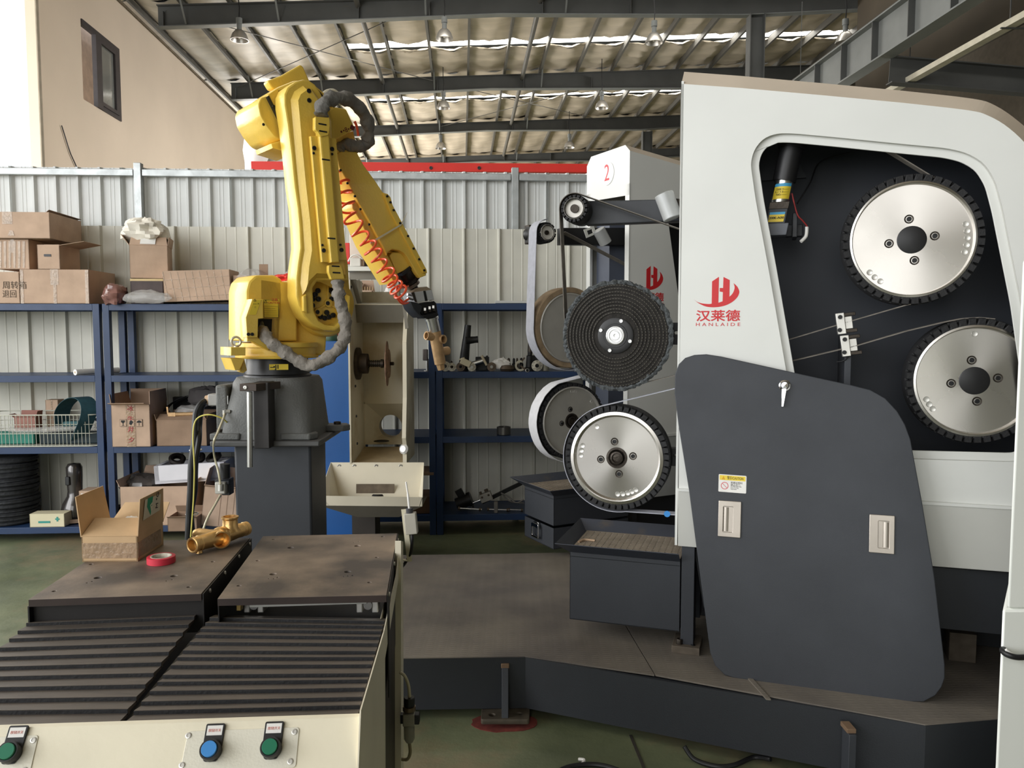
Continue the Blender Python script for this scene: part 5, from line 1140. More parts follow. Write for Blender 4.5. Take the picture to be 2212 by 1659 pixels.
for x, y in ((918, 668), (928, 665), (936, 663)):
    B().cyl(RP.hit(x, y + 3, .02), RP.hit(x + 1, y + 10, .03), .009, n=12).build('jaw_spring', DSTEEL, gr); B().box((0, 0, 0), (.012, .006, .016), Matrix.Translation(RP.hit(x, y, .03))).build('jaw_clip', ALUP, gr)
rp('jaw_finger', [(912, 681), (945, 675), (948, 681), (940, 686), (918, 688)], -.04, .04, BLACK, gr, bev=.003)
for y in (638, 646): B().tube(spline([RP.hit(880, y - 2, .03), RP.hit(886, y - 1, .03), RP.hit(892, y + 1, .03)], 4), .007, 8).build('air_fitting', STEEL, gr)
# the casting it holds
v0, v1, v2, v3 = RP.hit(932, 686, 0), RP.hit(939, 716, 0), RP.hit(951, 786, 0), RP.hit(953.5, 799, 0)
vt = thing('brass_valve_body', 'brass valve casting held by the robot gripper', 'valve', loc=v3)
px2m = (RP.hit(950, 716, 0) - RP.hit(940, 716, 0)).length / 10 * .92
B().cyl(v0, v1, 12 * px2m, n=28).cyl(v0, v0 + (v1 - v0) * .15, 13.5 * px2m, n=28).build('steel_mandrel', STEEL, vt)
B().cyl(v1, v2, 12 * px2m, 11 * px2m, n=28).build('valve_tube', BRASSD, vt, bev=.002)
B().cyl(v2, v3, 9 * px2m, 7.5 * px2m, n=6).build('hex_end', BRASSD, vt, bev=.002)
def port(name, c, d, r_, l, mt=BRASSD, par=vt, wall=.72): return B().lathe([(r_ * 1.15, 0), (r_, l * .4), (r_, l), (r_ * .94, l + .002), (r_ * wall, l), (r_ * wall, l * .2), (0, l * .2)], p0=c, ax=d, n=28).build(name, mt, par)
pc_ = RP.hit(947, 733, 0); port('side_port', pc_, (RP.n + RP.u * .15).normalized(), 8.7 * px2m, .045)
port('side_port', RP.hit(936, 727, 0), (-RP.u + Z_ * .12).normalized(), 8.5 * px2m, .05)
port('side_port', RP.hit(950, 760, 0), (RP.u + Z_ * .1).normalized(), 8.5 * px2m, .06)
# sleeves
q = random.Random(11)
def sleeve(name, px, rr, mt, seed, wob=.17, k=6):
    pts = [RP.hit(x, y, s) for x, y, s in px]; pts = spline(pts, k); rf = lambda i, j: 1 + .1 * math.sin(j * .9 + i * .55 + seed) + .07 * math.sin(j * 1.8 - i * 1.1) + .03 * math.sin(j * 2.7 + i * 2.1)
    r_ = [rr * (1 + .1 * math.sin(i * .9 + seed) + .06 * math.sin(i * 2.3)) for i in range(len(pts))]
    if r_: r_[0] *= .85; r_[-1] *= .85
    return B().tube(pts, r_, 14, rf=rf).build(name, mt, rb, smooth=40)
sleeve('lower_cable_sleeve', [(568, 712, .12), (574, 727, .17), (590, 743, .2), (613, 759, .23), (638, 776, .26), (665, 789, .3), (690, 784, .33), (715, 768, .35), (735, 750, .36), (744, 728, .36), (746, 700, .35), (740, 670, .34), (733, 645, .34), (731, 626, .33), (729, 606, .32)], .029, CLOTH, 3)
B().tube(spline([RP.hit(x, y, s) for x, y, s in ((564, 690, .1), (565, 705, .12), (572, 722, .16))], 5), .014, 10).build('inner_cable', BLACK, rb)
sleeve('upper_cable_sleeve', [(694, 250, .3), (696, 230, .29), (710, 216, .28), (734, 211, .26), (760, 219, .22), (783, 242, .18), (796, 273, .14), (794, 304, .1), (780, 316, .08), (757, 314, .06), (738, 315, .05), (728, 325, .04)], .032, CLOTHD, 8)
B().tube(spline([RP.hit(x, y, s) for x, y, s in ((692, 212, -.05), (704, 199, -.05), (720, 196, -.05), (730, 204, -.05), (732, 214, -.04))], 6), .011, 8).build('pale_conduit', mat('pale_conduit', (214, 208, 188), .5), rb)
B().tube(spline([RP.hit(x, y, s) for x, y, s in ((766, 262, .1), (771, 275, .1), (774, 294, .1))], 4), .007, 8).build('orange_tube', ORANGE, rb)
# coiled hose
cp_ = [(733, 372, .02), (740, 400, .05), (748, 440, .08), (762, 480, .1), (790, 520, .1), (812, 552, .1), (835, 590, .1), (852, 615, .09), (866, 634, .08)]
axs = spline([RP.hit(x, y, s) for x, y, s in cp_], 40); nn = len(axs); turns = 14; path = []
for i in range(nn):
    t_ = (axs[min(i + 1, nn - 1)] - axs[max(i - 1, 0)]).normalized(); a, c, _ = basis(t_); th = 2 * math.pi * turns * (i / nn) ** 1.05; rr = .041 * (1 + .12 * math.sin(i * .11)) * (1 if i > 30 else .9)
    path.append(axs[i] + (a * math.cos(th) + c * math.sin(th)) * rr)
path += spline([path[-1], RP.hit(866, 648, .06), RP.hit(872, 652, .05), RP.hit(882, 646, .04)], 6)[1:]
B().tube(path, .0066, 7).build('coiled_air_hose', ORANGE, rb)
B().tube(spline([axs[-20], RP.hit(858, 618, .09), RP.hit(870, 622, .07), RP.hit(882, 618, .05)], 6), .0048, 7).tube(spline([axs[-30], RP.hit(856, 640, .08), RP.hit(868, 656, .06), RP.hit(882, 654, .04)], 6), .0048, 7).build('air_hose_end', ORANGE, rb)
# ---- things on the pedestal's left
cn = thing('cable_connector', 'grey plug connector with two thick black cables on the robot base', 'connector', loc=at(470, 862, 3.9))
B().box(at(472, 863, 3.88), (.085, .06, .058)).build('connector_shell', mat('grey_shell', (150, 148, 144), .5, .2), cn, bev=.005)
B().box(at(491, 863, 3.88), (.03, .075, .07)).build('connector_frame', BLACK, cn, bev=.003); B().box(at(487, 864, 3.83), (.03, .008, .045)).build('latch_clip', STEEL, cn, bev=.002)
B().cyl(at(455, 862, 3.88), at(446, 864, 3.88), .022, n=16).build('gland', mat('tan_gland', (190, 160, 130), .5), cn)
for dx, dY in ((0, 0), (9, .05)):
    B().tube(spline([at(447 + dx * .3, 864, 3.88 + dY), at(434 + dx * .6, 872, 3.84 + dY), at(424 + dx, 890, 3.82 + dY), at(421 + dx, 920, 3.8 + dY), at(420 + dx, 950, 3.78), at(413 + dx, 1000, 3.76), at(411 + dx, 1060, 3.75 + dY), at(408 + dx * .5, 1110, 3.75 + dY), at(406 + dx, 1165, 3.75 + dY), at(404 + dx, 1300, 3.8 + dY)], 8), .0145, 10).build('black_cable', BLACK, cn)
for x, y in ((420, 972), (412, 1110)):
    B().lathe([(.028, -.003), (.031, 0), (.028, .003)], p0=at(x + 3, y, 3.79), n=20).build('cable_tie', PAPER, cn)
cable('earth_wire', [at(496, 918, 3.8), at(480, 904, 3.76), at(455, 896, 3.74), at(432, 900, 3.74), at(420, 915, 3.74), at(417, 950, 3.72), at(420, 1010, 3.71), at(418, 1080, 3.71), at(412, 1160, 3.71)], .0035, mat('yellow_green_wire', (206, 196, 96), .5), 'yellow-green earth wire arching from the pedestal and down the black cables', 'wire')
at_ = thing('air_service_unit', 'small air valve unit with clear tubing beside the pedestal column', 'valve', loc=at(482, 1050, 3.8))
SH = mat('valve_grey', (180, 178, 170), .45, .2)
B().cyl(at(486, 1032, 3.82), at(486, 1002, 3.82), .024, n=20).build('regulator_knob', BLACK, at_); B().box(at(484, 1040, 3.82), (.07, .06, .02)).box(at(492, 1050, 3.84), (.04, .06, .08)).build('bracket', SLATE2, at_, bev=.003)
B().box(at(478, 1053, 3.79), (.05, .04, .058)).build('valve_body', SH, at_, bev=.005); B().cyl(at(476, 1046, 3.76), at(476, 1060, 3.76), .012, n=14).build('elbow_fitting', ALUP, at_)
CT = mat('clear_tubing', (196, 188, 160), .25, 0, 0, coat=.3)
B().tube(spline([at(476, 1046, 3.76), at(472, 1020, 3.77), at(463, 985, 3.8), at(462, 955, 3.66), at(470, 935, 3.68), at(482, 905, 3.74), at(485, 893, 3.78)], 7), .0055, 8).build('clear_tube', CT, at_)
B().tube(spline([at(476, 1070, 3.76), at(466, 1088, 3.7), at(446, 1125, 3.62), at(428, 1180, 3.55)], 7), .0055, 8).build('clear_tube', CT, at_)
B().cyl(at(485, 896, 3.78), at(485, 886, 3.78), .009, n=12).cyl(at(484, 889, 3.78), at(497, 889, 3.79), .009, n=12).build('push_fitting', SH, at_)
fx = thing('pin_gauge_bracket', 'dark bracket holding a bright steel rod in front of the pedestal', 'bracket', loc=at(560, 970, 3.66))
Yb = 3.66
a, c = at(546, 826, Yb), at(582, 969, Yb)
B().box(((a.x + c.x) / 2, Yb + .05, (a.z + c.z) / 2), (c.x - a.x, .1, a.z - c.z)).build('bracket_plate', mat('bracket_grey', (58, 56, 56), .5, .4, .1, 10), fx, bev=.003)
a, c = at(517, 829, Yb - .06), at(554, 845, Yb - .06)
B().hexa([(a.x, Yb - .06, c.z), (c.x, Yb - .06, c.z), (c.x + .065, Yb + .1, c.z), (a.x + .065, Yb + .1, c.z), (a.x, Yb - .06, a.z), (c.x, Yb - .06, a.z), (c.x + .065, Yb + .1, a.z), (a.x + .065, Yb + .1, a.z)]).build('clamp_block', mat('brown_block', (76, 66, 60), .5, .4, .1, 10), fx, bev=.002)
bolt(fx, at(530, 837, Yb - .061), (0, -1, 0), .009, .004, ALUP)
B().cyl(at(539, 846, Yb - .04), at(540, 1009, Yb - .04), .0125, n=24).build('steel_rod', STEEL, fx, bev=.001)
# ================================================================ loading tables in front
ZT_, ZS = .9, .84
FLr, FRr, BRr = atz(470, 1293, ZT_), atz(835, 1285, ZT_), atz(858, 1152, ZT_); BLr = atz(568, 1158, ZT_)
FLl, FRl, BRl = atz(62, 1295, ZT_), atz(435, 1282, ZT_), atz(540, 1162, ZT_); BLl = FLl + (BRl - FRl)
tb = thing('loading_table', 'double loading table with two dark steel top plates, sliding slats and cream front', 'table', loc=(-.85, 2.2, 0))
def top_plate(c, holes_px, small):
    ax = (c[1] - c[0]).normalized(); ay = Z_.cross(ax); pl = Pl(c[0], ax, ay)
    out = [((p - c[0]).dot(ax), (p - c[0]).dot(ay)) for p in c]
    hs = []
    for (x, y, r_) in holes_px + small:
        q = atz(x, y, ZT_) - c[0]; hs.append(circ(q.dot(ax), q.dot(ay), r_, 16))
    o = plate('top_plate', out, pl, -.02, 0, PLATE, tb, holes=hs, bev=.001)
    fe = B().prism([c[0] + V((0, -.0012, -.0205)), c[1] + V((0, -.0012, -.0205)), c[1] + V((0, -.0012, -.001)), c[0] + V((0, -.0012, -.001))], V((0, .001, 0))); fe.build('plate_edge', mat('dark_plate_edge', (58, 48, 44), .5, .3, .15, 8), tb, smooth=0)
    return pl
plr = top_plate([FLr, FRr, BRr, BLr], [(590, 1240, .0105), (751, 1235, .0105), (628, 1183, .0105), (772, 1179, .0105)], [(516, 1265, .006), (798, 1258, .006), (557, 1211, .006), (814, 1204, .006), (591, 1165, .006), (827, 1159, .006), (581, 1250, .0025), (592, 1250, .003), (600, 1247, .0035), (743, 1245, .0025), (752, 1244, .003), (762, 1243, .0035), (620, 1175, .0025), (632, 1173, .003), (764, 1172, .0025), (775, 1170, .003)])
pll = top_plate([FLl, FRl, BRl, BLl], [(211, 1248, .0105), (376, 1244, .0105)], [(117, 1277, .006), (408, 1268, .006), (460, 1213, .006), (197, 1219, .006), (188, 1259, .003), (199, 1256, .003), (360, 1255, .003), (372, 1252, .003)])
def wallq(nm, a, b_, z0, z1, mt, th=.004, par=tb):
    d = (V((b_.x, b_.y, 0)) - V((a.x, a.y, 0))).normalized(); nn = V((-d.y, d.x, 0)) * th
    return B().hexa([V((a.x, a.y, z0)), V((b_.x, b_.y, z0)), V((b_.x, b_.y, z0)) + nn, V((a.x, a.y, z0)) + nn, V((a.x, a.y, z1)), V((b_.x, b_.y, z1)), V((b_.x, b_.y, z1)) + nn, V((a.x, a.y, z1)) + nn]).build(nm, mt, par, smooth=0)
BLK = mat('black_skirt_paint', (34, 32, 31), .5, .2, .1, 6)
wallq('side_skirt', FRl + V((.003, 0, 0)), BRl + V((.003, 0, 0)), .62, ZT_ - .001, BLK, -.003)
for k in range(4):
    p = FRl.lerp(BRl, (.1, .38, .68, .94)[k]); bolt(tb, p + V((.006, 0, -.012)), (1, .1, 0), .0065, .004, ALUP)
wallq('side_skirt', FLr + V((-.0, .0, -.02)), BLr, .5, ZT_ - .021, BLK, -.003)
wallq('side_skirt', FRr + V((.001, 0, 0)), BRr + V((.001, 0, 0)), .6, ZT_ - .002, BLK, -.003)
for k in range(3):
    p = FRr.lerp(BRr, (.06, .5, .93)[k]); bolt(tb, p + V((.004, 0, -.012)), (1, .1, 0), .0065, .004, ALUP)
wallq('front_apron', FLl + V((0, .02, 0)), FRl + V((0, .02, 0)), .78, ZT_ - .02, BLK)
wallq('side_skirt', FLl, BLl, .62, ZT_ - .02, BLK)
# lifting carriage under the right plate
ca, cb = atz(531, 1306, .872), atz(788, 1298, .872)
B().bar(ca + V((0, .04, -.006)), cb + V((0, .04, -.006)), .03, .024).build('carriage_bar', WHITE2, tb, bev=.002)
for x in (525, 555, 772, 806): B().box(atz(x, 1314, .85) + V((0, .05, 0)), (.018, .04, .05)).build('bearing_block', ALUP, tb, bev=.003)
for x in (540, 790): p = atz(x, 1316, .848) + V((0, .03, 0)); B().cyl(p, p + V((.02, .25, 0)), .013, n=16).build('guide_rod', STEEL, tb)
p = atz(510, 1318, .852); B().box(p + V((0, .03, 0)), (.014, .02, .02)).cyl(p + V((0, .03, .01)), p + V((0, .03, .024)), .004).build('brass_fitting', mat('fitting_brass', (186, 160, 100), .4, .8), tb, bev=.002)
# slats
def slats(ys, L0, L1, R0, R1, off):
    """ys: fractions 0 (far) .. 1 (near); L,R: ends of the left and right edges"""
    for i in range(len(ys) - 1):
        a, c = ys[i], ys[i + 1]
        l0, l1, r0, r1 = L0.lerp(L1, a), L0.lerp(L1, c), R0.lerp(R1, a), R0.lerp(R1, c)
        up = V((0, 0, .0)); dn = V((0, 0, -.011)); ov = (l0 - l1) * .25
        # rear edge tucked under the next slat, front edge proud with a black strip for its shade line
        B().hexa([l1 + dn, r1 + dn, r0 + dn * 1.6 + ov, l0 + dn * 1.6 + ov, l1, r1, r0 + dn * 1.1 + ov, l0 + dn * 1.1 + ov]).build('slat', SLAT, tb, smooth=0)
        if i < len(ys) - 2: fo = V((0, -.0015, 0)); B().hexa([l1 + dn * 1.3 + fo, r1 + dn * 1.3 + fo, r1 + dn * 1.3 - fo * .1, l1 + dn * 1.3 - fo * .1, l1 + dn * .1 + fo, r1 + dn * .1 + fo, r1 + dn * .1 - fo * .1, l1 + dn * .1 - fo * .1]).build('slat_shade_strip', RUBBER, tb, smooth=0)  # black strip standing for the shade line at each slat's front edge
z_ = ZS - .005
yr = [603, 638, 672, 710, 748, 795, 850, 893, 945, 1008, 1053, 1113, 1180, 1240, 1315]
YR = [1120 + y / 2.99 for y in yr]
L0, L1, R0, R1 = atz(462, 1322, z_), atz(268, 1561, z_), atz(833, 1330, z_), atz(771, 1545, z_)
fr = [(atz(400, y, z_).y - L0.y) / (L1.y - L0.y) for y in YR]; fr[0] = 0; fr[-1] = 1
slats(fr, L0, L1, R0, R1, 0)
yl = [575, 620, 665, 715, 765, 825, 885, 950, 1015, 1085, 1160, 1235, 1330]
YL = [1120 + y / 2.99 for y in yl]
L0b, L1b, R0b, R1b = atz(76, 1328, z_), atz(-190, 1570, z_), atz(433, 1313, z_), atz(250, 1567, z_)
frl = [(atz(300, y + 3, z_).y - L0b.y) / (L1b.y - L0b.y) for y in YL]; frl[0] = 0; frl[-1] = 1
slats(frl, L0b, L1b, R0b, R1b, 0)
# dark channel under the slats
B().prism([(p.x, p.y, .70) for p in (L1b + V((0, -.01, 0)), R1 + V((.0, 0, 0)), BRr, BLl)], (0, 0, .004)).build('inner_tray', BLK, tb, smooth=0)
wallq('centre_rail', R1b.lerp(L1, .5) + V((.005, .05, 0)), FRl.lerp(FLr, .5), .7, .815, BLK, .02)
# sloping console front
p0, p1 = atz(0, 1573, ZS), atz(780, 1548, ZS)
PN = Pl(p0, (p1 - p0), V((-.062, 1.093, 1.297)))
PN = Pl(p0, (p1 - p0).normalized(), (V((-.062, 1.093, 1.297)) - (p1 - p0).normalized() * V((-.062, 1.093, 1.297)).dot((p1 - p0).normalized())))
CRP = mat('cream_panel_paint', (234, 226, 202), .42, 0, .04, 4, .04, 60)
w_ = PN.uv(780, 1548)[0]
plate('console_panel', [(-.5, -.42), (w_ - .004, -.42), (w_, 0), (-.5, 0)], PN, -.003, 0, CRP, tb, bev=.001)
B().hexa([PN.w(-.5, -.006, -.003), PN.w(w_, -.006, -.003), PN.w(w_, 0, -.003) + V((0, .012, 0)), PN.w(-.5, 0, -.003) + V((0, .012, 0)), PN.w(-.5, 0, 0), PN.w(w_, 0, 0), PN.w(w_, 0, 0) + V((0, .014, 0)), PN.w(-.5, 0, 0) + V((0, .014, 0))]).build('top_flange', CRP, tb, smooth=0)
BP = mat('button_plate_paint', (226, 222, 206), .35, .1, .03, 8, .06, 200)
for cs, scs in (([(407, 1580), (647, 1571), (639, 1658), (389, 1668)], [(407, 1589), (636, 1581), (627, 1645), (393, 1653)]), ([(-160, 1600), (84, 1588), (64, 1675), (-180, 1690)], [(72, 1599), (53, 1664)])):
    plate('button_plate', rnd_poly(PN.pts(cs), .007), PN, 0, .0018, BP, tb, bev=.0005)
    for x, y in scs: bolt(tb, PN.hit(x, y, .0018), PN.n, .0058, .0018, ALUP, 'screw')
def button(x, y, mt, lb):
    a, c = PN.uv(x, y, .026)
    t = B().lathe([(.0, .026), (.0145, .026), (.0155, .0245), (.0155, .018)], p0=PN.w(a, c), ax=PN.n, n=28).build('push_button', mt, tb); t['label'] = lb
    B().lathe([(.0155, .018), (.0165, .022), (.0195, .022), (.0205, .018), (.0205, .002), (0, .002)], p0=PN.w(a, c), ax=PN.n, n=28).build('bezel', BLACK, t)
    pts = rnd_poly([(a - .019, c + .052), (a + .019, c + .052), (a + .019, c - .004), (a + .012, c - .02), (a - .012, c - .02), (a - .019, c - .004)], .004)
    plate('legend_holder', pts, PN, .0018, .006, BLACK, t, bev=.0008)
    plate('legend', [(a - .0155, c + .029), (a + .0155, c + .029), (a + .0155, c + .048), (a - .0155, c + .048)], PN, .006, .0066, PAPER, t)
    text('legend_text', '按钮开关', .0065, PN, a, c + .038, .0068, mat('pale_red_ink', (214, 150, 140), .7, 0, 0), t, 'CENTER', maxw=.025)
button(451, 1617, BLUEB, 'blue round push button'); button(582, 1612, GREENB, 'green round push button right of the blue one'); button(13, 1622, GREENB, 'green round push button at the left edge')
# right-hand side of the console
sa_ = p1; SPL = Pl((p1.x + .001, p1.y, 0), (-.067, .998, 0), (0, 0, 1)); 
SPL = Pl((p1.x + .002, p1.y, 0), (-.067, .998, 0), (0, 0, 1))
nrm = 1 if SPL.n.x > 0 else -1
def side(nm, px, mt, h=0, th=.003): 
    return plate(nm, SPL.pts(px, 0), SPL, *( (h - th, h) if nrm > 0 else (-h, -h + th)), mt, tb)
side('side_panel', [(780, 1535), (773, 1700), (833, 1700), (832, 1422), (861, 1250), (864, 1172), (857, 1240), (830, 1364)], CREAM)
side('dark_side_panel', [(832, 1422), (833, 1700), (861, 1700), (862, 1260)], mat('dark_brown_panel', (60, 54, 46), .5, .2), -.012)  # dark brown sheet set back from the cream side panel
side('rear_post', [(861, 1168), (866, 1170), (867, 1700), (861, 1700)], CREAM, .008, .02)
side('bent_flange', [(862, 1225), (866, 1235), (846, 1340), (792, 1590), (787, 1582), (815, 1440)], CREAM, -.02, .002)
# limit switch on the right side
ls = thing('limit_switch', 'grey limit switch with a black collar and white wand on a bent bracket', 'switch', loc=at(885, 1200, 2.78))
Yl = 2.78
CRB = mat('zinc_cream', (206, 200, 176), .45, .2)
B().bar(at(885, 1213, Yl), at(872, 1100, Yl), .018, .002, up=(0, 1, 0)).build('bracket_strip', CRB, ls, smooth=0)
B().bar(at(885, 1211, Yl), at(858, 1208, Yl), .018, .003).build('bracket_foot', CRB, ls, smooth=0)
m = Matrix.Translation(at(888, 1130, Yl - .02)) @ Matrix.Rotation(R(-5), 4, 'Y')
B().box((0, 0, 0), (.042, .035, .075), m).build('switch_body', mat('switch_grey', (176, 172, 160), .5), ls, bev=.003)
B().cyl(at(885, 1109, Yl - .02), at(884, 1098, Yl - .02), .0125, n=20).build('collar', mat('charcoal_rubber', (60, 60, 64), .7), ls, bev=.002)
B().cyl(at(884, 1098, Yl - .02), at(881, 1067, Yl - .02), .004, n=10).cyl(at(881, 1067, Yl - .02), at(877, 1041, Yl - .02), .003, n=10).build('wand', PAPER, ls)
B().tube(spline([at(890, 1155, Yl - .02), at(890, 1170, Yl - .02), at(887, 1195, Yl), at(876, 1215, Yl + .01), at(868, 1225, Yl)], 6), .0055, 8).build('switch_lead', BLACK, ls)
# air filter unit low on the right side
af = thing('air_filter_regulator', 'small air filter regulator with a black knob beside the table leg', 'regulator', loc=at(885, 1560, 2.55))
Ya = 2.5
B().cyl(at(884, 1525, Ya), at(884, 1506, Ya), .018, n=20).build('knob', BLACK, af, bev=.002)
B().cyl(at(884, 1534, Ya), at(884, 1525, Ya), .021, n=20).build('ring', mat('bronze_ring', (120, 104, 84), .4, .6), af)
B().box(at(884, 1551, Ya), (.038, .04, .042)).build('filter_body', mat('regulator_grey', (150, 146, 132), .4, .3), af, bev=.003)
B().box(at(900, 1551, Ya), (.02, .03, .032)).build('gauge', BLACK, af, bev=.003)
B().lathe([(.014, 0), (.018, -.01), (.018, -.05), (.012, -.062), (0, -.062)], p0=at(884, 1563, Ya), n=20).build('bowl', mat('smoky_bowl', (140, 138, 124), .15, 0, 0, alpha=.7), af)
B().tube(spline([at(884, 1603, Ya), at(886, 1625, Ya), at(880, 1640, Ya + .02), at(866, 1640, Ya + .03)], 5), .0055, 8).build('drain_tube', mat('olive_tube', (132, 122, 92), .5), af)
B().tube(spline([at(885, 1506, Ya), at(882, 1480, Ya), at(874, 1460, Ya), at(864, 1452, Ya)], 6), .0055, 8).build('clear_tube', CT, af)
B().box(at(872, 1551, Ya + .01), (.02, .02, .03)).build('mount', BLACK, af)
# ---- cardboard boxes kit
def carton(name, label, M, w_, d_, h_, flaps=None, mt=None, cat='box', tape=True, group=None, th=.004, fl=None):
    """open or closed box: local x right, y back, z up, origin at the front left bottom corner; flaps = {side: (length, angle)}"""
    mt = mt or CARD; t = thing(name, label, cat, m=M, group=group)
    inn = mat('box_inside', (150, 116, 82), .85, 0, .08, 6)
    def pn(nm, pts, vec, m=mt): return B().prism(pts, vec).build(nm, m, t, local=True, smooth=0)
    pn('front_panel', [(0, 0, 0), (w_, 0, 0), (w_, 0, h_), (0, 0, h_)], (0, th, 0)); pn('back_panel', [(0, d_, 0), (w_, d_, 0), (w_, d_, h_), (0, d_, h_)], (0, -th, 0))
    pn('side_panel', [(0, 0, 0), (0, d_, 0), (0, d_, h_), (0, 0, h_)], (th, 0, 0)); pn('side_panel', [(w_, 0, 0), (w_, d_, 0), (w_, d_, h_), (w_, 0, h_)], (-th, 0, 0))
    pn('bottom', [(0, 0, 0), (w_, 0, 0), (w_, d_, 0), (0, d_, 0)], (0, 0, th))
    if flaps is None:
        pn('lid', [(0, 0, h_), (w_, 0, h_), (w_, d_, h_), (0, d_, h_)], (0, 0, th))
        if tape: pn('tape_strip', [(w_ * .44, -.0008, h_ * .55), (w_ * .56, -.0008, h_ * .55), (w_ * .56, -.0008, h_ + .005), (w_ * .44, -.0008, h_ + .005)], (0, -.0006, 0), TAPE)
    else:
        for s, (l, a) in flaps.items():
            c, q = math.cos(R(a)) * l, math.sin(R(a)) * l
            e = {'front': ((0, 0), (w_, 0), (0, c)), 'back': ((w_, d_), (0, d_), (0, -c)), 'left': ((0, d_), (0, 0), (c, 0)), 'right': ((w_, 0), (w_, d_), (-c, 0))}[s]
            (x0, y0), (x1, y1), (dx, dy) = e; nn = V((x1 - x0, y1 - y0, 0)).normalized().cross(V((dx, dy, q)).normalized()) * .003
            ins = .01 if a > 60 else 0
            ex = V((x1 - x0, y1 - y0, 0)).normalized() * ins
            pn('flap', [V((x0, y0, h_)), V((x1, y1, h_)), V((x1 + dx, y1 + dy, h_ + q)) - ex, V((x0 + dx, y0 + dy, h_ + q)) + ex], nn)
    return t
def crumple(name, label, c, sx, sy, sz, mt, seed, cat='bag', par=None, kind=None, n=26, amp=.28):
    import mathutils.noise as mn
    vs = []; fs = []; m_ = n // 2
    for j in range(m_ + 1):
        ph = math.pi * j / m_
        for i in range(n):
            th = 2 * math.pi * i / n; d = V((math.sin(ph) * math.cos(th), math.sin(ph) * math.sin(th), math.cos(ph)))
            k = 1 + amp * mn.noise(d * 1.7 + V((seed, 0, 0))) + amp * .8 * abs(mn.noise(d * 4.3 + V((0, seed, 0)))) + amp * .35 * mn.noise(d * 9 + V((0, 0, seed)))
            vs.append(V(c) + V((d.x * sx * k, d.y * sy * k, max(d.z, -.75) * sz * k)))
    for j in range(m_):
        for i in range(n): fs.append((j * n + i, (j + 1) * n + i, (j + 1) * n + (i + 1) % n, j * n + (i + 1) % n))
    o = B().add(vs, fs).build(name, mt, par, smooth=25)
    return tag(o, label, cat) if par is None else o
# open carton on the left plate
c0, c1, c2_ = atz(178, 1214, ZT_), atz(298, 1213, ZT_), atz(347, 1180, ZT_)
ux = (c1 - c0).normalized(); uy = Z_.cross(ux); wd, dp = (c1 - c0).length, (c2_ - c1).dot(uy)
Mx = Matrix((ux, uy, Z_)).transposed().to_4x4(); Mx.translation = c0
hb = Pl(c0, ux, Z_).uv(180, 1160)[1]
bxo = carton('cardboard_box', 'open tan cardboard box wrapped in tape on the left steel plate', Mx, wd, max(dp, .2), hb, {'front': (.10, 22), 'left': (.13, 98), 'right': (.12, 93), 'back': (.1, 150)}, CARD2)
B().box((wd / 2, -.001, hb * .45), (wd * .98, .001, .05)).box((wd + .001, dp * .5, hb * .45), (.001, dp, .05)).build('tape_strip', TAPE, bxo, local=True, smooth=0)
crumple('crumpled_paper', 'crumpled pale paper sticking out of the open box on the left plate', Mx @ V((wd * .55, dp * .62, hb + .005)), .055, .04, .03, PAPER, 3, 'paper')
fr_ = Pl(Mx @ V((wd, .02, hb)), uy * .98, (Z_ * .999 + ux * .04))
fr_ = Pl(Mx @ V((wd + .003, .0, hb)), uy, Z_ + ux * .07); sg_ = -1 if fr_.n.dot(ux) > 0 else 1
# label is on the camera side (inner face) of the right flap
lbp = fr_
plate('shipping_label', [(.03, .045), (dp - .02, .05), (dp - .015, .105), (.04, .112)], lbp, .001, .0016, mat('cream_label', (222, 214, 190), .6, 0, .03), bxo)
plate('green_mark', [(.06, .112), (.10, .112), (.085, .05), (.055, .085)], lbp, .0017, .002, mat('green_ink', (40, 150, 112), .6, 0, 0), bxo)
text('label_text', 'E', .035, lbp, .09, .075, .0022, mat('cream_ink', (226, 220, 196), .6, 0, 0), bxo, 'CENTER', rot=R(20), bold=.001); text('label_text', 'M °G', .026, lbp, .135, .09, .0022, INK, bxo, 'CENTER', rot=R(85))
# adhesive tape roll
tc_ = atz(340, 1221, ZT_) + V((0, .028, 0))
t = thing('tape_roll', 'red adhesive tape roll lying on the left steel plate', 'tape', loc=tc_)
B().lathe([(.041, 0), (.043, .001), (.043, .021), (.041, .022), (.0325, .022)], p0=tc_, n=40).build('tape_winding', mat('pink_red_tape', (206, 52, 70), .45, 0, .03), t)
B().lathe([(.0325, 0), (.0325, .0225), (.03, .0228), (.0285, .0222), (.0285, 0), (.0325, 0)], p0=tc_, n=40).build('core', mat('printed_core', (206, 200, 184), .6, 0, .2, 60), t)
# brass cross fitting
bf = thing('brass_pipe_fitting', 'shiny brass multi-port pipe fitting lying on the left steel plate', 'fitting', loc=atz(450, 1195, ZT_))
rr = .0265
e0, e1 = atz(412, 1201, ZT_) + V((0, .01, rr + .006)), atz(528, 1166, ZT_) + V((0, .03, rr + .008))
ctr = e0.lerp(e1, .5); dd = (e1 - e0).normalized()
def pipe(nm, a, b_, r0, mtx=BRASS, ringd=True, r1=None):
    ax = (b_ - a).normalized(); L = (b_ - a).length; r1 = r1 or r0
    return B().lathe([(0, L * .2), (r1 * .72, L * .2), (r1 * .74, .001), (r1 * .9, 0), (r1, .002), (r1, L * .12), (r1 * .93, L * .14), (r1 * .93, L * .22), (r1 * 1.0, L * .24), (r1, L * .3), (r0 * .96, L * .34), (r0 * 1.05, L * .6), (r0 * 1.15, L)], p0=a, ax=ax, n=36).build(nm, mtx, bf)
pipe('barrel', e0, ctr, rr); pipe('barrel', e1, ctr, rr * .95)
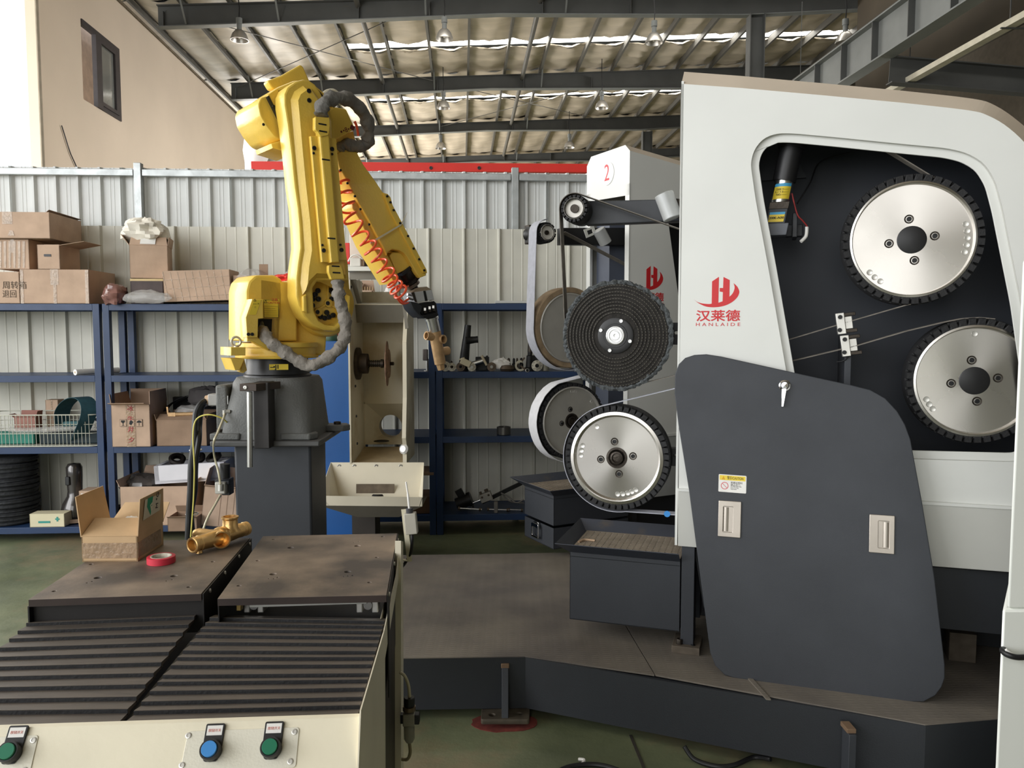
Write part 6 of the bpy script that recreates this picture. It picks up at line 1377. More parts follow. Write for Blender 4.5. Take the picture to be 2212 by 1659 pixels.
B().lathe([(0, -.03), (rr * .9, -.022), (rr * 1.25, -.008), (rr * 1.3, .0), (rr * 1.25, .01), (rr * .9, .024), (0, .03)], p0=ctr + dd * .0, ax=dd, n=32).build('junction', BRASS, bf)
B().lathe([(rr * 1.3, 0), (rr * 1.0, .012), (rr * .95, .04), (rr * 1.1, .045), (rr * 1.1, .05), (rr * .85, .0505), (rr * .8, .02), (0, .02)], p0=ctr + dd * .045 + Z_ * .01, ax=Z_, n=36).build('upright_port', BRASS, bf)
sp = atz(474, 1192, ZT_); hv = (V((.035, -.062, 0))).normalized()
B().lathe([(rr * 1.25, 0), (rr * 1.05, .012), (rr * 1.0, .035), (rr * 1.12, .04), (rr * .95, .0405), (rr * .88, .01), (0, .005)], p0=ctr + dd * -.005 + hv * .008, ax=hv, n=36).build('side_port', BRASS, bf)
B().lathe([(rr * 1.1, 0), (rr * .9, .03), (rr * .8, .07), (rr * .55, .085), (0, .087)], p0=ctr - dd * .02, ax=(-.95, .25, .12), n=28).build('tapered_spigot', BRASS, bf)
B().lathe([(0, 0), (.012, .003), (.01, .012), (0, .013)], p0=atz(430, 1196, ZT_), n=16).build('foot_pad', BRASS, bf)
# ================================================================ buffing grinder with a hood behind the robot
Yg = 5.2
hg = thing('hooded_grinder', 'cream hooded polishing grinder with blue cabinet behind the robot', 'machine', loc=at(800, 1000, Yg) * 1)
def gx(px, y=800, Y=Yg): return at(px, y, Y).x
def gz(y, Y=Yg): return at(800, y, Y).z
xb0, xb1 = gx(560), gx(757)
B().box(((xb0 + xb1) / 2, Yg + .3, gz(737) / 2), (xb1 - xb0, .6, gz(737))).build('blue_cabinet', BLUE2, hg, bev=.004)
B().box((xb1 - .004, Yg - .006, (gz(720) + gz(1000)) / 2), (.012, .02, gz(600) - gz(1000))).build('corner_strip', HOODM, hg, smooth=0)
xl, xr = gx(757), gx(876, 900); Yb = Yg + .42; zt_, zf, zc = gz(657), gz(1002), gz(870)
def slabq(nm, p, v, mt=HOODM): return B().prism(p, v).build(nm, mt, hg, smooth=0)
slabq('hood_side', [(xl, Yg, zf), (xl, Yb, zf), (xl, Yb, gz(600)), (xl, Yg, gz(600))], (.006, 0, 0))
slabq('hood_back', [(xl, Yb, gz(872, Yb)), (xr, Yb, gz(872, Yb)), (xr, Yb, zt_ + .1), (xl, Yb, zt_ + .1)], (0, .006, 0))
prr = [(xr, Yb, gz(960)), (xr, Yb, zt_), (xr, Yg + .15, zt_), (xr, Yg + .04, gz(740)), (xr, Yg + .03, gz(860)), (xr, Yg - .03, gz(945)), (xr, Yg + .0, gz(960)), (xr, Yg, zf), (xr, Yb, zf)]
slabq('hood_side', prr, (.006, 0, 0))
for a, c in zip(prr[2:7], prr[3:8]): B().bar(V(a) + V((-.008, 0, 0)), V(c) + V((-.008, 0, 0)), .026, .004, up=(0, 1, 0)).build('edge_flange', CREAM, hg, smooth=0)
slabq('hood_top', [(xl, Yg + .15, zt_), (xr, Yg + .15, zt_), (xr, Yb, zt_ + .02), (xl, Yb, zt_ + .02)], (0, 0, .004))
slabq('hood_lip', [(xl, Yg + .2, zt_ - .12), (xr, Yg + .2, zt_ - .12), (xr, Yg + .15, zt_), (xl, Yg + .15, zt_)], (0, .004, 0), mat('hood_grey', (120, 116, 106), .5))
slabq('hood_floor', [(xl, Yg, zf), (xr, Yg, zf), (xr, Yb, gz(965, Yb)), (xl, Yb, gz(965, Yb))], (0, 0, -.004), mat('dusty_hood_floor', (168, 150, 118), .8, 0, .1, 8))
FPg = Pl((xl, Yb, 0), (1, 0, 0), (0, 0, 1))
dc = FPg.uv(838, 925); 
b = B(); rd = wrad(FPg, 0, (838, 925), (863, 925)); sq = [FPg.uv(x, y) for x, y in ((788, 870), (876, 870), (876, 960), (788, 960))]
n_ = 32; o_ = []; i_ = []
for k in range(n_):
    a = 2 * math.pi * k / n_ + math.pi / 4; cxx = max(-1, min(1, math.cos(a) * 1.4142)); cyy = max(-1, min(1, math.sin(a) * 1.4142))
    mx_, my_ = (sq[0][0] + sq[1][0]) / 2, (sq[0][1] + sq[2][1]) / 2
    o_.append(FPg.w(mx_ + cxx * (sq[1][0] - sq[0][0]) / 2, my_ + cyy * (sq[0][1] - sq[2][1]) / 2, 0)); i_.append(FPg.w(dc[0] + rd * math.cos(a), dc[1] + rd * math.sin(a), -.12))
b.add(o_ + i_, [(k, (k + 1) % n_, n_ + (k + 1) % n_, n_ + k) for k in range(n_)]); b.build('duct_funnel', HOODM, hg, smooth=20)
slabq('hood_back_side', [(xl, Yb, gz(1000)), (FPg.w(*sq[0]).x, Yb, gz(1000)), (FPg.w(*sq[0]).x, Yb, gz(868, Yb)), (xl, Yb, gz(868, Yb))], (0, .005, 0))
B().lathe([(rd, 0), (rd, .1), (rd * 1.03, .1), (rd * 1.03, 0)], p0=FPg.w(*dc, -.12), ax=(0, 1, 0), n=32).build('duct_collar', HOODM, hg)
B().lathe([(0, .002), (.055, .002), (.055, .006), (.05, .007), (.045, .004), (0, .004)], p0=at(824, 954, Yb - .06), n=28).build('drain_ring', DSTEEL, hg)
for x, y in ((764, 591), (758, 620), (760, 670), (767, 834), (757, 843), (771, 958), (760, 975), (769, 899)): bolt(hg, at(x, y, Yg + .03) * 1, (1, -.1, 0), .009, .006)
# top frame with a white shelf
slabq('top_shelf', [(gx(752), Yg - .05, gz(577)), (gx(862), Yg - .05, gz(577)), (gx(862), Yg + .35, gz(577)), (gx(752), Yg + .35, gz(577))], (0, 0, -.028), WHITE)
slabq('shelf_apron', [(gx(758), Yg + .0, gz(588)), (gx(858), Yg + .0, gz(588)), (gx(856), Yg + .0, gz(604)), (gx(758), Yg, gz(604))], (0, .006, 0), mat('hood_grey', (120, 116, 106), .5))
B().bar(at(762, 604, Yg + .02), at(776, 655, Yg + .15), .03, .006).build('frame_strut', MATS['hood_grey'], hg, smooth=0); B().bar(at(866, 604, Yg + .1), at(879, 710, Yg + .03), .022, .006).build('frame_strut', MATS['hood_grey'], hg, smooth=0)
B().bar(at(864, 600, Yg + .3), at(866, 655, Yg + .3), .02, .02).build('frame_strut', MATS['hood_grey'], hg, smooth=0)
# spindle
RUST = mat('rusty_spindle', (70, 60, 52), .6, .4, .2, 20)
B().lathe([(0, .0), (.11, 0), (.11, .02), (.07, .026), (.068, .075), (.03, .08)], p0=(xl + .008, Yg + .18, gz(788)), ax=(1, 0, 0), n=32).build('spindle_flange', RUST, hg)
x0_, x1_ = xl + .08, gx(823)
pr = []; k = 0; x = x0_
while x < x1_ - .03: pr += [(.024, x), (.024, x + .006), (.019, x + .007), (.019, x + .012)]; x += .013
B().lathe([(0, x0_)] + pr + [(.03, x1_ - .03), (.03, x1_ - .012), (.012, x1_ - .01), (.012, x1_ + .04), (0, x1_ + .04)], p0=(0, Yg + .18, gz(788)), ax=(1, 0, 0), n=20).build('threaded_spindle', DSTEEL, hg)
zz = gz(788); rw = gz(737) - zz
ow = B().lathe([(0, x1_ + .012), (rw * .6, x1_ + .014), (rw, x1_ + .002), (rw * .99, x1_ - .004), (rw * .6, x1_ - .008), (.02, x1_ - .012)], p0=(0, Yg + .18, zz), ax=(1, .12, 0), n=40)
B().lathe([(.02, -.01), (rw * .6, -.012), (rw * .97, -.003), (rw, .0), (rw * .97, .004), (rw * .7, .006), (rw * .6, .018), (rw * .55, .02), (0, .018)], p0=(gx(827), Yg + .18, zz), ax=(.996, .085, 0), n=44).build('polishing_mop', mat('brown_mop', (126, 98, 78), .9, 0, .25, 24, .4, 60), hg)
B().cyl((gx(829), Yg + .18, zz), (gx(842), Yg + .17, zz), .012, n=12).build('spindle_nut', DSTEEL, hg)
lp = at(872, 970, Yg - .0)
B().lathe([(0, .012), (.02, .012), (.03, .004), (.034, 0), (.03, -.01), (0, -.02)], p0=at(872, 970, Yg + .0), ax=(-.4, -.9, .2), n=28).build('glass_lamp', mat('clear_bulb', (226, 226, 224), .1, .2, 0, coat=.5), hg)
# hopper tray
Yh = Yg - .34; 
hz = lambda y, Y: at(800, y, Y).z
tl, tr2 = at(714, 999, Yg - .01), at(915, 999, Yg - .01); fl_, fr2 = at(689, 1071, Yh), at(912, 1074, Yh)
zb_ = at(800, 1117, Yh + .1).z
slabq('hopper_back', [tl, tr2, V((tr2.x - .03, tr2.y - .14, fl_.z - .12)), V((tl.x + .1, tl.y - .14, fl_.z - .12))], (0, .004, 0), CREAM)
slabq('hopper_side', [tl, V((tl.x + .1, tl.y - .14, fl_.z - .12)), V((fl_.x + .06, fl_.y, fl_.z - .06)), fl_], (.003, 0, 0), CREAM)
slabq('hopper_side', [tr2, V((tr2.x - .03, tr2.y - .14, fl_.z - .12)), V((fr2.x - .02, fr2.y, fr2.z - .06)), fr2], (.003, 0, 0), CREAM)
f0, f1 = at(689, 1092, Yh), at(912, 1094, Yh)
slabq('hopper_lip', [fl_, fr2, f1, f0], (0, .004, 0), CREAM)
g0, g1, h0_, h1_ = V((f0.x + .22, Yh + .1, zb_)), V((f1.x - .16, Yh + .1, zb_)), V((f0.x + .22, Yg - .08, zb_)), V((f1.x - .16, Yg - .08, zb_))
HU = mat('hopper_underside', (132, 126, 114), .6)
B().quad(f0, f1, g1, g0).quad(g0, g1, h1_, h0_).quad(f1, V((f1.x, Yg - .04, f1.z)), h1_, g1).quad(V((f0.x + .06, Yg - .04, f0.z)), f0, g0, h0_).quad(V((f0.x + .06, Yg - .04, f0.z)), h0_, h1_, V((f1.x, Yg - .04, f1.z))).build('hopper_base', HU, hg, smooth=0)
for x in (733, 766, 813, 866): bolt(hg, at(x, 1007, Yg - .015), (0, -1, 0), .013, .008, STEEL, 'screw')
Pb = Pl((tl.x, Yg - .018, 0), (1, 0, .0), (0, .0, 1)); 
plate('chute_opening', Pb.pts([(775, 1040), (856, 1040), (856, 1072), (775, 1072)], -.0), Pb, .085, .088, mat('chute_brown', (120, 106, 88), .7, 0, .15, 20), hg)
B().lathe([(0, 0), (.05, .0), (.06, -.01)], p0=at(818, 1065, Yg - .07), n=20).build('chute_hole', BLACK, hg)
B().box((gx(780), Yg + .1, .35), (.16, .2, .7)).build('stand', mat('stand_dark', (56, 50, 44), .7), hg, smooth=0)
B().box((gx(800), Yg + .1, .02), (.36, .4, .04)).build('stand_foot', MATS['stand_dark'], hg, smooth=0)
# device on the grinder's shelf
dv = thing('slide_device', 'upright pale metal slide with black carriage and red ends on the grinder\'s white shelf', 'device', loc=at(780, 577, Yg + .12) + V((0, 0, .003)))
B().box(at(772, 505, Yg + .12), (.095, .05, .43)).build('slide_plate', mat('pale_pink_metal', (200, 186, 174), .4, .4, .05), dv, bev=.003)
B().box(at(794, 510, Yg + .15), (.05, .06, .42)).build('slide_body', BLACK, dv, bev=.003)
bolt(dv, at(760, 505, Yg + .09), (0, -1, 0), .013, .004, BLACK, 'bolt_hole')
B().box(at(804, 545, Yg + .1), (.05, .05, .13)).box(at(752, 548, Yg + .16), (.03, .05, .14)).build('red_end', RED, dv, bev=.003)
B().box(at(769, 567, Yg + .07), (.07, .05, .055)).build('terminal_box', mat('white_box_plastic', (214, 212, 206), .5), dv, bev=.004)
B().cyl(at(795, 549, Yg + .09), at(817, 553, Yg + .09), .02, n=16).build('handle', BLACK, dv)
B().tube(spline([at(752, 565, Yg + .05), at(760, 553, Yg + .05), at(772, 551, Yg + .05), at(783, 560, Yg + .06)], 6), .005, 8).build('lead', PAPER, dv)
# things on the blue cabinet
zc_ = gz(737) + .0
cc = at(727, 737, Yg + .1)
tag(B().lathe([(0, 0), (.035, 0), (.04, .03), (.036, .1), (.02, .14), (0, .145)], p0=(cc.x, Yg + .15, zc_), n=20).build('red_bottle', RED), 'red container on the blue cabinet behind the grey sleeve', 'container')
tag(B().lathe([(0, 0), (.04, 0), (.045, .02), (.04, .09), (0, .1)], p0=(gx(709), Yg + .12, zc_), n=20).build('green_bottle', mat('dark_green_plastic', (40, 70, 50), .4)), 'dark green container on the blue cabinet behind the grey sleeve', 'container')

# ================================================================ blue racks along the partition
NF = 6.24; SH = Pl(hall(0, NF, 0), E_, Z_)
LL = [1.843, 1.293, .739, .113]; LR = [1.852, 1.312, .795, .164]
def rack(e0, e1, lv, label, gus=()):
    t = thing('storage_rack', label, 'rack', loc=hall((e0 + e1) / 2, NF + .25, 0), group='blue steel racks along the partition')
    ro = Matrix.Rotation(AL, 4, 'Z')
    def bx(nm, e, n, z, se, sn, sz): B().box((0, 0, 0), (se, sn, sz), Matrix.Translation(hall(e, n, z)) @ ro).build(nm, BLUE, t, bev=.002, smooth=0)
    for e in (e0 + .025, e1 - .025):
        for n in (NF + .025, NF + .475): bx('upright', e, n, lv[0] / 2, .05, .05, lv[0] - .001)
    for k, z in enumerate(lv):
        for n in (NF + .012, NF + .488): bx('beam', (e0 + e1) / 2, n, z - .026, e1 - e0 - .1, .024, .05)
        for e in (e0 + .012, e1 - .012): bx('side_rail', e, NF + .25, z - .026, .022, .4, .05)
        bx('shelf_board', (e0 + e1) / 2, NF + .25, z - .006, e1 - e0 - .06, .46, .008)
    for e, s in [((e0 + .09, 1), (e1 - .09, -1))[g_] for g_ in gus]:
        B().prism([hall(e - .04 * s, NF + .1, lv[0] - .052), hall(e + .12 * s, NF + .1, lv[0] - .052), hall(e + .12 * s, NF + .1, lv[0] - .1), hall(e - .04 * s, NF + .1, lv[0] - .1)], N_ * .006).build('gusset', BLUE, t, smooth=0)
    return t
E1 = SH.uv(215, 700)[0]; E2 = SH.uv(221.5, 700)[0]; E3 = SH.uv(941.5, 900)[0]
rack(E1 - 1.3, E1, LL, 'blue steel rack at the left edge, loaded with cartons and a wire basket', (0,))
rack(E2, E3 - 1.31, LL, 'second blue steel rack, left of and behind the robot', (1,))
rack(E3 - 1.3, E3 - .004, LR, 'blue steel rack mostly hidden behind the cream hooded grinder')
rack(E3 + .004, E3 + 1.3, LR, 'blue steel rack right of the grinder, holding loose castings and fittings')
def SM(px, z, d, rot=0): e = SH.uv(px, 800, -d)[0]; return Matrix.Translation(hall(e, NF + d, z)) @ Matrix.Rotation(AL + R(rot), 4, 'Z')
def sdim(x0, x1, ytop, z, d): a = SH.uv(x0, ytop, -d); c = SH.uv(x1, ytop, -d); return c[0] - a[0], a[1] - z
def sbox(name, label, x0, x1, ytop, z, d=.02, dep=.4, flaps=None, mt=None, rot=0, cat='box', tape=True):
    w_, h_ = sdim(x0, x1, ytop, z, d)
    return carton(name, label, SM(x0, z, d, rot), w_, dep, h_, flaps, mt, cat, tape), w_, h_
z0 = LL[0] + .001
c, w_, h_ = sbox('cardboard_box', 'long carton with black Chinese lettering at the left edge, bottom of the pile', -110, 51, 588, z0, .0, .44)
q = Pl(c.matrix_world @ V((0, -.001, 0)), E_, Z_)
text('carton_print', '周转箱', .062, Pl(SH.w(0, 0, .0), E_, Z_), SH.uv(5, 617)[0], SH.uv(5, 617)[1], .002, mat('faded_ink', (92, 78, 64), .8, 0, 0), c, maxw=.175); text('carton_print', '退回', .062, Pl(SH.w(0, 0, 0), E_, Z_), SH.uv(5, 636)[0], SH.uv(5, 636)[1], .002, MATS['faded_ink'], c, maxw=.1)
tapew = lambda c, w, h, n_, sd, dpt=None: [B().bar((rx, -.0015, rz2), (rx + rl, -.0015, rz2 + rh), .001, .018 + .02 * rq.random(), up=(0, 0, 1)).build('tape_strip', TAPE, c, local=True, smooth=0) for rq in [random.Random(sd)] for _ in range(n_) for rx, rz2, rl, rh in [(rq.random() * w * .75, h * rq.random(), w * .25 * rq.random(), (rq.random() - .5) * .02)]]
c, w_, h_ = sbox('cardboard_box', 'long flat taped carton right of the lettered one, bottom of the pile', 52, 200, 583, z0, .0, .46)
for f_ in (.02, .5, .97): B().prism([(w_ * f_ - .012, -.0015, 0), (w_ * f_ + .012, -.0015, 0), (w_ * f_ + .014, -.0015, h_), (w_ * f_ - .01, -.0015, h_)], (0, -.0008, 0)).build('tape_strip', TAPE, c, local=True, smooth=0)
z1_ = z0 + h_ + .006
c, w_, h2_ = sbox('cardboard_box', 'carton wrapped in shiny clear tape, left of the box with a hand hole', 3, 74, 518, z1_, .02, .4)
for k in range(6): B().prism([(.02 + k * w_ / 7, -.0015, .01), (.035 + k * w_ / 7, -.0015, .01), (.045 + k * w_ / 7, -.0015, h2_ - .01), (.025 + k * w_ / 7, -.0015, h2_ - .01)], (0, -.001, 0)).build('tape_strip', TAPE, c, local=True, smooth=0)
c, w_, h3_ = sbox('cardboard_box', 'small brown carton with a cut hand hole under the big top carton', 91, 139, 529, z1_, .0, .32, {'right': (.18, 170), 'left': (.05, 0), 'front': (.03, 0), 'back': (.03, 0)}, tape=False)
plate('hand_hole', rnd_poly([(w_ * .3, h3_ * .52), (w_ * .62, h3_ * .52), (w_ * .62, h3_ * .62), (w_ * .3, h3_ * .62)], .004), None, 0, .002, BLACK, c, M=Matrix.Translation((0, -.001, 0)) @ Matrix.Rotation(R(90), 4, 'X'))
z2_ = z1_ + h2_ + .008
c, w_, h4_ = sbox('cardboard_box', 'large long brown carton on top of the pile at the left edge', -60, 122, 458, z2_, -.02, .5)
B().prism([(w_ * .47, -.0015, h4_ * .55), (w_ * .54, -.0015, h4_ * .55), (w_ * .54, -.0015, h4_ * .68), (w_ * .47, -.0015, h4_ * .68)], (0, -.001, 0)).prism([(w_ * .5, -.0015, h4_ * .1), (w_ * .58, -.0015, h4_ * .1), (w_ * .56, -.0015, h4_ * .3), (w_ * .52, -.0015, h4_ * .3)], (0, -.001, 0)).build('tape_strip', TAPE, c, local=True, smooth=0)
B().prism([(w_ - .02, .0, h4_ + .004), (w_ + .0, .0, h4_ + .02), (w_ + .004, .5, h4_ + .015), (w_ - .1, .5, h4_ + .004)], (0, 0, .003)).build('loose_flap', CARDD, c, local=True, smooth=0)
# film-wrapped pack with the open carton and bag on it
c, w_, h_ = sbox('wrapped_pack', 'low dark pack wrapped in clear film under the open carton', 288, 358, 608, z0, .03, .3, mt=mat('dark_brown_pack', (70, 54, 50), .6, 0, .15, 10), cat='pack', tape=False)
B().box((w_ / 2, .15, h_ + .012), (w_ * 1.02, .3, .018)).build('wood_slat', mat('pale_wood', (204, 180, 132), .7), c, local=True, smooth=0)
crumple('film_wrap', '', SH.w(SH.uv(320, 640)[0], z0 + .045, .03), .16, .05, .05, FILM, 4, par=c)
zb1 = z0 + h_ + .027
c, w_, h_ = sbox('cardboard_box', 'open square carton stuffed with a crumpled white bag', 288, 366, 529, zb1, .05, .28, {'front': (.075, 62), 'left': (.1, 125), 'right': (.07, 100), 'back': (.08, 60)}, rot=13, tape=False)
B().prism([(w_ * .28, -.002, h_ + .01), (w_ * .68, -.002, h_ + .01), (w_ * .7, -.002 + .02, h_ + .06), (w_ * .3, -.002 + .02, h_ + .06)], (0, -.001, 0)).build('paper_label', PAPER, c, local=True, smooth=0)
crumple('white_bag', 'crumpled white bag bulging out of the open square carton', SH.w(SH.uv(313, 490, -.18)[0], SH.uv(313, 500, -.18)[1], -.18), .165, .12, .1, mat('off_white_bag', (236, 230, 216), .7, 0, .04, 6, .7, 9), 9, 'bag', n=30, amp=.36)
crumple('brown_film_bag', 'shiny brown film bag slumped beside the low wrapped pack', SH.w(SH.uv(247, 640)[0], z0 + .066, -.02), .085, .09, .085, mat('brown_film', (132, 92, 84), .18, 0, .2, 12, .5, 24, coat=.5), 14, 'bag')
M_ = SM(360, z0, .0, 2) @ Matrix.Rotation(R(-2), 4, 'Y')
w_, h_ = sdim(360, 500, 590, z0, .0)
c = carton('cardboard_box', 'long film-wrapped carton lying left of the robot', Matrix.Translation((0, 0, .012)) @ M_, w_ * 1.02, .3, h_, None, CARD, 'box', False)
for k in range(9): B().bar((.03 + k * w_ / 9, -.0015, .01), (.0 + k * w_ / 9, -.0015, h_ - .005), .001, .006, up=(1, 0, 0)).build('tape_strip', TAPE, c, local=True, smooth=0)
for k in range(3): B().bar((.02, -.0015, .03 + k * h_ / 3.4), (w_, -.0015, .045 + k * h_ / 3.3), .001, .004).build('tape_strip', TAPE, c, local=True, smooth=0)
crumple('clear_film_bag', 'crumpled clear film left of the brown card, above the robot base', SH.w(SH.uv(535, 580)[0], z0 + .2, -.1), .1, .1, .07, FILM, 21, 'bag')
sbox('cardboard_box', 'brown carton hidden behind the robot base, under the clear film', 508, 575, 596, z0, .05, .3)
tag(B().box(SH.w(SH.uv(568, 580, -.1)[0], z0 + .27, -.12), (.07, .004, .09)).build('brown_card', CARDD, bev=.001), 'small upright brown card behind the robot\'s yellow motor cover', 'card')
crumple('red_glove', 'bright red-orange glove on the rack right behind the robot base', SH.w(SH.uv(618, 598)[0], SH.uv(618, 600)[1], -.05), .08, .06, .03, mat('glove_red', (240, 64, 48), .5, 0, .05), 31, 'glove', amp=.5)
crumple('clear_film_bag', 'crumpled clear film behind the robot lower arm, by the red glove', SH.w(SH.uv(630, 590)[0], SH.uv(630, 596)[1], -.14), .1, .08, .06, FILM, 37, 'bag')
c, w_, h_ = sbox('cardboard_box', 'carton behind the robot under the red glove', 590, 655, 607, z0, .02, .3)
# level 1
p = SH.w(SH.uv(162, 804)[0], LL[1] + .024, .0)
t = thing('paper_tube', 'white plastic roll lying on the left rack, round end towards the camera', 'roll', loc=p)
B().cyl(p, p + V((.17, .33, 0)), .023, n=24).build('roll_body', FILM if 0 else PAPER, t, bev=.002); B().lathe([(0, .001), (.008, .001), (.009, .0)], p0=p, ax=(p - (p + V((.17, .33, 0)))), n=14).build('core_hole', mat('tan_core', (190, 170, 140), .7), t)
# level 2: wire basket
z2 = LL[2] + .001
e0, e1 = SH.uv(-60, 900)[0], SH.uv(208, 900)[0]; zt2_ = SH.uv(100, 899)[1]; zt2_ = SH.uv(100, 897)[1]; hb_ = zt2_ - z2
bk = thing('wire_basket', 'white wire basket holding abrasive belts on the left rack', 'basket', loc=hall((e0 + e1) / 2, NF + .2, z2))
WW = mat('white_wire', (200, 200, 186), .4, .2, .04)
def rrect(e0, e1, n0, n1, z, r_=.07): return [hall(x, y, z) for x, y in rnd_poly([(e0, n0), (e1, n0), (e1, n1), (e0, n1)], r_, 6)]
for z_b, r_ in ((zt2_, .005), (z2 + hb_ * .42, .003), (z2 + .004, .004), (z2 + hb_ * .7, .0025)):
    rr_ = rrect(e0, e1 - .005, NF + .01, NF + .36, z_b); B().tube(rr_ + [rr_[0]], r_, 6, cap=False).build('rim_wire', WW, bk)
nb_ = 52
for k in range(30):
    e = e1 - .06 - k * .0285; B().tube([hall(e, NF + .01, z2 + .004), hall(e, NF + .005, zt2_)], .0022, 6).build('upright_wire', WW, bk)
for k in range(9):
    n = NF + .06 + k * .033; B().tube([hall(e1 - .005, n, z2 + .004), hall(e1 - .003, n, zt2_)], .0022, 6).build('upright_wire', WW, bk)
B().box((0, 0, 0), (e1 - e0 - .02, .33, .004), Matrix.Translation(hall((e0 + e1) / 2, NF + .185, z2 + .006)) @ Matrix.Rotation(AL, 4, 'Z')).build('mesh_floor', WW, bk)
def loop_belt(name, label, c, r1, r2_, wd, mt, tilt=0, yaw=0, dn=0):
    """a closed abrasive belt standing on edge as a squashed loop"""
    m = Matrix.Translation(c) @ Matrix.Rotation(AL + R(yaw), 4, 'Z') @ Matrix.Rotation(R(tilt), 4, 'Y'); n_ = 40
    vs = []
    for i in range(n_):
        a = 2 * math.pi * i / n_; rr = 1 + .12 * math.sin(2 * a + dn)
        for w2 in (-wd / 2, wd / 2):
            for dr in (0, .004): vs.append(m @ V(((r1 + dr) * rr * math.cos(a), w2 + .02 * math.sin(a * 2), (r2_ + dr) * rr * math.sin(a))))
    fs = []
    for i in range(n_):
        j = (i + 1) % n_; a_, b_ = i * 4, j * 4
        fs += [(a_, b_, b_ + 2, a_ + 2), (a_ + 1, a_ + 3, b_ + 3, b_ + 1), (a_, a_ + 1, b_ + 1, b_), (a_ + 2, b_ + 2, b_ + 3, a_ + 3)]
    return tag(B().add(vs, fs).build(name, mt), label, 'belt')
loop_belt('abrasive_belt', 'dark teal abrasive belt looping high out of the wire basket', SH.w(SH.uv(138, 885)[0], z2 + .19, -.17), .24, .165, .12, BELTG, -12, -42)
loop_belt('abrasive_belt', 'dark belt coil low in the wire basket at its right end', SH.w(SH.uv(165, 890)[0], z2 + .12, -.24), .12, .07, .08, mat('dark_belt', (34, 38, 44), .8), 10, -20)
tag(B().box((0, 0, 0), (.34, .14, .09), SM(30, z2 + .055, .17)).build('teal_belt_pack', mat('teal_pack', (46, 128, 112), .7, 0, .1, 12), bev=.01), 'green belt pack in the left part of the wire basket', 'pack')
tag(B().box((0, 0, 0), (.52, .16, .085), Matrix.Translation(hall(SH.uv(145, 930)[0], NF + .17, z2 + .053)) @ Matrix.Rotation(AL, 4, 'Z')).build('dark_belt_pack', mat('dark_teal_pack', (32, 48, 54), .7, 0, .1, 12), bev=.01), 'dark belt pack in the right part of the wire basket', 'pack')
tag(B().tube(spline([SH.w(SH.uv(x, 915)[0], z2 + .125 + dz, -.1) for x, dz in ((5, 0), (40, -.01), (90, .0), (150, .01), (192, .012))], 6), .024, 12, rf=wave(1, .12, 4)).build('clear_tube_bag', FILM, smooth=60), 'long roll of clear film lying across the wire basket', 'roll')
c, w_, h_ = sbox('cardboard_box', 'small pinkish open carton standing in the wire basket', 26, 72, 902, z2 + .08, .24, .1, {'left': (.05, 150), 'front': (.03, 120), 'right': (.05, 100), 'back': (.05, 80)}, mat('pinkish_card', (168, 120, 108), .8, 0, .06), tape=False)
c, w_, h_ = sbox('cardboard_box', 'brown carton behind the basket, seen through the belt loop', 95, 122, 865, z2, .36, .1)
tag(B().cyl(SH.w(SH.uv(124, 893)[0], z2 + .165, -.1), SH.w(SH.uv(156, 893)[0], z2 + .17, -.1), .022, n=20).build('teal_sleeve', mat('teal_sleeve_paint', (64, 104, 110), .7)), 'small teal belt roll lying on top of the packs in the basket', 'roll')
# rack B level 2
c, w_, h_ = sbox('cardboard_box', 'open carton with fragile symbols and red handwriting on tape', 237, 320, 874, z2, -.02, .36, {'front': (.085, 168), 'left': (.08, 100), 'right': (.1, 88), 'back': (.1, 80)}, tape=False)
CPm = Matrix.Rotation(R(90), 4, 'X')
def cp(nm, pts, mt, h=.002): return plate(nm, pts, None, 0, .001, mt, c, M=Matrix.Translation((0, -h, 0)) @ CPm)
cp('tape_strip', [(w_ * .38, 0), (w_ * .62, 0), (w_ * .62, h_), (w_ * .38, h_)], TAPE)
for x in (.22, .43, .64):
    s_ = w_ * .085; xx = w_ * x; yy = h_ * .48
    cp('symbol_frame', [(xx, yy), (xx + 2 * s_, yy), (xx + 2 * s_, yy + 2.3 * s_), (xx, yy + 2.3 * s_)], INK, .0035); cp('symbol_field', [(xx + .002, yy + .002), (xx + 2 * s_ - .002, yy + .002), (xx + 2 * s_ - .002, yy + 2.3 * s_ - .002), (xx + .002, yy + 2.3 * s_ - .002)], CARD, .0045)
    if x < .3: cp('glass_symbol', [(xx + s_ * .5, yy + s_ * .3), (xx + s_ * 1.5, yy + s_ * .3), (xx + s_ * 1.1, yy + s_ * .5), (xx + s_ * 1.1, yy + s_ * 1.0), (xx + s_ * 1.6, yy + s_ * 1.5), (xx + s_ * 1.6, yy + s_ * 2), (xx + s_ * .4, yy + s_ * 2), (xx + s_ * .4, yy + s_ * 1.5), (xx + s_ * .9, yy + s_ * 1.0), (xx + s_ * .9, yy + s_ * .5)], INK, .0055)
    elif x > .5: cp('umbrella_symbol', [(xx + s_ * .9, yy + s_ * .3), (xx + s_ * 1.05, yy + s_ * .3), (xx + s_ * 1.05, yy + s_ * 1.2)] + [(xx + s_ + s_ * .75 * math.cos(R(a)), yy + s_ * 1.2 + s_ * .75 * math.sin(R(a))) for a in range(0, 181, 20)] + [(xx + s_ * .9, yy + s_ * 1.2)], INK, .0055)
    else: cp('hand_symbol', [(xx + s_ * .4, yy + s_ * .8), (xx + s_ * 1.0, yy + s_ * .4), (xx + s_ * 1.7, yy + s_ * 1.4), (xx + s_ * 1.2, yy + s_ * 2), (xx + s_ * .6, yy + s_ * 1.8)], INK, .0055)
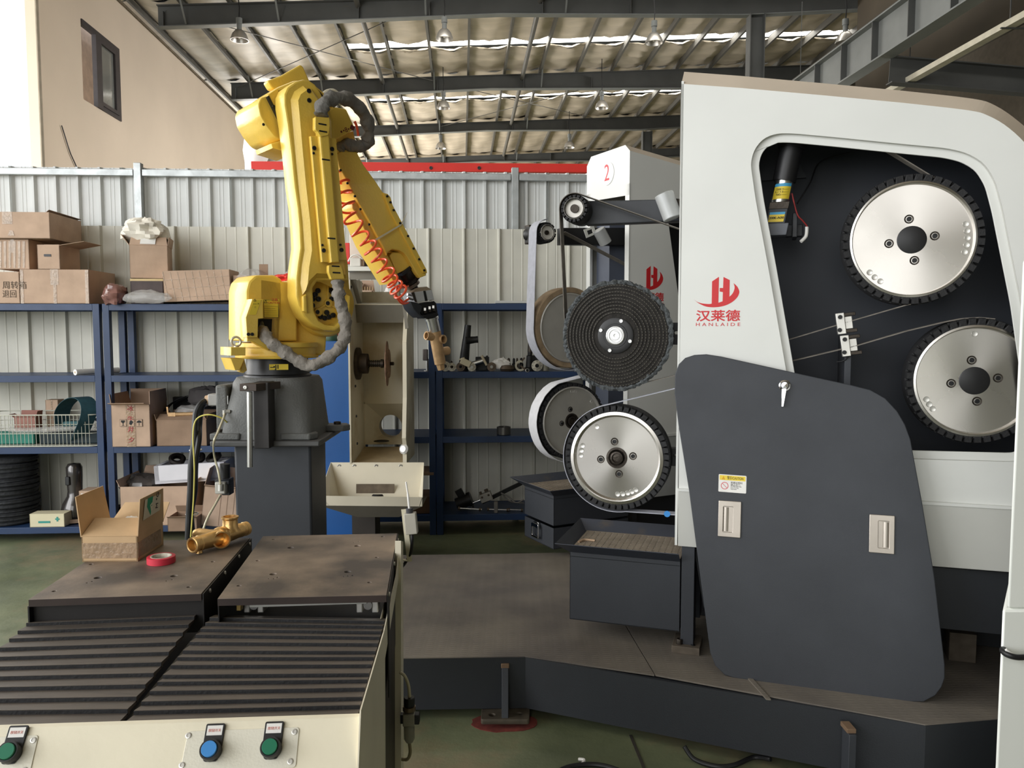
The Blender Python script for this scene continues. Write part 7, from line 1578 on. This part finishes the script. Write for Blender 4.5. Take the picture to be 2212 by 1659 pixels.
for k, sgn_ in enumerate(('冰', '牛', '井', '夕')): text('handwriting', sgn_, .05, None, 0, 0, 0, mat('marker_red', (176, 70, 74), .7, 0, 0), c, 'CENTER', M=Matrix.Translation((w_ * .5, -.006, h_ * (.9 - .25 * k))) @ CPm @ Matrix.Rotation(R(-8), 4, 'Z'))
c, w_, h_ = sbox('cardboard_box', 'shallow open carton holding brass offcuts, right of the symbol carton', 334, 442, 908, z2, .0, .34, {'front': (.09, 25), 'left': (.05, 110), 'right': (.04, 60), 'back': (.05, 100)}, CARDD, tape=False)
zz_ = z2 + h_ + .04
p = SH.w(SH.uv(375, 898)[0], zz_, -.05); tag(B().cyl(p, p + V((.13, .03, .0)), .016, n=16).bar(p + V((-.06, 0, .0)), p + V((0, 0, 0)), .02, .03).bar(p + V((-.06, 0, 0)), p + V((-.065, 0, .06)), .012, .016).build('brass_tap', BRASSD, bev=.001), 'brass tap casting lying on the shallow open carton', 'casting')
crumple('clear_film_bag', 'clear film bag on the shallow open carton, behind the brass tap', SH.w(SH.uv(392, 888)[0], zz_ + .02, -.16), .1, .07, .04, FILM, 43, 'bag')
loop_belt('abrasive_belt', 'large black belt loop hanging dark at the back of the second rack', SH.w(SH.uv(405, 870)[0], z2 + .22, -.33), .28, .17, .12, mat('black_belt', (26, 26, 30), .8), 6, 4)
tag(B().box((0, 0, 0), (.5, .05, .34), Matrix.Translation(hall(SH.uv(440, 860, -.4)[0], NF + .42, z2 + .18)) @ Matrix.Rotation(AL, 4, 'Z')).build('black_sheet_stack', mat('black_sheet', (24, 24, 26), .8), bev=.004), 'stack of black sheets at the back of the second rack', 'stack')
crumple('grey_cloth', 'dark grey cloth draped at the back of the second rack near the plug', SH.w(SH.uv(425, 840)[0], z2 + .36, -.25), .14, .06, .09, mat('dark_grey_cloth', (70, 66, 66), .9), 51, 'cloth')
# level 3 left rack
z3 = LL[3] + .001
def disc_stack():
    t = thing('belt_stack', 'tall stack of black cloth buffing discs at the left edge', 'stack', loc=SH.w(SH.uv(25, 1080)[0], z3, -.22)); q = random.Random(9); z = z3
    cx_ = SH.w(SH.uv(22, 1080, -.22)[0], 0, -.22)
    for k in range(15):
        h_ = .03 + .012 * q.random(); r_ = .2 + .015 * q.random(); dx, dy = (q.random() - .5) * .02, (q.random() - .5) * .02
        tl_ = (q.random() - .5) * .05
        B().lathe([(0, 0), (r_ * .96, 0), (r_, h_ * .3), (r_ * .985, h_ * .6), (r_, h_ * .85), (r_ * .9, h_), (.05, h_ * 1.0), (0, h_ * .9)], p0=(cx_.x + dx, cx_.y + dy, z), ax=(tl_, 0, 1), n=36).build('buffing_disc', mat('black_cloth', (44, 46, 50), .8, 0, .25, 18, .5, 50), t); z += h_
        if z > LL[2] - .12: break
disc_stack()
p = SH.w(SH.uv(133, 1090)[0], z3, -.22)
v = thing('glazed_casting', 'glossy dark grey vase-shaped casting with a slot in its neck', 'casting', loc=p)
GZ = mat('glossy_dark_grey', (66, 62, 60), .15, .3, .05, coat=.6)
B().lathe([(0, 0), (.07, 0), (.1, .03), (.108, .09), (.095, .14), (.06, .2), (.055, .24), (.06, .36), (.06, .43), (.045, .46), (0, .465)], p0=p, n=40).build('vase_body', GZ, v)
B().box(p + V((-.02, -.062, .33)), (.035, .02, .07)).build('neck_slot', BLACK, v, bev=.006)
c, w_, h_ = sbox('cardboard_box', 'small brown carton with a white label tilted behind the rack post', 160, 222, 1062, z3 + .14, .06, .16)
z_l = z3
B().prism([(w_ * .08, -.002, h_ * .62), (w_ * .55, -.002, h_ * .62), (w_ * .55, -.002, h_ * .88), (w_ * .08, -.002, h_ * .88)], (0, -.001, 0)).build('paper_label', PAPER, c, local=True, smooth=0)
for k in range(4): B().box((w_ * (.3 + .17 * k), -.002, h_ * .22), (w_ * .11, .001, h_ * .2)).build('print_mark', mat('print_grey', (88, 70, 56), .8, 0, 0), c, local=True, smooth=0)
c, w_, h_ = sbox('cardboard_box', 'dark carton supporting the small labelled one', 160, 235, 1104, z3, .08, .2, mt=mat('very_dark_card', (52, 42, 34), .9), tape=False)
c, w_, h_ = sbox('first_aid_box', 'small white carton with green print and cross on the bottom shelf', 50, 125, 1112, z3, .0, .12, mt=mat('cream_card', (218, 210, 178), .7, 0, .03), tape=False)
GI = mat('green_print', (60, 150, 138), .6, 0, 0)
B().box((w_ * .42, -.002, h_ * .4), (w_ * .34, .001, h_ * .16)).box((w_ * .8, -.002, h_ * .62), (w_ * .12, .001, h_ * .12)).box((w_ * .8, -.002, h_ * .62), (w_ * .045, .0012, h_ * .36)).build('green_cross_print', GI, c, local=True, smooth=0)
tag(B().prism([SH.w(SH.uv(x, y)[0], z3 + .003, -.03 - k * .05) for k, (x, y) in enumerate(((115, 1130), (128, 1120), (180, 1120), (182, 1132)))], (0, 0, .03)).build('torn_card', CARD, smooth=0), 'torn flat cardboard piece right of the white carton', 'card')
# level 3 second rack
c, w_, h_ = sbox('cardboard_box', 'large open carton on the bottom shelf behind the table box', 250, 405, 1052, z3, .0, .44, {'back': (.1, 120), 'left': (.06, 120), 'right': (.08, 130)}, tape=False)
crumple('dark_film_bag', 'dark film bag inside the large open carton', SH.w(SH.uv(305, 1035, -.2)[0], z3 + h_ - .02, -.22), .14, .12, .08, mat('smoky_film', (84, 78, 74), .25, 0, .1, 10, coat=.3), 61, 'bag')
Mf = SM(327, z3 + h_ + .0, .06, 0) @ Matrix.Rotation(R(-3), 4, 'Y')
w2_, h2_ = sdim(327, 480, 1010, z3 + h_, .06)
fb = thing('foam_tray', 'white polystyrene tray full of dark parts resting on the large carton', 'tray', m=Mf)
FO = mat('white_polystyrene', (228, 226, 230), .8, 0, .02, 10)
B().box((w2_ / 2, .02, h2_ / 2 + .01), (w2_, .04, h2_)).box((w2_ / 2, .26, h2_ / 2 + .01), (w2_, .04, h2_)).box((.02, .14, h2_ / 2 + .01), (.04, .28, h2_)).box((w2_ - .02, .14, h2_ / 2 + .01), (.04, .28, h2_)).box((w2_ / 2, .14, .02), (w2_, .28, .03)).build('tray_shell', FO, fb, local=True, bev=.004)
for k, (x, lb) in enumerate(((.25, 'dark ring part lying in the foam tray, left'), (.55, 'dark curved part lying in the foam tray, middle'), (.8, 'dark ring part lying in the foam tray, right'))):
    cpt = Mf @ V((w2_ * x, .13, h2_ + .02)); tag(B().lathe([(.03, 0), (.06, .005), (.065, .03), (.05, .04), (.03, .035)], p0=cpt, ax=(.3 - .3 * k, -.5, .8), n=24).build('ring_part', mat('dark_part', (46, 40, 36), .5, .4, .2, 20)), lb, 'part', 'parts in the foam tray')
M_ = SM(424, z3 + .02, -.1, 4) @ Matrix.Rotation(R(7), 4, 'Y')
c = carton('cardboard_box', 'tilted carton with open lid flaps between the cables and the pedestal', M_, .3, .3, .31, {'front': (.07, 160), 'left': (.14, 80), 'back': (.12, 70)}, CARD, tape=False)
for k in range(3): B().bar((.13 + k * .05, -.001, .01), (.13 + k * .05, -.001, .3), .0015, .003, up=(1, 0, 0)).build('crease', CARDD, c, local=True, smooth=0)
c, w_, h_ = sbox('cardboard_box', 'low torn carton below the large one, right of the table box', 352, 415, 1118, z3 - .11 if 0 else z3, -.2, .2, {'front': (.05, 160), 'back': (.06, 60)}, CARDD, tape=False)
# ---- right racks
R1_, R2_, R3_ = LR[1] + .001, LR[2] + .001, LR[3] + .001
MD = mat('black_casting', (42, 42, 42), .45, .5, .15, 10); MG = mat('grey_flange_metal', (150, 146, 132), .4, .8, .1, 20); MB_ = mat('brown_metal', (92, 80, 68), .5, .7, .15, 20)
def SP_(px, z, d=.1): return SH.w(SH.uv(px, 780, -d)[0], z, -d)
y_ = thing('y_pipe_casting', 'tall black Y-shaped pipe casting standing on the right rack', 'casting', loc=SP_(1003, R1_))
a, c_ = SP_(1000, R1_), SH.hit(1011, 702, -.1)
B().cyl(a, c_, .043, .026, n=20).build('main_pipe', MD, y_); m_ = a.lerp(c_, .66); B().lathe([(.045, 0), (.03, .03), (.026, .075), (.028, .095), (0, .095)], p0=m_, ax=(.95, 0, .1), n=20).build('side_branch', MD, y_)
B().lathe([(0, 0), (.04, 0), (.04, .012), (0, .012)], p0=a, n=20).build('foot_flange', MD, y_)
def flange(px, r_, label, mt=MG, yaw=0, lean=8, d=.05, z=None, holes=6):
    z = R1_ if z is None else z; c = SP_(px, z + r_ * math.cos(R(lean)), d); t = thing('pipe_flange', label, 'flange', loc=c, group='loose fittings on the right rack')
    ax = Matrix.Rotation(R(yaw), 3, 'Z') @ V((0, -math.cos(R(lean)), math.sin(R(lean))))
    B().lathe([(r_ * .35, -.01), (r_, -.01), (r_, .002), (r_ * .6, .003), (r_ * .58, .012), (r_ * .36, .013), (r_ * .35, -.01)], p0=c, ax=ax, n=28).build('flange_disc', mt, t)
    a_, b_, _ = basis(ax)
    for k in range(holes): an = 2 * math.pi * k / holes; bolt(t, c + (a_ * math.cos(an) + b_ * math.sin(an)) * r_ * .8 + ax * .002, ax, r_ * .09, .001, BLACK, 'bolt_hole')
    return t
flange(962, .04, 'grey flange at the rack post, partly behind the held casting'); flange(976, .034, 'low grey flange second from the rack post'); flange(995, .036, 'dull brown flange below the tilted white block', MB_); flange(1019, .034, 'grey flange leaning right below the tilted white block')
flange(1062, .036, 'dark brown flange left of the crumpled paper', MB_, d=.04); flange(1160, .044, 'round grey flange near the pale belt, standing on edge', MG, 0, 4, .02, holes=8)
bk_ = B().box((0, 0, 0), (.085, .05, .05), Matrix.Translation(SP_(1006, R1_ + .07, .06)) @ Matrix.Rotation(R(25), 4, 'Y')); bk_.box((0, 0, 0), (.045, .02, .012), Matrix.Translation(SP_(998, R1_ + .1, .06)) @ Matrix.Rotation(R(-20), 4, 'Y'))
tag(bk_.build('white_block', mat('off_white_block', (206, 196, 166), .6), bev=.003), 'tilted off-white block leaning on the loose flanges', 'block')
rc_ = thing('rod_clamp', 'bright rod in a tilted square clamp plate on the right rack', 'clamp', loc=SP_(1035, R1_))
a, c_ = SP_(1020, R1_ + .055, .08), SP_(1046, R1_ + .085, .08); B().cyl(a, c_, .02, n=20).build('rod', STEEL, rc_); B().box((0, 0, 0), (.02, .06, .09), Matrix.Translation(c_) @ Matrix.Rotation(R(-28), 4, 'Y')).build('clamp_plate', mat('tan_metal', (176, 164, 140), .5, .5), rc_, bev=.003)
tag(B().box(SP_(1042, R1_ + .055, .2), (.11, .06, .11)).box(SP_(1052, R1_ + .06, .2), (.015, .07, .12)).build('black_block', MD, bev=.004), 'black square block behind the rod clamp', 'block')
crumple('crumpled_paper', 'crumpled pale paper among the fittings on the right rack', SP_(1083, R1_ + .052, .08), .07, .04, .05, PAPER, 71, 'paper')
tag(B().lathe([(0, 0), (.05, 0), (.062, .02), (.05, .045), (.02, .05), (0, .05)], p0=SP_(1096, R1_, .05), n=28).build('end_cap_casting', MB_), 'low dark round cap right of the crumpled paper', 'cap')
for k, (px, r_, h_, d) in enumerate(((1089, .014, .11, .25), (1099, .018, .1, .25), (1110, .016, .1, .22), (1117, .014, .1, .25), (1126, .018, .1, .28), (975, .016, .08, .2))):
    lb = ['thin dark spindle behind the crumpled paper', 'dark pointed spindle second behind the crumpled paper', 'dark bush left of the C-shaped clamp', 'grey bush right behind the C-shaped clamp', 'short black rod behind the C-shaped clamp', 'short dark stub behind the flanges by the rack post'][k]
    tag(B().lathe([(0, 0), (r_, 0), (r_, h_ * .5), (r_ * .6, h_ * .55), (r_ * .6, h_ * .9), (0, h_)], p0=SP_(px, R1_, d), n=16).build('spindle', MD if k % 2 == 0 else MB_), lb, 'spindle', 'loose fittings on the right rack')
cc_ = SP_(1124, R1_ + .044, .03); ccp = Pl(cc_, E_, Z_)
ci = [(.044 * math.cos(R(a)), .044 * math.sin(R(a))) for a in range(60, 331, 15)] + [(.027 * math.cos(R(a)), .027 * math.sin(R(a))) for a in range(330, 59, -15)]
t = plate('c_clamp', ci, ccp, -.006, .006, mat('pale_metal', (182, 176, 156), .4, .6), None, bev=.001); tag(t, 'pale C-shaped clamp ring leaning on the right rack', 'clamp')
B().bar(ccp.w(.012, .035), ccp.w(.035, .065), .012, .012).bar(ccp.w(.0, .0), ccp.w(.04, -.03), .014, .014).build('clamp_screw', MB_, t)
tw = thing('stepped_shaft', 'tall dark stepped shaft standing left of the pale belt', 'shaft', loc=SP_(1144, R1_, .1))
B().lathe([(0, 0), (.04, 0), (.04, .02), (.03, .03), (.027, .12), (.019, .125), (.019, .15)], p0=SP_(1143, R1_, .1), ax=(.05, 0, 1), n=22).build('shaft_foot', MD, tw); B().lathe([(.019, .15), (.021, .15), (.021, .24), (.014, .25), (.012, .31), (0, .31)], p0=SP_(1143, R1_, .1), ax=(.05, 0, 1), n=22).build('shaft_top', DSTEEL, tw)
tag(B().box(SP_(1155, R1_ + .06, .25), (.09, .05, .12)).build('black_block', MD, bev=.004), 'black block behind the tall stepped shaft', 'block')
tag(B().lathe([(.012, .0), (.016, .004), (.016, .012), (.012, .016)], p0=SP_(1139, R1_ + .006, .01), ax=(0, -1, .2), n=14).build('small_nut', ALUP), 'tiny bright nut between the C-shaped clamp and the standing flange', 'nut')
tag(B().box(SP_(1176, R1_ + .04, .06), (.016, .02, .08)).cyl(SP_(1178, R1_ + .0, .08), SP_(1178, R1_ + .05, .08), .03, n=16).build('small_bracket', MG, bev=.002), 'small grey bracket beside the standing round flange', 'bracket')
cy = thing('small_cylinder', 'small grey valve with a bright rod on the rack between grinder and held casting', 'valve', loc=SP_(920, R1_, .1))
B().cyl(SP_(923, R1_, .1), SP_(923, R1_ + .1, .1), .011, n=16).build('bright_rod', STEEL, cy); B().box(SP_(919, R1_ + .13, .1), (.04, .04, .09)).build('valve_head', mat('grey_brown_valve', (108, 100, 96), .5, .3), cy, bev=.006); B().lathe([(.01, 0), (.025, .0), (.025, .006), (0, .006)], p0=SP_(922, R1_, .1), n=16).build('rod_foot', ALUP, cy)
# level 2 ring
tag(B().lathe([(.052, 0), (.056, .002), (.056, .062), (.05, .064), (.046, .062), (.046, .002), (.052, 0)], p0=SP_(1088, R2_, .1), n=36).build('steel_ring', mat('dull_steel_ring', (112, 110, 106), .4, .8)), 'single dull steel ring standing on the third shelf of the right rack', 'ring')
# level 3 things
pc = thing('pneumatic_cylinder', 'grey square pneumatic cylinder with a bright rod, tilted on the bottom right shelf', 'cylinder', loc=SP_(1045, R3_, .12))
mc = Matrix.Translation(SP_(1049, R3_ + .115, .12)) @ Matrix.Rotation(R(-20), 4, 'Y')
B().box((0, 0, 0), (.1, .06, .07), mc).build('cylinder_block', mat('light_alloy', (176, 172, 164), .4, .5), pc, bev=.003)
for s in (-1, 1): bolt(pc, mc @ V((s * .028, -.031, .012)), (0, -1, 0), .009, .004, MB_)
B().box((0, 0, 0), (.03, .03, .02), mc @ Matrix.Translation((.02, 0, .05))).box((0, 0, 0), (.02, .02, .02), mc @ Matrix.Translation((-.03, 0, .045))).build('port', MB_, pc, bev=.002)
B().cyl(mc @ V((-.05, 0, -.01)), mc @ V((-.12, 0, -.01)), .006, n=10).build('piston_rod', STEEL, pc); B().box((0, 0, 0), (.014, .05, .07), mc @ Matrix.Translation((-.125, 0, -.01))).build('rod_plate', MD, pc, bev=.003)
tag(B().lathe([(0, 0), (.05, 0), (.05, .1), (.06, .1), (.06, .13), (0, .13)], p0=SP_(985, R3_ + .05, .15), ax=(.9, 0, .35), n=24).build('finned_motor', MD), 'black finned motor body lying at the left of the bottom right shelf', 'motor')
tag(B().bar(SP_(988, R3_ + .16, .2), SP_(1008, R3_ + .02, .2), .02, .06).build('black_bar', MD), 'short black bar leaning beside the finned motor body', 'bar')
tag(B().bar(SP_(1040, R3_ + .04, .25), SP_(1127, R3_ + .2, .25), .03, .03).build('long_bar', MD), 'long black bar leaning up to the right on the bottom right shelf', 'bar')
for k, (xa, xb, zz2, d, lb) in enumerate(((988, 1040, .045, .03, 'shiny rod with nuts, left one along the bottom right shelf'), (1052, 1100, .03, .04, 'shiny rod with nuts, right one along the bottom right shelf'), (1098, 1130, .02, .06, 'bright thin rod end beside the drawer tray'))):
    a, c_ = SP_(xa, R3_ + zz2, d), SP_(xb, R3_ + zz2 * .7, d)
    t = thing('threaded_rod', lb, 'rod', loc=a, group='rods on the bottom right shelf'); B().cyl(a, c_, .007, n=10).build('rod', STEEL, t)
    for f_ in (.04, .92): m_ = a.lerp(c_, f_); B().cyl(m_ - (c_ - a).normalized() * .008, m_ + (c_ - a).normalized() * .008, .015, n=6).build('nut', MB_, t)
tag(B().box(SP_(1071, R3_ + .045, .05), (.03, .05, .09)).build('clamp_block', mat('grey_clamp', (120, 116, 110), .5), bev=.004), 'upright grey block across the shiny rods', 'block')
for k, dz in enumerate((.0, .03)):
    tag(B().tube(spline([SP_(1082, R3_ + .13, .2), SP_(1098, R3_ + .07 + dz, .18), SP_(1115, R3_ + .055, .16), SP_(1132, R3_ + .05 + dz, .16)], 8), .006, 8).build('thin_hose', mat('grey_hose', (110, 106, 100), .4), None), ('lower' if k == 0 else 'upper') + ' thin grey hose curling on the bottom right shelf', 'hose')
# cartons at the grinder's right, and on the rack top behind its frame
c, w_, h_ = sbox('cardboard_box', 'brown carton end sticking out right of the grinder hopper', 888, 935, 1022, R3_ + .32, .0, .3, mt=CARDD)
c, w_, h_ = sbox('cardboard_box', 'dark brown carton low behind the grinder hopper', 872, 928, 1075, R3_, .05, .3, mt=mat('dim_card', (104, 76, 52), .9), tape=False)
z0r = LR[0] + .001
c, w_, h_ = sbox('cardboard_box', 'small open carton of thin wooden sticks above the grinder hood', 774, 806, 627, z0r, .1, .2, {'left': (.07, 70), 'right': (.08, 215), 'back': (.09, 88)}, CARD, tape=False)
for k in range(6): B().bar((.02 + k * .018, .03, .02), (.015 + k * .02, .04 + .01 * (k % 2), h_ + .03), .005, .004).build('stick', mat('pale_stick', (206, 176, 132), .7), c, local=True, smooth=0)
c, w_, h_ = sbox('cardboard_box', 'small open carton with a white bundle above the grinder hood', 834, 872, 633, z0r, .1, .2, {'left': (.09, 178), 'back': (.05, 90)}, CARD2, tape=False)
crumple('white_bundle', 'white bundle in the right small carton above the grinder hood', SP_(848, z0r + h_ + .01, .2), .06, .05, .045, PAPER, 81, 'bundle')
tag(B().box(SP_(1110, z0r + .012, .2), (.3, .3, .02)).build('white_sheet', WHITE2, bev=.002), 'thin pale sheet lying on top of the right rack', 'sheet')
